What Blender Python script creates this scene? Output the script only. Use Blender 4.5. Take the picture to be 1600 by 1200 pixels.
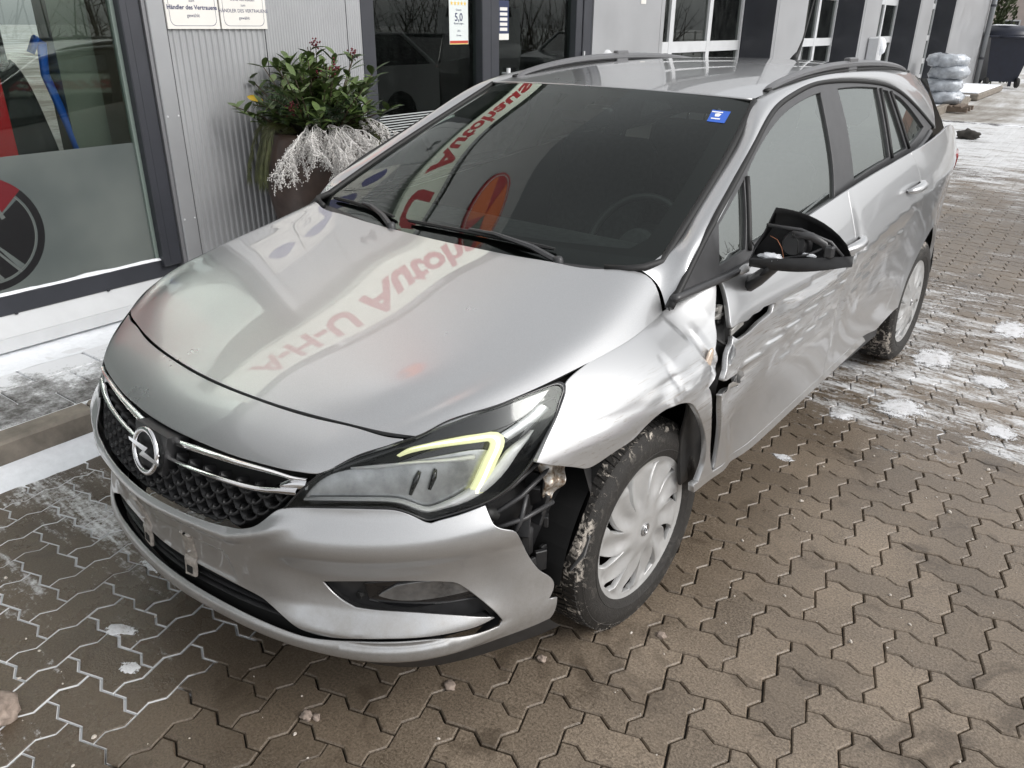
import bpy, bmesh, math, random
import numpy as np
from mathutils import Vector, Matrix
from mathutils.geometry import delaunay_2d_cdt

for o in list(bpy.data.objects):
    bpy.data.objects.remove(o, do_unlink=True)
scene = bpy.context.scene
C = scene.collection
R = math.radians

# ---------------------------------------------------------------- camera
cam_d = bpy.data.cameras.new('camera'); cam_o = bpy.data.objects.new('camera', cam_d); C.objects.link(cam_o)
cam_d.sensor_width = 36.0; cam_d.lens = 1233.944/1600*36.0; cam_d.clip_start = .05; cam_d.clip_end = 800
_r = Vector((0.769154, 0.639011, 0.008132)); _u = Vector((-0.271013, 0.314632, 0.909703)); _f = Vector((-0.578752, 0.701905, -0.415181))
m = Matrix((_r, _u, -_f)).transposed().to_4x4(); m.translation = Vector((1.7221, -1.6854, 1.6177))
cam_o.matrix_world = m
scene.camera = cam_o

# ---------------------------------------------------------------- sky and sun (overcast winter day)
w = bpy.data.worlds.new('World'); scene.world = w; w.use_nodes = True
nt = w.node_tree; bg = nt.nodes['Background']
sky = nt.nodes.new('ShaderNodeTexSky'); sky.sky_type = 'NISHITA'; sky.sun_disc = False
SUN_EL, SUN_ROT = R(38), R(75)
sky.sun_elevation = SUN_EL; sky.sun_rotation = SUN_ROT; sky.dust_density = 4.0; sky.air_density = 1.0
hs = nt.nodes.new('ShaderNodeHueSaturation'); hs.inputs['Saturation'].default_value = .10
nt.links.new(sky.outputs[0], hs.inputs['Color']); 
cl = nt.nodes.new('ShaderNodeMix'); cl.data_type = 'RGBA'; cl.inputs[0].default_value = .6; cl.inputs[7].default_value = (1.75, 1.78, 1.84, 1)   # cloud deck over the clear sky
nt.links.new(hs.outputs[0], cl.inputs[6]); nt.links.new(cl.outputs[2], bg.inputs['Color'])
bg.inputs['Strength'].default_value = .15
sd = bpy.data.lights.new('sun', 'SUN'); sd.energy = .5; sd.angle = R(25); sd.color = (1, .97, .93)
so = bpy.data.objects.new('sun', sd); C.objects.link(so)
so.rotation_euler = Vector((math.sin(SUN_ROT)*math.cos(SUN_EL), math.cos(SUN_ROT)*math.cos(SUN_EL), math.sin(SUN_EL))).to_track_quat('Z', 'Y').to_euler()
vs = scene.view_settings
vs.view_transform = 'Standard'; vs.look = 'None'; vs.gamma = 1; vs.exposure = 1.25
scene.cycles.max_bounces = 8; scene.cycles.transparent_max_bounces = 16
scene.cycles.use_denoising = True
# ---------------------------------------------------------------- materials
MATS = {}
def _noise(nt, scale, detail=4, rough=.55, coord='Object', dist=0, vec=None):
    tc = nt.nodes.new('ShaderNodeTexCoord'); n = nt.nodes.new('ShaderNodeTexNoise')
    n.inputs['Scale'].default_value = scale; n.inputs['Detail'].default_value = detail
    n.inputs['Roughness'].default_value = rough; n.inputs['Distortion'].default_value = dist
    if coord == 'World':
        g = nt.nodes.new('ShaderNodeNewGeometry'); src = g.outputs['Position']
    else: src = tc.outputs[coord]
    if vec is not None:
        mp = nt.nodes.new('ShaderNodeMapping'); mp.inputs['Scale'].default_value = vec[0]
        if len(vec) > 1: mp.inputs['Rotation'].default_value = vec[1]
        nt.links.new(src, mp.inputs['Vector']); src = mp.outputs[0]
    nt.links.new(src, n.inputs['Vector'])
    return n.outputs['Fac']
def _ramp(nt, fac, stops):
    r = nt.nodes.new('ShaderNodeValToRGB'); e = r.color_ramp.elements
    while len(e) < len(stops): e.new(.5)
    for k, (p, c) in enumerate(stops):
        e[k].position = p; e[k].color = (c, c, c, 1) if isinstance(c, (int, float)) else (*c, 1)
    nt.links.new(fac, r.inputs['Fac']); return r.outputs['Color']
def _mix(nt, fac, a, b, mode='MIX'):
    n = nt.nodes.new('ShaderNodeMix'); n.data_type = 'RGBA'; n.blend_type = mode
    for s, v in ((n.inputs[0], fac), (n.inputs[6], a), (n.inputs[7], b)):
        if hasattr(v, 'is_linked') or hasattr(v, 'links'): nt.links.new(v, s)
        elif isinstance(v, (int, float)): s.default_value = v if s == n.inputs[0] else (v, v, v, 1)
        else: s.default_value = (*v, 1)
    return n.outputs[2]
def _math(nt, op, a, b=None):
    n = nt.nodes.new('ShaderNodeMath'); n.operation = op; n.use_clamp = False
    for s, v in zip(n.inputs, (a, b)):
        if v is None: continue
        if isinstance(v, (int, float)): s.default_value = v
        else: nt.links.new(v, s)
    return n.outputs[0]
def _bump(nt, p, h, strength=.2, dist=.002):
    b = nt.nodes.new('ShaderNodeBump'); b.inputs['Strength'].default_value = strength; b.inputs['Distance'].default_value = dist
    nt.links.new(h, b.inputs['Height']); nt.links.new(b.outputs[0], p.inputs['Normal'])
def mat(name, col, rough=.5, metal=0., var=0., vscale=8., bump=0., bscale=60., bdist=.002, coat=0., coat_r=.03, emit=None, estr=0., spec=None, rvar=0., sheen=None, vcoord='Object', vvec=None):
    if name in MATS: return MATS[name]
    m = bpy.data.materials.new(name); m.use_nodes = True; nt = m.node_tree; p = nt.nodes['Principled BSDF']
    p.inputs['Base Color'].default_value = (*col, 1); p.inputs['Roughness'].default_value = rough; p.inputs['Metallic'].default_value = metal
    if coat: p.inputs['Coat Weight'].default_value = coat; p.inputs['Coat Roughness'].default_value = coat_r
    if spec is not None: p.inputs['Specular IOR Level'].default_value = spec
    if var:
        f = _noise(nt, vscale, 5, .6, vcoord, vec=vvec)
        c = _ramp(nt, f, [(.3, tuple(max(0, x*(1-var)) for x in col)), (.7, tuple(min(1, x*(1+var)) for x in col))])
        nt.links.new(c, p.inputs['Base Color'])
        if rvar:
            nt.links.new(_ramp(nt, f, [(.3, max(0, rough-rvar)), (.7, min(1, rough+rvar))]), p.inputs['Roughness'])
    if bump: _bump(nt, p, _noise(nt, bscale, 6, .65, vcoord), bump, bdist)
    if emit: p.inputs['Emission Color'].default_value = (*emit, 1); p.inputs['Emission Strength'].default_value = estr
    m.node_tree.nodes['Principled BSDF']
    MATS[name] = m; return m
def glassmat(name, tint, fres=1.45, rough=.0, dirt=0., film=False):
    """thin pane: Fresnel reflection over a tinted see-through sheet"""
    if name in MATS: return MATS[name]
    m = bpy.data.materials.new(name); m.use_nodes = True; nt = m.node_tree; nt.nodes.clear()
    out = nt.nodes.new('ShaderNodeOutputMaterial'); mx = nt.nodes.new('ShaderNodeMixShader')
    tr = nt.nodes.new('ShaderNodeBsdfTransparent'); tr.inputs['Color'].default_value = (*tint, 1)
    gl = nt.nodes.new('ShaderNodeBsdfGlossy'); gl.inputs['Roughness'].default_value = rough; gl.inputs['Color'].default_value = (.95, 1, .97, 1)
    fr = nt.nodes.new('ShaderNodeFresnel'); fr.inputs['IOR'].default_value = fres
    nt.links.new(fr.outputs[0], mx.inputs[0]); nt.links.new(tr.outputs[0], mx.inputs[1]); nt.links.new(gl.outputs[0], mx.inputs[2])
    last = mx.outputs[0]
    if dirt:
        df = nt.nodes.new('ShaderNodeBsdfDiffuse'); df.inputs['Color'].default_value = (.58, .62, .60, 1)
        m2 = nt.nodes.new('ShaderNodeMixShader')
        f = _noise(nt, 9, 8, .7, vec=((1, 1, .35),))
        f2 = _noise(nt, 160, 2, .5)
        if film: f = _math(nt, 'ADD', .62, _math(nt, 'MULTIPLY', _noise(nt, 2.2, 3, .5), .25))
        k = _math(nt, 'ADD', _math(nt, 'MULTIPLY', _ramp(nt, f, [(.4, 0), (.8, 1)]), dirt), _math(nt, 'MULTIPLY', _ramp(nt, f2, [(.66, 0), (.72, 1)]), dirt*(.5 if film else 2)))
        nt.links.new(k, m2.inputs[0]); nt.links.new(last, m2.inputs[1]); nt.links.new(df.outputs[0], m2.inputs[2]); last = m2.outputs[0]
    nt.links.new(last, out.inputs[0]); MATS[name] = m; return m

# ---------------------------------------------------------------- objects
def link(name, me, mat_=None, parent=None, loc=None, rot=None):
    o = bpy.data.objects.new(name, me); C.objects.link(o)
    if mat_ is not None and me is not None and not me.materials: me.materials.append(mat_)
    if parent is not None: o.parent = parent
    if loc is not None: o.location = loc
    if rot is not None: o.rotation_euler = rot
    return o
def tag(o, label, cat, group=None, kind=None):
    if label: o['label'] = label
    if cat: o['category'] = cat
    if group: o['group'] = group
    if kind: o['kind'] = kind
    return o
def empty(name, loc, label=None, cat=None, group=None, rot=None, parent=None):
    o = bpy.data.objects.new(name, None); C.objects.link(o); o.location = loc; o.empty_display_size = .2
    if rot is not None: o.rotation_euler = rot
    if parent is not None: o.parent = parent
    return tag(o, label, cat, group)
def pymesh(name, V, F, smooth=True, normals=None):
    me = bpy.data.meshes.new(name); me.from_pydata([tuple(map(float, v)) for v in V], [], [tuple(int(i) for i in f) for f in F])
    if smooth: me.polygons.foreach_set('use_smooth', [True]*len(me.polygons))
    me.update()
    if normals is not None: me.normals_split_custom_set_from_vertices([tuple(map(float, n)) for n in normals])
    return me
class MB:
    """collects simple solids into one mesh"""
    def __init__(s): s.V = []; s.F = []
    def add(s, V, F):
        k = len(s.V); s.V += [tuple(v) for v in V]; s.F += [tuple(i+k for i in f) for f in F]; return s
    def box(s, x0, x1, y0, y1, z0, z1, M=None, ch=0.):
        if ch > 0:
            c = ch; V = []
            for (x, xs) in ((x0, 1), (x1, -1)):
                for (y, ys) in ((y0, 1), (y1, -1)):
                    for (z, zs) in ((z0, 1), (z1, -1)):
                        V += [(x, y+ys*c, z+zs*c), (x+xs*c, y, z+zs*c), (x+xs*c, y+ys*c, z)]
            bm = bmesh.new(); vs_ = [bm.verts.new(v) for v in V]; r = bmesh.ops.convex_hull(bm, input=vs_)
            bm.verts.index_update(); V = [v.co.copy() for v in bm.verts]; F = [[v.index for v in f.verts] for f in bm.faces]; bm.free()
        else:
            V = [(x, y, z) for x in (x0, x1) for y in (y0, y1) for z in (z0, z1)]
            F = [(0, 1, 3, 2), (4, 6, 7, 5), (0, 4, 5, 1), (2, 3, 7, 6), (0, 2, 6, 4), (1, 5, 7, 3)]
        if M is not None: V = [M @ Vector(v) for v in V]
        return s.add(V, F)
    def tube(s, pts, r, n=8, cap=True, flat=None):
        pts = [Vector(p) for p in pts]; V = []; F = []
        rr = r if isinstance(r, (list, tuple)) else [r]*len(pts)
        up = None
        for i, p in enumerate(pts):
            d = (pts[min(i+1, len(pts)-1)]-pts[max(i-1, 0)])
            if d.length < 1e-9: d = Vector((0, 0, 1))
            d.normalize()
            if up is None: up = Vector((0, 0, 1)) if abs(d.z) < .9 else Vector((1, 0, 0))
            a = d.cross(up).normalized(); b = a.cross(d).normalized(); up = b
            for k in range(n):
                t = 2*math.pi*k/n; q = p+a*math.cos(t)*rr[i]+b*math.sin(t)*rr[i]*(flat or 1); V.append(q)
        for i in range(len(pts)-1):
            for k in range(n):
                F.append((i*n+k, i*n+(k+1) % n, (i+1)*n+(k+1) % n, (i+1)*n+k))
        if cap: F += [tuple(range(n))[::-1], tuple((len(pts)-1)*n+k for k in range(n))]
        return s.add(V, F)
    def lathe(s, prof, n=24, M=None, closed=False):
        V = []; F = []
        for (r, z) in prof:
            for k in range(n): t = 2*math.pi*k/n; V.append((r*math.cos(t), r*math.sin(t), z))
        m = len(prof)
        for i in range(m if closed else m-1):
            j = (i+1) % m
            for k in range(n): F.append((i*n+k, i*n+(k+1) % n, j*n+(k+1) % n, j*n+k))
        if M is not None: V = [M @ Vector(v) for v in V]
        return s.add(V, F)
    def prism(s, poly, z0, z1, M=None):
        n = len(poly); V = [(x, y, z0) for x, y in poly]+[(x, y, z1) for x, y in poly]
        F = [tuple(range(n))[::-1], tuple(range(n, 2*n))]+[(k, (k+1) % n, n+(k+1) % n, n+k) for k in range(n)]
        if M is not None: V = [M @ Vector(v) for v in V]
        return s.add(V, F)
    def build(s, name, m_, parent=None, smooth=False, loc=None, rot=None, angle=None):
        me = pymesh(name, s.V, s.F, False)
        bm = bmesh.new(); bm.from_mesh(me); bmesh.ops.recalc_face_normals(bm, faces=bm.faces[:]); bm.to_mesh(me); bm.free()
        if smooth or angle:
            me.polygons.foreach_set('use_smooth', [True]*len(me.polygons))
            if angle: me.set_sharp_from_angle(angle=R(angle))
        return link(name, me, m_, parent, loc, rot)

def text_mesh(body, size, name='lettering', extrude=.0, bold=0., align='CENTER', sx=1.):
    cu = bpy.data.curves.new(name, 'FONT'); cu.body = body; cu.size = size; cu.align_x = align; cu.align_y = 'CENTER'
    cu.extrude = extrude; cu.offset = bold; cu.resolution_u = 3
    t = bpy.data.objects.new(name, cu); C.objects.link(t); t.scale.x = sx
    dg = bpy.context.evaluated_depsgraph_get(); me = bpy.data.meshes.new_from_object(t.evaluated_get(dg))
    bpy.data.objects.remove(t, do_unlink=True); bpy.data.curves.remove(cu)
    if sx != 1.:
        for v in me.vertices: v.co.x *= sx
    return me

# ---------------------------------------------------------------- trimmed surface panels
def densify(pts, step, closed=True, corner=38):
    """spline through the outline, corners kept"""
    P = np.array(pts, float); n = len(P)
    def ang(i):
        a = P[i]-P[i-1]; b = P[(i+1) % n]-P[i]
        return math.degrees(math.acos(max(-1, min(1, a@b/(np.linalg.norm(a)*np.linalg.norm(b)+1e-12)))))
    cor = [i for i in range(n) if (ang(i) > corner or (not closed and i in (0, n-1)))]
    if not cor: cor = [0]
    out = []
    segs = []
    for a, b in zip(cor, cor[1:]+([cor[0]+n] if closed else [])):
        segs.append([P[k % n] for k in range(a, b+1)])
    for s in segs:
        s = np.array(s); d = np.r_[0, np.cumsum(np.linalg.norm(np.diff(s, axis=0), axis=1)**.5)]
        L = np.linalg.norm(np.diff(s, axis=0), axis=1).sum(); k = max(1, int(L/step))
        t = np.linspace(0, d[-1], k+1)[:-1]
        out += list(nspl(d, s)(t)) if len(s) > 2 else [s[0]+(s[-1]-s[0])*q for q in t/d[-1]]
    if not closed: out.append(P[-1])
    return np.array(out)
def inside(poly, pts):
    x, y = pts[:, 0], pts[:, 1]; r = np.zeros(len(pts), bool); n = len(poly)
    for i in range(n):
        x1, y1 = poly[i]; x2, y2 = poly[i-1]
        if y1 == y2: continue
        c = (y1 > y) != (y2 > y)
        r ^= c & (x < (x2-x1)*(y-y1)/(y2-y1)+x1)
    return r
def near_poly(poly, pts, d):
    r = np.zeros(len(pts), bool); n = len(poly)
    for i in range(n):
        a = poly[i-1]; b = poly[i]; ab = b-a; L = ab@ab
        t = np.clip(((pts-a)@ab)/(L+1e-12), 0, 1); q = a+t[:, None]*ab
        r |= ((pts-q)**2).sum(1) < d*d
    return r
def snormal(S, u, v, sgn=1., e=2e-3):
    a = S(u+e, v)-S(u-e, v); b = S(u, v+e)-S(u, v-e); n = np.cross(a, b)*sgn
    return n/(np.linalg.norm(n, axis=1)[:, None]+1e-12)
def trim(name, S, outer, m_, parent, holes=(), h=.02, sgn=1., mx=False, thick=.010, off=0., flange=True, dens=True, corner=38, loose=False):
    """panel cut from surface S by a 2-D outline; edges folded inwards. mx mirrors it to the other side."""
    outs = [densify(outer, h*.7, True, corner) if dens else np.array(outer, float)]+[densify(x, h*.6, True, corner) if dens else np.array(x, float) for x in holes]
    lo = outs[0].min(0); hi = outs[0].max(0)
    gx, gy = np.meshgrid(np.arange(lo[0]+h/2, hi[0], h), np.arange(lo[1]+h/2, hi[1], h)); gx = gx.copy(); gx[1::2] += h/2
    G = np.c_[gx.ravel(), gy.ravel()]
    k = inside(outs[0], G) & ~near_poly(outs[0], G, h*.45)
    for x in outs[1:]: k &= ~inside(x, G) & ~near_poly(x, G, h*.45)
    G = G[k]
    pts = []; edges = []
    for x in outs:
        b = len(pts); pts += [Vector(p) for p in x]; n = len(x); edges += [(b+i, b+(i+1) % n) for i in range(n)]
    pts += [Vector(p) for p in G]
    vo, eo, fo, ov, oe, of = delaunay_2d_cdt(pts, edges, [], 0, 1e-7)
    V2 = np.array([tuple(v) for v in vo]); F = np.array([tuple(f) for f in fo if len(f) == 3])
    cen = V2[F].mean(1); ok = inside(outs[0], cen)
    for x in outs[1:]: ok &= ~inside(x, cen)
    F = F[ok]
    N = snormal(S, V2[:, 0], V2[:, 1], sgn); P = S(V2[:, 0], V2[:, 1])+N*off
    # consistent winding
    fn = np.cross(P[F[:, 1]]-P[F[:, 0]], P[F[:, 2]]-P[F[:, 0]]); bad = (fn*N[F].mean(1)).sum(1) < 0
    F[bad] = F[bad][:, ::-1]
    V = P; NN = N; FF = [tuple(f) for f in F]
    if flange:
        cnt = {}
        for f in FF:
            for a, b in ((f[0], f[1]), (f[1], f[2]), (f[2], f[0])): cnt[(a, b)] = 1
        bd = [(a, b) for (a, b) in cnt if (b, a) not in cnt]
        nv = []; nn = []; idx = {}
        acc = {}
        for a, b in bd:
            t = P[b]-P[a]; o_ = np.cross(t, N[a]); o_ /= np.linalg.norm(o_)+1e-12
            acc.setdefault(a, []).append(o_); acc.setdefault(b, []).append(o_)
        base = len(P)
        for vtx, l in acc.items():
            o_ = np.mean(l, 0); o_ /= np.linalg.norm(o_)+1e-12
            idx[vtx] = base+len(nv)
            nv += [P[vtx], P[vtx]-N[vtx]*.0025+o_*.0022, P[vtx]-N[vtx]*thick+o_*.0015]; nn += [N[vtx], (o_+N[vtx]*.3), o_]
        for a, b in bd:
            i, j = idx[a], idx[b]
            FF += [(j, i, i+1, j+1), (j+1, i+1, i+2, j+2)]
        V = np.r_[P, np.array(nv)]; NN = np.r_[N, np.array(nn)]
    if mx:
        V = V*[-1, 1, 1]; NN = NN*[-1, 1, 1]; FF = [tuple(f[::-1]) for f in FF]
    NN = NN/(np.linalg.norm(NN, axis=1)[:, None]+1e-12)
    me = pymesh(name, V, FF, True, NN)
    return link(name, me, m_, parent)
def sheet(name, S, us, vs_, m_, parent, sgn=1., mx=False, off=0.):
    U, V = np.meshgrid(us, vs_); nu, nv = len(us), len(vs_)
    N = snormal(S, U.ravel(), V.ravel(), sgn); P = S(U.ravel(), V.ravel())+N*off
    F = [(j*nu+i, j*nu+i+1, (j+1)*nu+i+1, (j+1)*nu+i) for j in range(nv-1) for i in range(nu-1)]
    fn = np.cross(P[F[0][1]]-P[F[0][0]], P[F[0][2]]-P[F[0][0]])
    if fn@N[F[0][0]] < 0: F = [f[::-1] for f in F]
    if mx: P = P*[-1, 1, 1]; N = N*[-1, 1, 1]; F = [f[::-1] for f in F]
    return link(name, pymesh(name, P, F, True, N), m_, parent)

def lump(name, c, rx, ry, rz, m_, parent, seed, sub=2, amp=.35, freq=2.2):
    from mathutils import noise as _n
    bm = bmesh.new(); bmesh.ops.create_icosphere(bm, subdivisions=sub, radius=1)
    for v in bm.verts:
        d = 1+amp*_n.noise(v.co*freq+Vector((seed*7.1, seed*3.3, seed))); v.co = Vector((v.co.x*rx*d, v.co.y*ry*d, v.co.z*rz*d))
    me = bpy.data.meshes.new(name); bm.to_mesh(me); bm.free(); me.polygons.foreach_set('use_smooth', [True]*len(me.polygons))
    return link(name, me, m_, parent, loc=c)
M_SNOW = mat('snow', (.80, .82, .85), .75, var=.06, vscale=30, bump=.35, bscale=90, bdist=.004)
# ---------------------------------------------------------------- surfaces
def nspl(t, V):
    """natural cubic spline through V at knots t -> evaluator"""
    t = np.asarray(t, float); V = np.asarray(V, float); n = len(t)
    sh = V.shape[1:]; V2 = V.reshape(n, -1)
    h = np.diff(t); A = np.zeros((n, n)); r = np.zeros_like(V2); A[0, 0] = A[-1, -1] = 1
    for i in range(1, n-1):
        A[i, i-1] = h[i-1]; A[i, i] = 2*(h[i-1]+h[i]); A[i, i+1] = h[i]
        r[i] = 6*((V2[i+1]-V2[i])/h[i]-(V2[i]-V2[i-1])/h[i-1])
    M = np.linalg.solve(A, r)
    def ev(x):
        x = np.asarray(x, float); i = np.clip(np.searchsorted(t, x, side='right')-1, 0, n-2)
        hh = h[i][..., None]; a = (t[i+1]-x)[..., None]/hh; b = (x-t[i])[..., None]/hh
        o = a*V2[i]+b*V2[i+1]+((a**3-a)*M[i]+(b**3-b)*M[i+1])*hh**2/6
        return o.reshape(x.shape+sh)
    return ev

class Grid:
    """tensor-product spline surface, rows over v, columns over u; mirror=True makes it even in u"""
    def __init__(s, u, v, P, mirror=False):
        P = np.array(P, float); u = np.array(u, float); v = np.array(v, float)
        if mirror:
            Q = P[:, :0:-1].copy(); Q[..., 0] *= -1
            P = np.concatenate([Q, P], 1); u = np.concatenate([-u[:0:-1], u])
        s.u, s.v, s.P = u, v, P
        s.rows = [nspl(u, P[j]) for j in range(len(v))]
    def __call__(s, u, v):
        u = np.atleast_1d(np.asarray(u, float)); v = np.atleast_1d(np.asarray(v, float))
        R = np.stack([r(u) for r in s.rows])            # (nv, N, 3)
        t = s.v; n = len(t); h = np.diff(t)
        if not hasattr(s, 'MI'):
            A = np.zeros((n, n)); B = np.zeros((n, n)); A[0, 0] = A[-1, -1] = 1
            for i in range(1, n-1):
                A[i, i-1] = h[i-1]; A[i, i] = 2*(h[i-1]+h[i]); A[i, i+1] = h[i]
                B[i, i-1] = 6/h[i-1]; B[i, i] = -6/h[i]-6/h[i-1]; B[i, i+1] = 6/h[i]
            s.MI = np.linalg.solve(A, B)
        M = np.einsum('ij,jnk->ink', s.MI, R)
        i = np.clip(np.searchsorted(t, v, side='right')-1, 0, n-2); k = np.arange(len(u))
        hh = h[i][:, None]; a = (t[i+1]-v)[:, None]/hh; b = (v-t[i])[:, None]/hh
        return a*R[i, k]+b*R[i+1, k]+((a**3-a)*M[i, k]+(b**3-b)*M[i+1, k])*hh**2/6

def sstep(a, b, x):
    t = np.clip((np.asarray(x, float)-a)/(b-a), 0, 1); return t*t*(3-2*t)
def bump(x, c, w):
    return np.exp(-((np.asarray(x, float)-c)/w)**2)

# front fascia: u = half-width station, v = level from the bonnet shut line down to the chin
FU = [0, .2, .4, .5, .62, .72, .80, .86]
FV = [0, .10, .22, .30, .36, .42, .50, .58, .64, .70]
FP = [
 [(0,-.789,.811),(.2,-.777,.812),(.4,-.744,.813),(.5,-.717,.813),(.62,-.672,.815),(.695,-.555,.850),(.745,-.43,.873),(.772,-.31,.893)],
 [(0,-.895,.755),(.2,-.88,.756),(.4,-.842,.760),(.5,-.806,.766),(.64,-.705,.768),(.74,-.565,.785),(.797,-.43,.80),(.825,-.31,.812)],
 [(0,-.965,.650),(.2,-.948,.650),(.4,-.900,.655),(.5,-.855,.660),(.655,-.735,.665),(.765,-.575,.675),(.825,-.43,.69),(.852,-.31,.70)],
 [(0,-.994,.575),(.2,-.975,.576),(.4,-.925,.580),(.51,-.872,.585),(.668,-.750,.590),(.782,-.585,.60),(.840,-.43,.61),(.866,-.31,.62)],
 [(0,-.990,.535),(.2,-.970,.535),(.4,-.920,.535),(.51,-.868,.535),(.668,-.748,.54),(.783,-.585,.545),(.842,-.43,.55),(.869,-.31,.56)],
 [(0,-.978,.490),(.2,-.960,.490),(.4,-.910,.490),(.505,-.860,.490),(.664,-.742,.49),(.780,-.58,.495),(.841,-.43,.50),(.869,-.31,.51)],
 [(0,-.968,.430),(.2,-.950,.430),(.4,-.902,.430),(.50,-.852,.430),(.660,-.738,.43),(.776,-.575,.435),(.838,-.43,.44),(.868,-.31,.45)],
 [(0,-.968,.375),(.2,-.951,.375),(.4,-.906,.375),(.50,-.860,.370),(.664,-.748,.37),(.776,-.578,.375),(.836,-.43,.38),(.866,-.31,.39)],
 [(0,-.972,.330),(.2,-.956,.330),(.4,-.912,.325),(.506,-.868,.320),(.668,-.755,.32),(.776,-.58,.325),(.834,-.43,.33),(.862,-.31,.34)],
 [(0,-.955,.285),(.2,-.940,.285),(.4,-.898,.280),(.50,-.855,.275),(.660,-.745,.27),(.765,-.57,.275),(.822,-.43,.28),(.852,-.31,.29)]]
FAS = Grid(FU, FV, FP, mirror=True)

# bonnet: u = lateral fraction, v = 0 shut line .. 1 windscreen base
HU = [0, .25, .42, .62, .80, .88, .95, 1.0]
HV = [0, .18, .40, .62, .82, 1.0]
def _hrow(y0, ye, ze, xe, zc, zr, zs, bow):
    # centre y, edge y, edge z, edge x, centre z, ridge z, shoulder z
    xs = np.array(HU)*xe; r = []
    zz = [zc, (zc*.45+zr*.55), zr, zr*.5+zs*.5+.004, zs, zs-.006, zs*.52+ze*.48+.004, ze]
    for k, x in enumerate(xs):
        fr = HU[k]; r.append((x, y0+(ye-y0)*fr**bow, zz[k]))
    return r
HP = [
 [(0,-.789,.811),(.155,-.782,.8115),(.26,-.770,.812),(.385,-.747,.813),(.496,-.718,.813),(.546,-.704,.8135),(.589,-.688,.8145),(.62,-.672,.815)],
 _hrow(-.665,-.56,.848,.692,.858,.860,.866,2.2),
 _hrow(-.487,-.41,.874,.748,.908,.911,.909,2.2),
 _hrow(-.300,-.235,.892,.778,.950,.953,.946,2.2),
 _hrow(-.128,-.07,.905,.788,.985,.988,.981,2.2),
 [(0,.012,1.010),(.19,.014,1.012),(.32,.018,1.014),(.47,.027,1.018),(.60,.050,1.021),(.678,.090,1.022),(.735,.110,.985),(.775,.085,.922)]]
HOOD = Grid(HU, HV, HP, mirror=True)

# windscreen
WU = [0, .25, .5, .75, .9, 1.0]
WV = [0, .33, .66, 1.0]
WP = [
 [(0,.055,1.020),(.18,.062,1.020),(.36,.084,1.019),(.53,.112,1.019),(.63,.133,1.019),(.705,.152,1.020)],
 [(0,.270,1.143),(.17,.278,1.143),(.34,.302,1.144),(.50,.348,1.147),(.60,.392,1.149),(.668,.435,1.152)],
 [(0,.535,1.286),(.16,.543,1.286),(.32,.567,1.285),(.47,.613,1.282),(.56,.655,1.278),(.622,.708,1.274)],
 [(0,.865,1.412),(.145,.869,1.411),(.29,.882,1.408),(.425,.908,1.402),(.51,.933,1.396),(.567,.955,1.389)]]
WS = Grid(WU, WV, WP, mirror=True)

# roof: u = lateral fraction, v = y station
RU = [0, .3, .6, .85, 1.0]
_ry = [.87, 1.10, 1.5, 2.0, 2.5, 2.9, 3.20]
_rz = [1.412, 1.438, 1.470, 1.480, 1.465, 1.430, 1.385]
_re = [.567, .566, .570, .570, .562, .545, .52]
_rd = [.016, .020, .026, .030, .030, .028, .026]
RP = []
for y, z, e, d in zip(_ry, _rz, _re, _rd):
    yb = .085 if y < 1 else (.04 if y < 1.2 else 0)
    RP.append([(fr*e, y+yb*fr**2.2, z-d*fr**2.4) for fr in RU])
ROOF = Grid(RU, _ry, RP, mirror=True)

# body side, param (y, z)
_wy = [-.80, -.60, -.40, -.2, 0, .3, .7, 1.1, 1.5, 1.9, 2.3, 2.7, 3.0, 3.3, 3.6, 3.8]
_wx = [.745, .800, .853, .890, .902, .904, .905, .904, .900, .893, .878, .850, .812, .755, .675, .58]
WIDE = nspl(_wy, np.array(_wx)[:, None])
_cy = [-.8, -.4, 0, .4, .8, 1.2, 1.7, 2.2, 2.7, 3.2, 3.8]
_cz = [.72, .74, .755, .735, .765, .83, .90, .945, .965, .975, .98]
CREASE = nspl(_cy, np.array(_cz)[:, None])
def SIDE(y, z):
    y = np.atleast_1d(np.asarray(y, float)); z = np.atleast_1d(np.asarray(z, float))
    w = WIDE(y)[..., 0]; c = CREASE(y)[..., 0]
    dz = z-c
    up = np.clip(dz, 0, None); dn = np.clip(-dz, 0, None)
    x = w - .28*up - .45*up**2 - .010*(1-np.exp(-up/.02))*0
    x = x - 3.0*(1-sstep(.0, .40, y))*up**2
    # below the crease: tuck in, then flare out again to the sill
    L = np.clip(c-.24, .25, None); f = np.clip(dn/L, 0, 1.2)
    door = sstep(.15, .6, y)*(1-sstep(2.0, 2.5, y))
    x = x - (.010+.030*door)*np.sin(np.pi*np.clip(f, 0, 1))**1.0 - .020*f**2
    x = x - 1.1*np.clip(.30-z, 0, None)**1.3
    # wheel arch flares
    for y0, r0, zc in ((0., .36, .316), (2.66, .36, .316)):
        r = np.hypot(y-y0, z-zc); x = x + .012*bump(r, r0, .06)*(z > .2)
    return np.stack([x, y, z], -1)

# greenhouse side, param (y, z)
def GLASS(y, z):
    y = np.atleast_1d(np.asarray(y, float)); z = np.atleast_1d(np.asarray(z, float))
    w = WIDE(y)[..., 0]
    base = .800-.55*(.905-np.minimum(w, .905)) - .12*np.clip(.35-y, 0, None)
    h = z-1.0
    x = base - .36*h - .16*h*np.abs(h)
    x = x - .02*sstep(2.2, 3.3, y)
    return np.stack([x, y, z], -1)
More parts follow.
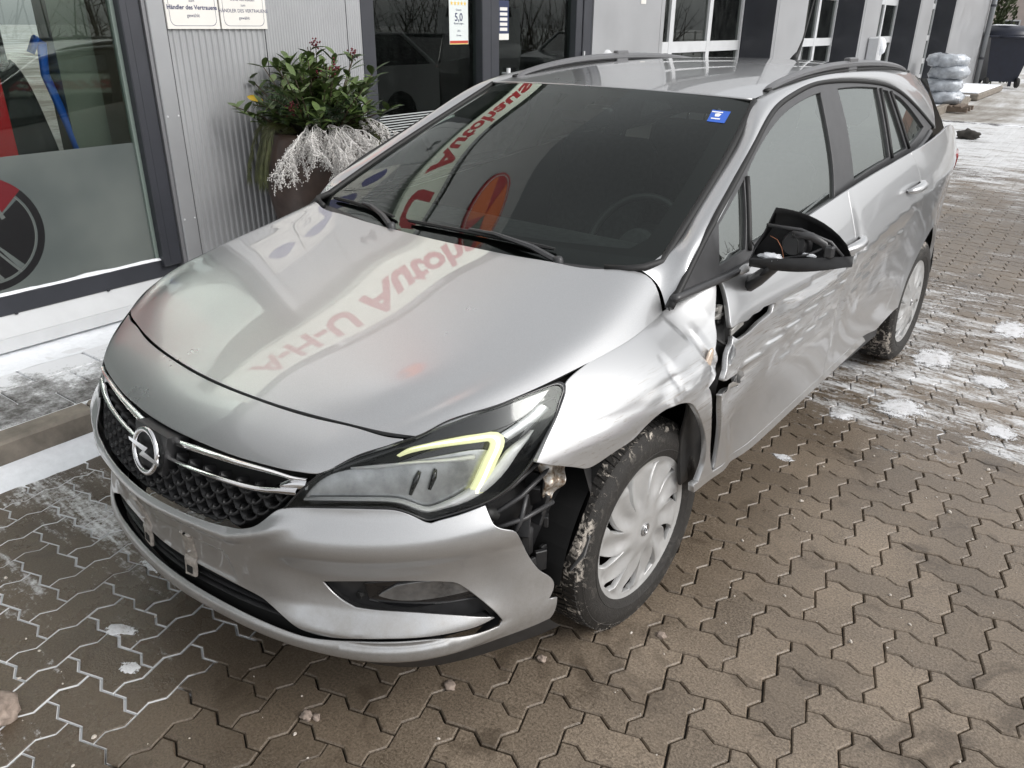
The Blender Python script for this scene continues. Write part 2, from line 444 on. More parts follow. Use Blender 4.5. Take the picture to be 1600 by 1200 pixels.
# outlines in surface coordinates
O = {
 'headlight': [(0.426,0.22),(0.441,0.199),(0.461,0.168),(0.483,0.136),(0.496,0.117),(0.51,0.104),(0.53,0.076),(0.552,0.051),(0.578,0.024),(0.61,0.001),(0.642,-0.012),(0.674,-0.02),(0.73,-0.007),(0.783,-0.003),(0.812,0.0),(0.834,0.005),(0.84,0.011),(0.842,0.022),(0.839,0.03),(0.826,0.055),(0.813,0.083),(0.795,0.118),(0.773,0.161),(0.761,0.181),(0.742,0.204),(0.719,0.222),(0.704,0.228),(0.676,0.234),(0.656,0.238),(0.645,0.24),(0.639,0.237),(0.622,0.22),(0.604,0.207),(0.589,0.204),(0.552,0.203),(0.504,0.206),(0.448,0.212)],
 'nose_low': [(0.606,0.001),(0.579,0.026),(0.553,0.052),(0.531,0.078),(0.513,0.105),(0.499,0.12),(0.486,0.128),(0.456,0.129),(0.419,0.129),(0.353,0.128),(0.26,0.129),(0.154,0.128),(0.07,0.128),(0.019,0.128)],
 'grille_bot': [(0.007,0.296),(0.042,0.295),(0.165,0.294),(0.27,0.289),(0.311,0.284),(0.337,0.279),(0.357,0.272),(0.375,0.262),(0.398,0.239),(0.414,0.224)],
 'bumper_top': [(0.42,0.221),(0.444,0.214),(0.505,0.208),(0.552,0.205),(0.589,0.207),(0.604,0.21),(0.622,0.222),(0.639,0.24),(0.646,0.244),(0.656,0.241),(0.676,0.238),(0.697,0.233),(0.706,0.231)],
 'bumper_torn': [(0.706,0.233),(0.709,0.258),(0.713,0.277),(0.723,0.292),(0.734,0.305),(0.74,0.324),(0.744,0.342),(0.75,0.374),(0.755,0.406),(0.768,0.47),(0.776,0.496),(0.784,0.518),(0.794,0.564),(0.787,0.611),(0.8,0.622),(0.8,0.685),(0.798,0.707)],
 'hole_front': [(0.004,0.526),(0.124,0.528),(0.226,0.518),(0.296,0.549),(0.341,0.553),(0.364,0.566),(0.412,0.591),(0.442,0.606),(0.469,0.617),(0.493,0.618),(0.514,0.614),(0.56,0.601),(0.601,0.596),(0.646,0.599),(0.69,0.601),(0.713,0.597),(0.693,0.578),(0.675,0.564),(0.623,0.537),(0.584,0.53),(0.563,0.528),(0.544,0.526),(0.52,0.507),(0.499,0.478),(0.488,0.451),(0.552,0.43),(0.617,0.426),(0.66,0.446),(0.671,0.457),(0.681,0.48),(0.701,0.536),(0.717,0.585),(0.726,0.622),(0.721,0.635),(0.69,0.627),(0.646,0.615),(0.601,0.611),(0.531,0.62),(0.481,0.629),(0.441,0.635),(0.381,0.63),(0.313,0.629),(0.236,0.638),(0.125,0.63),(0.047,0.621),(-0.007,0.614)],
 'low_open': [(0.004,0.526),(0.124,0.528),(0.226,0.518),(0.296,0.549),(0.341,0.553),(0.364,0.566),(0.412,0.591),(0.442,0.606),(0.469,0.617),(0.493,0.618),(0.514,0.614),(0.513,0.625),(0.481,0.629),(0.441,0.635),(0.381,0.63),(0.313,0.629),(0.236,0.638),(0.125,0.63),(0.047,0.621),(-0.007,0.614)],
 'fog_open': [(0.713,0.597),(0.693,0.578),(0.675,0.564),(0.623,0.537),(0.584,0.53),(0.563,0.528),(0.544,0.526),(0.52,0.507),(0.499,0.478),(0.488,0.451),(0.552,0.43),(0.617,0.426),(0.66,0.446),(0.671,0.457),(0.681,0.48),(0.701,0.536),(0.717,0.585),(0.726,0.622)],
 'bracket': [(0.112,0.404),(0.149,0.402),(0.128,0.52),(0.122,0.588),(0.082,0.594),(0.078,0.563)],
 'fender': [(-0.342,0.871),(-0.287,0.886),(-0.221,0.897),(-0.143,0.906),(-0.062,0.912),(0.021,0.916),(0.09,0.923),(0.132,0.928),(0.212,0.94),(0.277,0.955),(0.327,0.969),(0.311,0.941),(0.281,0.901),(0.258,0.873),(0.25,0.851),(0.237,0.83),(0.218,0.81),(0.217,0.792),(0.194,0.768),(0.17,0.749),(0.142,0.729),(0.159,0.695),(0.169,0.637),(0.204,0.559),(0.248,0.456),(0.284,0.395),(0.185,0.406),(0.206,0.435),(0.215,0.471),(0.186,0.549),(0.119,0.636),(0.072,0.693),(0.05,0.716),(0.018,0.733),(-0.03,0.745),(-0.09,0.748),(-0.143,0.74),(-0.202,0.718),(-0.246,0.708),(-0.28,0.703),(-0.319,0.694),(-0.341,0.69),(-0.364,0.691),(-0.389,0.702),(-0.419,0.716),(-0.473,0.74),(-0.502,0.754),(-0.48,0.773),(-0.453,0.794),(-0.412,0.821),(-0.38,0.842),(-0.351,0.862)],
 'door_edge': [(0.339,0.971),(0.346,0.962),(0.349,0.947),(0.348,0.929),(0.34,0.89),(0.329,0.853),(0.33,0.841),(0.389,0.835),(0.434,0.83),(0.471,0.836),(0.516,0.835),(0.543,0.84),(0.582,0.838),(0.615,0.836),(0.636,0.827),(0.614,0.819),(0.572,0.815),(0.506,0.813),(0.443,0.812),(0.386,0.811),(0.349,0.811),(0.325,0.818),(0.306,0.793),(0.286,0.772),(0.27,0.754),(0.247,0.731),(0.238,0.718),(0.282,0.705),(0.312,0.704),(0.359,0.698),(0.39,0.692),(0.391,0.671),(0.426,0.631),(0.365,0.646),(0.325,0.657),(0.277,0.668),(0.236,0.673),(0.252,0.651),(0.265,0.585),(0.283,0.504),(0.294,0.431),(0.287,0.398)],
 'seal': [(0.092,0.946),(0.183,1.007),(0.305,1.088),(0.387,1.133),(0.462,1.166),(0.624,1.237),(0.752,1.293),(0.904,1.356),(1.022,1.387),(1.15,1.407),(1.328,1.427),(1.521,1.43),(1.762,1.422),(2.028,1.404),(2.215,1.383),(2.393,1.345),(2.562,1.291),(2.754,1.221),(2.934,1.155)],
 'beltG': [(0.092,0.946),(0.256,0.965),(0.319,0.975),(0.485,0.979),(0.747,1.0),(1.014,1.027),(1.445,1.055),(2.363,1.095),(2.851,1.154)],
 'glassF': [(0.547,1.02),(0.636,1.214),(0.729,1.259),(0.877,1.315),(1.024,1.355),(1.169,1.379),(1.318,1.394),(1.389,1.398),(1.365,1.275),(1.331,1.148),(1.281,1.052),(1.023,1.038),(0.738,1.032)],
 'glassQ': [(0.339,1.004),(0.383,1.105),(0.497,1.153),(0.607,1.201),(0.565,1.102),(0.516,1.016)],
 'glassR': [(1.57,1.402),(1.798,1.398),(2.056,1.383),(2.04,1.276),(2.003,1.113),(1.735,1.097),(1.512,1.08),(1.551,1.209),(1.569,1.318)],
 'glassR2': [(2.106,1.374),(2.198,1.363),(2.233,1.242),(2.277,1.119),(2.039,1.109),(2.074,1.254)],
 'glassC': [(2.245,1.354),(2.377,1.322),(2.524,1.262),(2.704,1.173),(2.501,1.143),(2.328,1.122),(2.27,1.24)],
 'ws_sticker': [(0.832,0.899),(0.925,0.9),(0.926,0.814),(0.843,0.815)],
 'rear_arch': [(1.778,0.334),(1.948,0.403),(2.097,0.47),(2.189,0.571),(2.265,0.648),(2.362,0.703),(2.46,0.715),(2.593,0.71),(2.791,0.678),(2.884,0.641),(2.999,0.526),(2.975,0.43)],
 'drl': [(0.596,0.06),(0.612,0.04),(0.632,0.037),(0.67,0.047),(0.709,0.062),(0.728,0.071),(0.734,0.087),(0.728,0.115),(0.719,0.14),(0.711,0.167),(0.699,0.203)],
 'brow': [(0.533,0.107),(0.573,0.1),(0.617,0.095),(0.659,0.106),(0.701,0.117)],
 'csill': [(0.466,0.195),(0.548,0.189),(0.59,0.19),(0.614,0.198),(0.633,0.215),(0.646,0.221),(0.662,0.217),(0.679,0.212),(0.708,0.193),(0.733,0.162),(0.751,0.13),(0.768,0.111),(0.783,0.092)],
 'coverlow': [(0.487,0.121),(0.539,0.087),(0.59,0.027),(0.672,0.03),(0.733,0.055),(0.792,0.039),(0.837,0.019)],
 'sill_low': [(0.168,0.382),(0.276,0.374),(0.387,0.369),(0.543,0.342),(0.671,0.338),(0.796,0.342),(0.93,0.347),(1.075,0.351),(1.231,0.355),(1.4,0.359),(1.585,0.363),(1.788,0.366)],
 'sill_top': [(0.161,0.409),(0.272,0.396),(0.381,0.392),(0.537,0.366),(0.66,0.364),(0.782,0.368),(0.913,0.373),(1.053,0.378),(1.204,0.382),(1.366,0.388),(1.541,0.394),(1.733,0.399)],
}
# ================================================================= GROUND
LA = 0.06538102; LU = .115091; L0 = np.array([1.0991, .3079])
lu = np.array([math.cos(LA), math.sin(LA)]); lv = np.array([math.sin(LA), -math.cos(LA)])
def _maprange(nt, v, a, b, c=0., d=1.):
    n = nt.nodes.new('ShaderNodeMapRange'); n.interpolation_type = 'SMOOTHSTEP'; n.inputs['From Min'].default_value = a; n.inputs['From Max'].default_value = b
    n.inputs['To Min'].default_value = c; n.inputs['To Max'].default_value = d; nt.links.new(v, n.inputs['Value']); return n.outputs[0]
def snow_fields(nt):
    """how much snow still lies where: before the nose, beside and behind the car, and across the far yard"""
    g = nt.nodes.new('ShaderNodeNewGeometry'); s = nt.nodes.new('ShaderNodeSeparateXYZ'); nt.links.new(g.outputs['Position'], s.inputs[0]); X, Y = s.outputs['X'], s.outputs['Y']
    A = _math(nt, 'MULTIPLY', _maprange(nt, X, .05, -.75), _maprange(nt, Y, 1.5, .5))
    A2 = _math(nt, 'MULTIPLY', _math(nt, 'MULTIPLY', _maprange(nt, X, .25, -.1), _maprange(nt, Y, -.55, -.85)), .75)
    B = _math(nt, 'MULTIPLY', _maprange(nt, Y, .9, 2.0), _maprange(nt, Y, 5.5, 3.0, .70, 1.))
    Cc = _maprange(nt, Y, 5.0, 13.0)
    return _math(nt, 'MAXIMUM', A, A2), B, Cc
def paver_mat():
    m = bpy.data.materials.new('paver_concrete'); m.use_nodes = True; nt = m.node_tree; p = nt.nodes['Principled BSDF']
    big = _noise(nt, .9, 4, .6, 'World'); mid = _noise(nt, 7, 6, .65, 'World'); fine = _noise(nt, 150, 5, .85, 'World'); grit = _noise(nt, 150, 3, .7, 'World')
    oi = nt.nodes.new('ShaderNodeObjectInfo')
    c = _mix(nt, _ramp(nt, fine, [(.36, 0), (.64, 1)]), (.050, .039, .028), (.430, .350, .270))
    c = _mix(nt, _ramp(nt, mid, [(.3, 0), (.7, .45)]), c, (.185, .140, .095))
    c = _mix(nt, _ramp(nt, grit, [(.70, 0), (.76, .8)]), c, (.50, .44, .36))
    wet = _ramp(nt, _math(nt, 'ADD', _math(nt, 'MULTIPLY', big, .7), _math(nt, 'MULTIPLY', mid, .3)), [(.38, .05), (.60, .95)])
    c = _mix(nt, _math(nt, 'MULTIPLY', _math(nt, 'SUBTRACT', 1., wet), .55), c, (.070, .050, .032))
    stn = _noise(nt, 3.3, 5, .65, 'World', dist=1.0); c = _mix(nt, _ramp(nt, stn, [(.56, 0), (.66, .55)]), c, (.050, .036, .024))
    hv = nt.nodes.new('ShaderNodeHueSaturation'); nt.links.new(c, hv.inputs['Color'])
    nt.links.new(_math(nt, 'ADD', .82, _math(nt, 'MULTIPLY', oi.outputs['Random'], .30)), hv.inputs['Value']); c = hv.outputs[0]
    A, B, Cc = snow_fields(nt)
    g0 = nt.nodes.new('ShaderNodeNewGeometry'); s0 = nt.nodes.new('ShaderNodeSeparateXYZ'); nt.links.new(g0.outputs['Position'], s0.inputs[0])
    soak_shade = _math(nt, 'MULTIPLY', _maprange(nt, s0.outputs['X'], 1.05, .1), _maprange(nt, s0.outputs['Y'], .25, -.45))
    c = _mix(nt, _math(nt, 'MULTIPLY', soak_shade, .62), c, (.050, .036, .023))  # damp ground by the nose, also darkened to stand in for contact shadow
    st = _noise(nt, 2.2, 8, .72, 'World', vec=((.9, 2.2, 1), (0, 0, R(-28))), dist=.4)
    tr = _noise(nt, 9.0, 5, .7, 'World', vec=((.35, 3.0, 1), (0, 0, R(22))), dist=.3)
    pw = _noise(nt, 55, 5, .75, 'World')
    w_ = _math(nt, 'ADD', _math(nt, 'ADD', _math(nt, 'MULTIPLY', A, .20), _math(nt, 'MULTIPLY', B, .235)), _math(nt, 'MULTIPLY', Cc, .155))
    v = _math(nt, 'ADD', _math(nt, 'ADD', _math(nt, 'MULTIPLY', st, .50), _math(nt, 'MULTIPLY', tr, .26)), _math(nt, 'ADD', _math(nt, 'MULTIPLY', pw, .24), w_))
    k = _ramp(nt, v, [(.715, 0), (.80, .92)])
    zj = _maprange(nt, s0.outputs['Z'], -.0016, -.0032)
    jn = _math(nt, 'ADD', _math(nt, 'MULTIPLY', _noise(nt, 3.0, 5, .7, 'World'), .8), _math(nt, 'ADD', _math(nt, 'MULTIPLY', A, .50), _math(nt, 'MULTIPLY', _math(nt, 'MAXIMUM', B, Cc), .16)))
    k = _math(nt, 'MAXIMUM', k, _math(nt, 'MULTIPLY', zj, _ramp(nt, jn, [(.58, 0), (.66, .95)])))
    c = _mix(nt, k, c, (.74, .75, .76)); nt.links.new(c, p.inputs['Base Color'])
    nt.links.new(_math(nt, 'ADD', _math(nt, 'MULTIPLY', wet, .34), _math(nt, 'ADD', .13, _math(nt, 'MULTIPLY', k, .2))), p.inputs['Roughness'])
    _bump(nt, p, _math(nt, 'ADD', _math(nt, 'ADD', _math(nt, 'MULTIPLY', fine, .6), grit), _math(nt, 'MULTIPLY', k, 1.5)), .45, .0025)
    return m
def joint_mat():
    m = bpy.data.materials.new('joint_bed'); m.use_nodes = True; nt = m.node_tree; p = nt.nodes['Principled BSDF']
    A, B, Cc = snow_fields(nt); n1 = _noise(nt, 3.0, 5, .7, 'World'); n2 = _noise(nt, 40, 4, .7, 'World')
    v = _math(nt, 'ADD', _math(nt, 'ADD', _math(nt, 'MULTIPLY', n1, .6), _math(nt, 'MULTIPLY', n2, .2)), _math(nt, 'ADD', _math(nt, 'MULTIPLY', A, .55), _math(nt, 'MULTIPLY', _math(nt, 'MAXIMUM', B, Cc), .24)))
    c = _mix(nt, _ramp(nt, v, [(.58, 0), (.66, 1)]), (.028, .023, .018), (.80, .81, .83)); nt.links.new(c, p.inputs['Base Color']); p.inputs['Roughness'].default_value = .85
    return m
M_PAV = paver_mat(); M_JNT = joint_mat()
def yard_mat():
    m = bpy.data.materials.new('yard_snow'); m.use_nodes = True; nt = m.node_tree; p = nt.nodes['Principled BSDF']
    st = _noise(nt, .9, 7, .7, 'World', vec=((1.0, .22, 1), (0, 0, R(-35))), dist=.8); s2 = _noise(nt, .55, 5, .65, 'World', vec=((.5, 1.6, 1), (0, 0, R(14)))); pw = _noise(nt, 14, 6, .75, 'World')
    v = _math(nt, 'ADD', _math(nt, 'MULTIPLY', st, .5), _math(nt, 'ADD', _math(nt, 'MULTIPLY', s2, .3), _math(nt, 'MULTIPLY', pw, .2)))
    g = nt.nodes.new('ShaderNodeNewGeometry'); s = nt.nodes.new('ShaderNodeSeparateXYZ'); nt.links.new(g.outputs['Position'], s.inputs[0])
    v = _math(nt, 'ADD', v, _maprange(nt, s.outputs['Y'], 9., 26., 0., .09))
    c = _ramp(nt, v, [(.45, (.15, .125, .10)), (.54, (.34, .32, .29)), (.66, (.70, .71, .72))]); nt.links.new(c, p.inputs['Base Color']); p.inputs['Roughness'].default_value = .7
    _bump(nt, p, pw, .4, .01); return m
# the yard, one sheet out to the horizon, with the paved field lying on it
me = pymesh('ground', [(-300, -300, -.030), (300, -300, -.030), (300, 300, -.030), (-300, 300, -.030)], [(0, 1, 2, 3)], False)
GROUND = link('ground', me, yard_mat()); tag(GROUND, None, None, kind='structure')
def world(u, v): return L0+lu*u*LU+lv*v*LU
# one interlocking stone, outline with a zig-zag on every unit edge
def outline(nx, ny, inset):
    pts = []
    def edge(x0, y0, dx, dy):
        L = int(abs(dx)+abs(dy)); ux, uy = dx/L, dy/L
        for k in range(L):
            for t, a in ((0, 0), (1/3, .095), (2/3, -.095)):
                if t == 0 and k > 0 : pass
                if uy == 0: # along u: first towards -v, then +v, measured in +u sense
                    tt = t if ux > 0 else 1-t; q = {0: 0, 1/3: -.095, 2/3: .095}
                    if ux > 0: off = {0: 0, 1: -.095, 2: .095}[round(t*3)]; px = x0+ux*(k+t); py = y0+off
                    else: off = {0: 0, 1: .095, 2: -.095}[round(t*3)]; px = x0+ux*(k+t); py = y0+off
                else:
                    if uy > 0: off = {0: 0, 1: .10, 2: -.10}[round(t*3)]
                    else: off = {0: 0, 1: -.10, 2: .10}[round(t*3)]
                    px = x0+off; py = y0+uy*(k+t)
                pts.append((px, py))
    edge(0, 0, nx, 0); edge(nx, 0, 0, ny); edge(nx, ny, -nx, 0); edge(0, ny, 0, -ny)
    P = np.array(pts); n = len(P); Q = []
    for i in range(n):
        a = P[i]-P[i-1]; b = P[(i+1) % n]-P[i]; a /= np.linalg.norm(a); b /= np.linalg.norm(b)
        nn = np.array([-(a[1]+b[1]), a[0]+b[0]]); l = np.linalg.norm(nn); nn /= l; Q.append(P[i]+nn*inset/max(.5, l/2))
    return np.array(Q)
def stone(nx, ny):
    c = np.array([nx/2, ny/2]); V = []
    for ins, z in ((.010, -.018), (.018, -.004), (.046, 0.)):
        for q in outline(nx, ny, ins)-c: w2 = lu*q[0]*LU+lv*q[1]*LU; V.append((w2[0], w2[1], z))
    n = len(V)//3
    F = [(k*n+i, k*n+(i+1) % n, (k+1)*n+(i+1) % n, (k+1)*n+i) for k in range(2) for i in range(n)]+[tuple(2*n+i for i in range(n))]
    F = [f[::-1] for f in F]
    return V, F
SH, SV = stone(2, 1), stone(1, 2)
def stone_mesh(nm, S):
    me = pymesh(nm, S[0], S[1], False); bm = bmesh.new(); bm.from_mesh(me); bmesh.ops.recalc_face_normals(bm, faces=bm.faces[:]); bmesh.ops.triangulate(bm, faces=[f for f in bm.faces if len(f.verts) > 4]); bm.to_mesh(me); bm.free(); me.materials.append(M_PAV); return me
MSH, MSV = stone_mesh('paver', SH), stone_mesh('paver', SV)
# bed of the joints
pb = [(-1.55, -3.2), (6, -3.2), (6, 16), (-1.55-.052*16, 16)]
_bz = -.013
BED = link('paving', pymesh('paving', [(a, b, _bz) for a, b in pb], [(0, 1, 2, 3)], False), M_JNT); tag(BED, None, None, kind='structure')
camp = np.array([1.7221, -1.6854, 1.6177]); cr = np.array([0.769154, 0.639011, 0.008132]); cup = np.array([-0.271013, 0.314632, 0.909703]); cf = np.array([-0.578752, 0.701905, -0.415181])
st = []
rnd = random.Random(11)
for k in range(-190, 190):
    for mm in range(-95, 95):
        for (S, u, v, du, dv) in ((0, k+2*mm, k-2*mm, 1., .5), (1, k+2*mm, k+1-2*mm, .5, 1.)):
            c = world(u+du, v+dv)
            if not (-3 < c[1] < 15.5 and c[0] < 5.9): continue
            kerb_x = -1.46-.0524*c[1]
            if c[0] < kerb_x+.03: continue
            p = np.array([c[0], c[1], 0])-camp; zc = p@cf
            if zc < .3: vis = False; area = 0
            else:
                px, py = p@cr/zc*1.542, p@cup/zc*1.542; vis = abs(px) < 1.06 and abs(py) < .82; area = 1/zc**2*abs(p[2])/np.linalg.norm(p)
            hid = -.62 < c[0] < .80 and -.55 < c[1] < 3.4
            if not vis and c[1] > 4: continue
            if zc < .3 and (c[0] > 3.5 or c[1] < -2.6): continue
            st.append((area if vis and not hid else -1, S, c[0], c[1]))
st.sort(key=lambda t: -t[0])
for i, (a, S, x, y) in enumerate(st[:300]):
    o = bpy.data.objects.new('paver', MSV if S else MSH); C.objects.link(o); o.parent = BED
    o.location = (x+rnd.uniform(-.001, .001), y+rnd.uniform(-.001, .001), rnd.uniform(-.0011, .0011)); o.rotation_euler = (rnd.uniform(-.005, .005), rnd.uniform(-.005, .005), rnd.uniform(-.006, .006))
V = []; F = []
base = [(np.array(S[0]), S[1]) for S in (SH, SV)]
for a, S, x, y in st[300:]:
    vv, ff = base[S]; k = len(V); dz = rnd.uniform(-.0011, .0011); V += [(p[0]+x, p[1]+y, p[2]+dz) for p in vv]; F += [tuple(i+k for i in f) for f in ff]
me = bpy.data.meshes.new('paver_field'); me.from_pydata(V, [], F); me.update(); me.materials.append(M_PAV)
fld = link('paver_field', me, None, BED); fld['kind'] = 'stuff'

# loose stones and clods lying about
M_CLOD = mat('clod_stone', (.30, .24, .20), .8, var=.35, vscale=60, bump=.5, bscale=120)
def clod(name, x, y, r, label, seed, cat='stone', m_=None, flat=.65, amp=.5):
    o = lump(name, (x, y, r*flat*.65), r, r*.85, r*flat, m_ or M_CLOD, None, seed, 3, amp, 1.8); tag(o, label, cat, 'loose stones on the paving'); return o

def snow_patch(x, y, rx, ry, rot, seed, label, h=.009):
    """thin crusty patch with a ragged rim, thicker in the middle"""
    from mathutils import noise as _n
    V = [(0, 0, h)]; F = []; n = 72; rings = (.3, .55, .75, .88, .96, 1.0); cs, sn = math.cos(rot), math.sin(rot)
    for q in rings:
        for k in range(n):
            t = 2*math.pi*k/n; e = 1+.42*_n.noise(Vector((math.cos(t)*1.7, math.sin(t)*1.7, seed)))+.22*_n.noise(Vector((math.cos(t)*6, math.sin(t)*6, seed+4)))+.12*_n.noise(Vector((math.cos(t)*17, math.sin(t)*17, seed+8)))
            a, b = q*e*rx*math.cos(t), q*e*ry*math.sin(t); z = h*(1-q**3)*(.7+.6*_n.noise(Vector((a*22, b*22, seed))))
            V.append((a*cs-b*sn, a*sn+b*cs, max(.0012, z) if q < 1 else -.004))
    for k in range(n): F.append((0, 1+k, 1+(k+1) % n))
    for r_ in range(len(rings)-1):
        for k in range(n): F.append((1+r_*n+k, 1+(r_+1)*n+k, 1+(r_+1)*n+(k+1) % n, 1+r_*n+(k+1) % n))
    o = MB().add(V, F).build('snow_patch', M_SNOW_DIRTY, None, smooth=True); o.location = (x, y, .0008); return tag(o, label, 'snow', 'thin snow patches on the paving')
m = bpy.data.materials.new('crusty_snow'); m.use_nodes = True; nt = m.node_tree; p = nt.nodes['Principled BSDF']
n1 = _noise(nt, 30, 6, .75, 'World'); n2 = _noise(nt, 160, 4, .7, 'World')
nt.links.new(_ramp(nt, _math(nt, 'ADD', _math(nt, 'MULTIPLY', n1, .6), _math(nt, 'MULTIPLY', n2, .4)), [(.36, (.30, .27, .24)), (.46, (.66, .66, .67)), (.6, (.80, .81, .83))]), p.inputs['Base Color']); p.inputs['Roughness'].default_value = .7
_bump(nt, p, _math(nt, 'ADD', n1, n2), .6, .006); M_SNOW_DIRTY = m
# the thin rim breaks up into crumbs
tc = nt.nodes.new('ShaderNodeTexCoord'); vm = nt.nodes.new('ShaderNodeVectorMath'); vm.operation = 'DISTANCE'; vm.inputs[1].default_value = (.5, .5, .5)
sc_ = nt.nodes.new('ShaderNodeVectorMath'); sc_.operation = 'MULTIPLY'; sc_.inputs[1].default_value = (1, 1, 0); nt.links.new(tc.outputs['Generated'], sc_.inputs[0]); vm.inputs[1].default_value = (.5, .5, 0); nt.links.new(sc_.outputs[0], vm.inputs[0])
ed = _math(nt, 'ADD', _math(nt, 'MULTIPLY', vm.outputs['Value'], -1.15), _math(nt, 'ADD', _math(nt, 'MULTIPLY', n1, .9), _math(nt, 'MULTIPLY', n2, .7)))
nt.links.new(_ramp(nt, ed, [(.41, 0), (.47, 1)]), p.inputs['Alpha'])
snow_patch(1.02, 2.02, .17, .10, R(60), 1, 'snow patch beside the sill, ahead of the rear wheel')
snow_patch(.83, 1.76, .07, .045, R(40), 2, 'small snow patch close beneath the door sill')
snow_patch(.98, 2.78, .12, .20, R(10), 3, 'snow patch right beside the rear wheel')
snow_patch(1.26, 2.62, .10, .13, R(70), 4, 'snow patch near the right picture edge, level with the rear wheel', .007)
snow_patch(1.20, 3.55, .12, .22, R(-10), 5, 'snow patch behind the rear wheel near the right picture edge', .007)
snow_patch(1.43, 2.05, .09, .08, R(20), 6, 'snow patch at the right picture edge, level with the driver door', .006)
snow_patch(.78, 1.22, .055, .03, R(25), 7, 'faint smear of snow beneath the middle of the driver door', .004)
snow_patch(-.50, -.80, .09, .035, R(20), 8, 'snow patch under the left end of the front bumper', .007)
snow_patch(-.30, -1.03, .07, .022, R(35), 9, 'narrow snow smear before the number plate field', .004)
snow_patch(-.13, -1.08, .05, .02, R(30), 10, 'tiny snow smear before the middle of the bumper', .004)
# ================================================================= BUILDING
BA = R(3.0)
BM = Matrix(((-math.sin(BA), math.cos(BA), 0, 0), (math.cos(BA), math.sin(BA), 0, 0), (0, 0, 1, 0), (0, 0, 0, 1)))   # (along, out, z) -> world
def Bp(d, o, z): return BM @ Vector((d, o, z))
M_CLAD = mat('silver_cladding', (.36, .365, .375), .38, .25, var=.06, vscale=2.5, rvar=.05)
M_FLASH = mat('silver_flashing', (.34, .345, .355), .40, .35, var=.06, vscale=3)
M_ANTH = mat('anthracite_frame', (.034, .036, .044), .42, var=.12, vscale=5)
M_WHITE = mat('white_aluminium', (.55, .56, .57), .42, var=.06, vscale=6)
M_SHOW = glassmat('showroom_glass', (.74, .79, .76), 1.50, dirt=.006)
M_FILM = None
BLD = empty('dealership_building', (0, 0, 0), 'silver clad dealership building with anthracite window frames', 'building')
def bbox(name, d0, d1, o0, o1, z0, z1, m_, parent=None, ch=.0):
    return MB().box(d0, d1, o0, o1, z0, z1, BM, ch).build(name, m_, BLD if parent is None else parent)
WO = -2.40
# --- forecourt strip: kerb stones, laid slabs
TER = bbox('walkway', -6, 30, -3.0, -1.63, -.02, .125, mat('walkway_bed', (.62, .63, .65), .8, var=.2, vscale=9), 0) if False else MB().box(-6, 21.4, -2.6, -1.64, -.02, .124, BM).build('walkway', mat('walkway_bed', (.66, .67, .69), .8, var=.15, vscale=9))
tag(TER, None, None, kind='structure')
def slab_mat():
    m = bpy.data.materials.new('snowy_slab'); m.use_nodes = True; nt = m.node_tree; p = nt.nodes['Principled BSDF']
    n1 = _noise(nt, 4.5, 7, .7, 'World', dist=.3); n2 = _noise(nt, 60, 5, .75, 'World'); n3 = _noise(nt, 16, 5, .7, 'World')
    g = nt.nodes.new('ShaderNodeNewGeometry'); s = nt.nodes.new('ShaderNodeSeparateXYZ'); nt.links.new(g.outputs['Position'], s.inputs[0])
    wl = _maprange(nt, s.outputs['X'], -1.75, -2.25, -.06, .13)
    v = _math(nt, 'ADD', _math(nt, 'ADD', _math(nt, 'MULTIPLY', n1, .5), _math(nt, 'MULTIPLY', n3, .25)), _math(nt, 'ADD', _math(nt, 'MULTIPLY', n2, .25), wl))
    c = _ramp(nt, v, [(.40, (.085, .08, .075)), (.49, (.30, .30, .30)), (.57, (.72, .73, .75))]); nt.links.new(c, p.inputs['Base Color']); p.inputs['Roughness'].default_value = .75
    _bump(nt, p, n2, .3, .003); return m
M_SLAB = slab_mat()
rnd = random.Random(3)
sl_me = None
for r_ in range(5):
    o0 = -1.66-.185*r_
    for k in range(-9, 8):
        d0 = k*.30+(.15 if r_ % 2 else 0)
        if sl_me is None:
            b = MB().box(-.146, .146, -.088, .088, -.05, 0, BM.to_3x3().to_4x4(), .004); sl_me = pymesh('slab', b.V, b.F, False); sl_me.materials.append(M_SLAB)
        o = link('slab', sl_me, None, TER); o.location = Bp(d0, o0-.0925, .1335+rnd.uniform(-.0015, .0015)); o.rotation_euler = (rnd.uniform(-.006, .006), rnd.uniform(-.006, .006), 0)
M_KERB = mat('kerb_concrete', (.20, .175, .145), .75, var=.35, vscale=10, bump=.5, bscale=120, bdist=.003)
KB = MB().box(-6.2, 21.4, -1.640, -1.60, -.03, .05, BM).build('kerb', M_KERB); tag(KB, None, None, kind='structure')
for k in range(-5, 21):
    MB().box(k*1.0-.425, k*1.0+.568, -1.632, -1.515, -.05, .142, BM, .012).build('kerb_stone', M_KERB, KB)
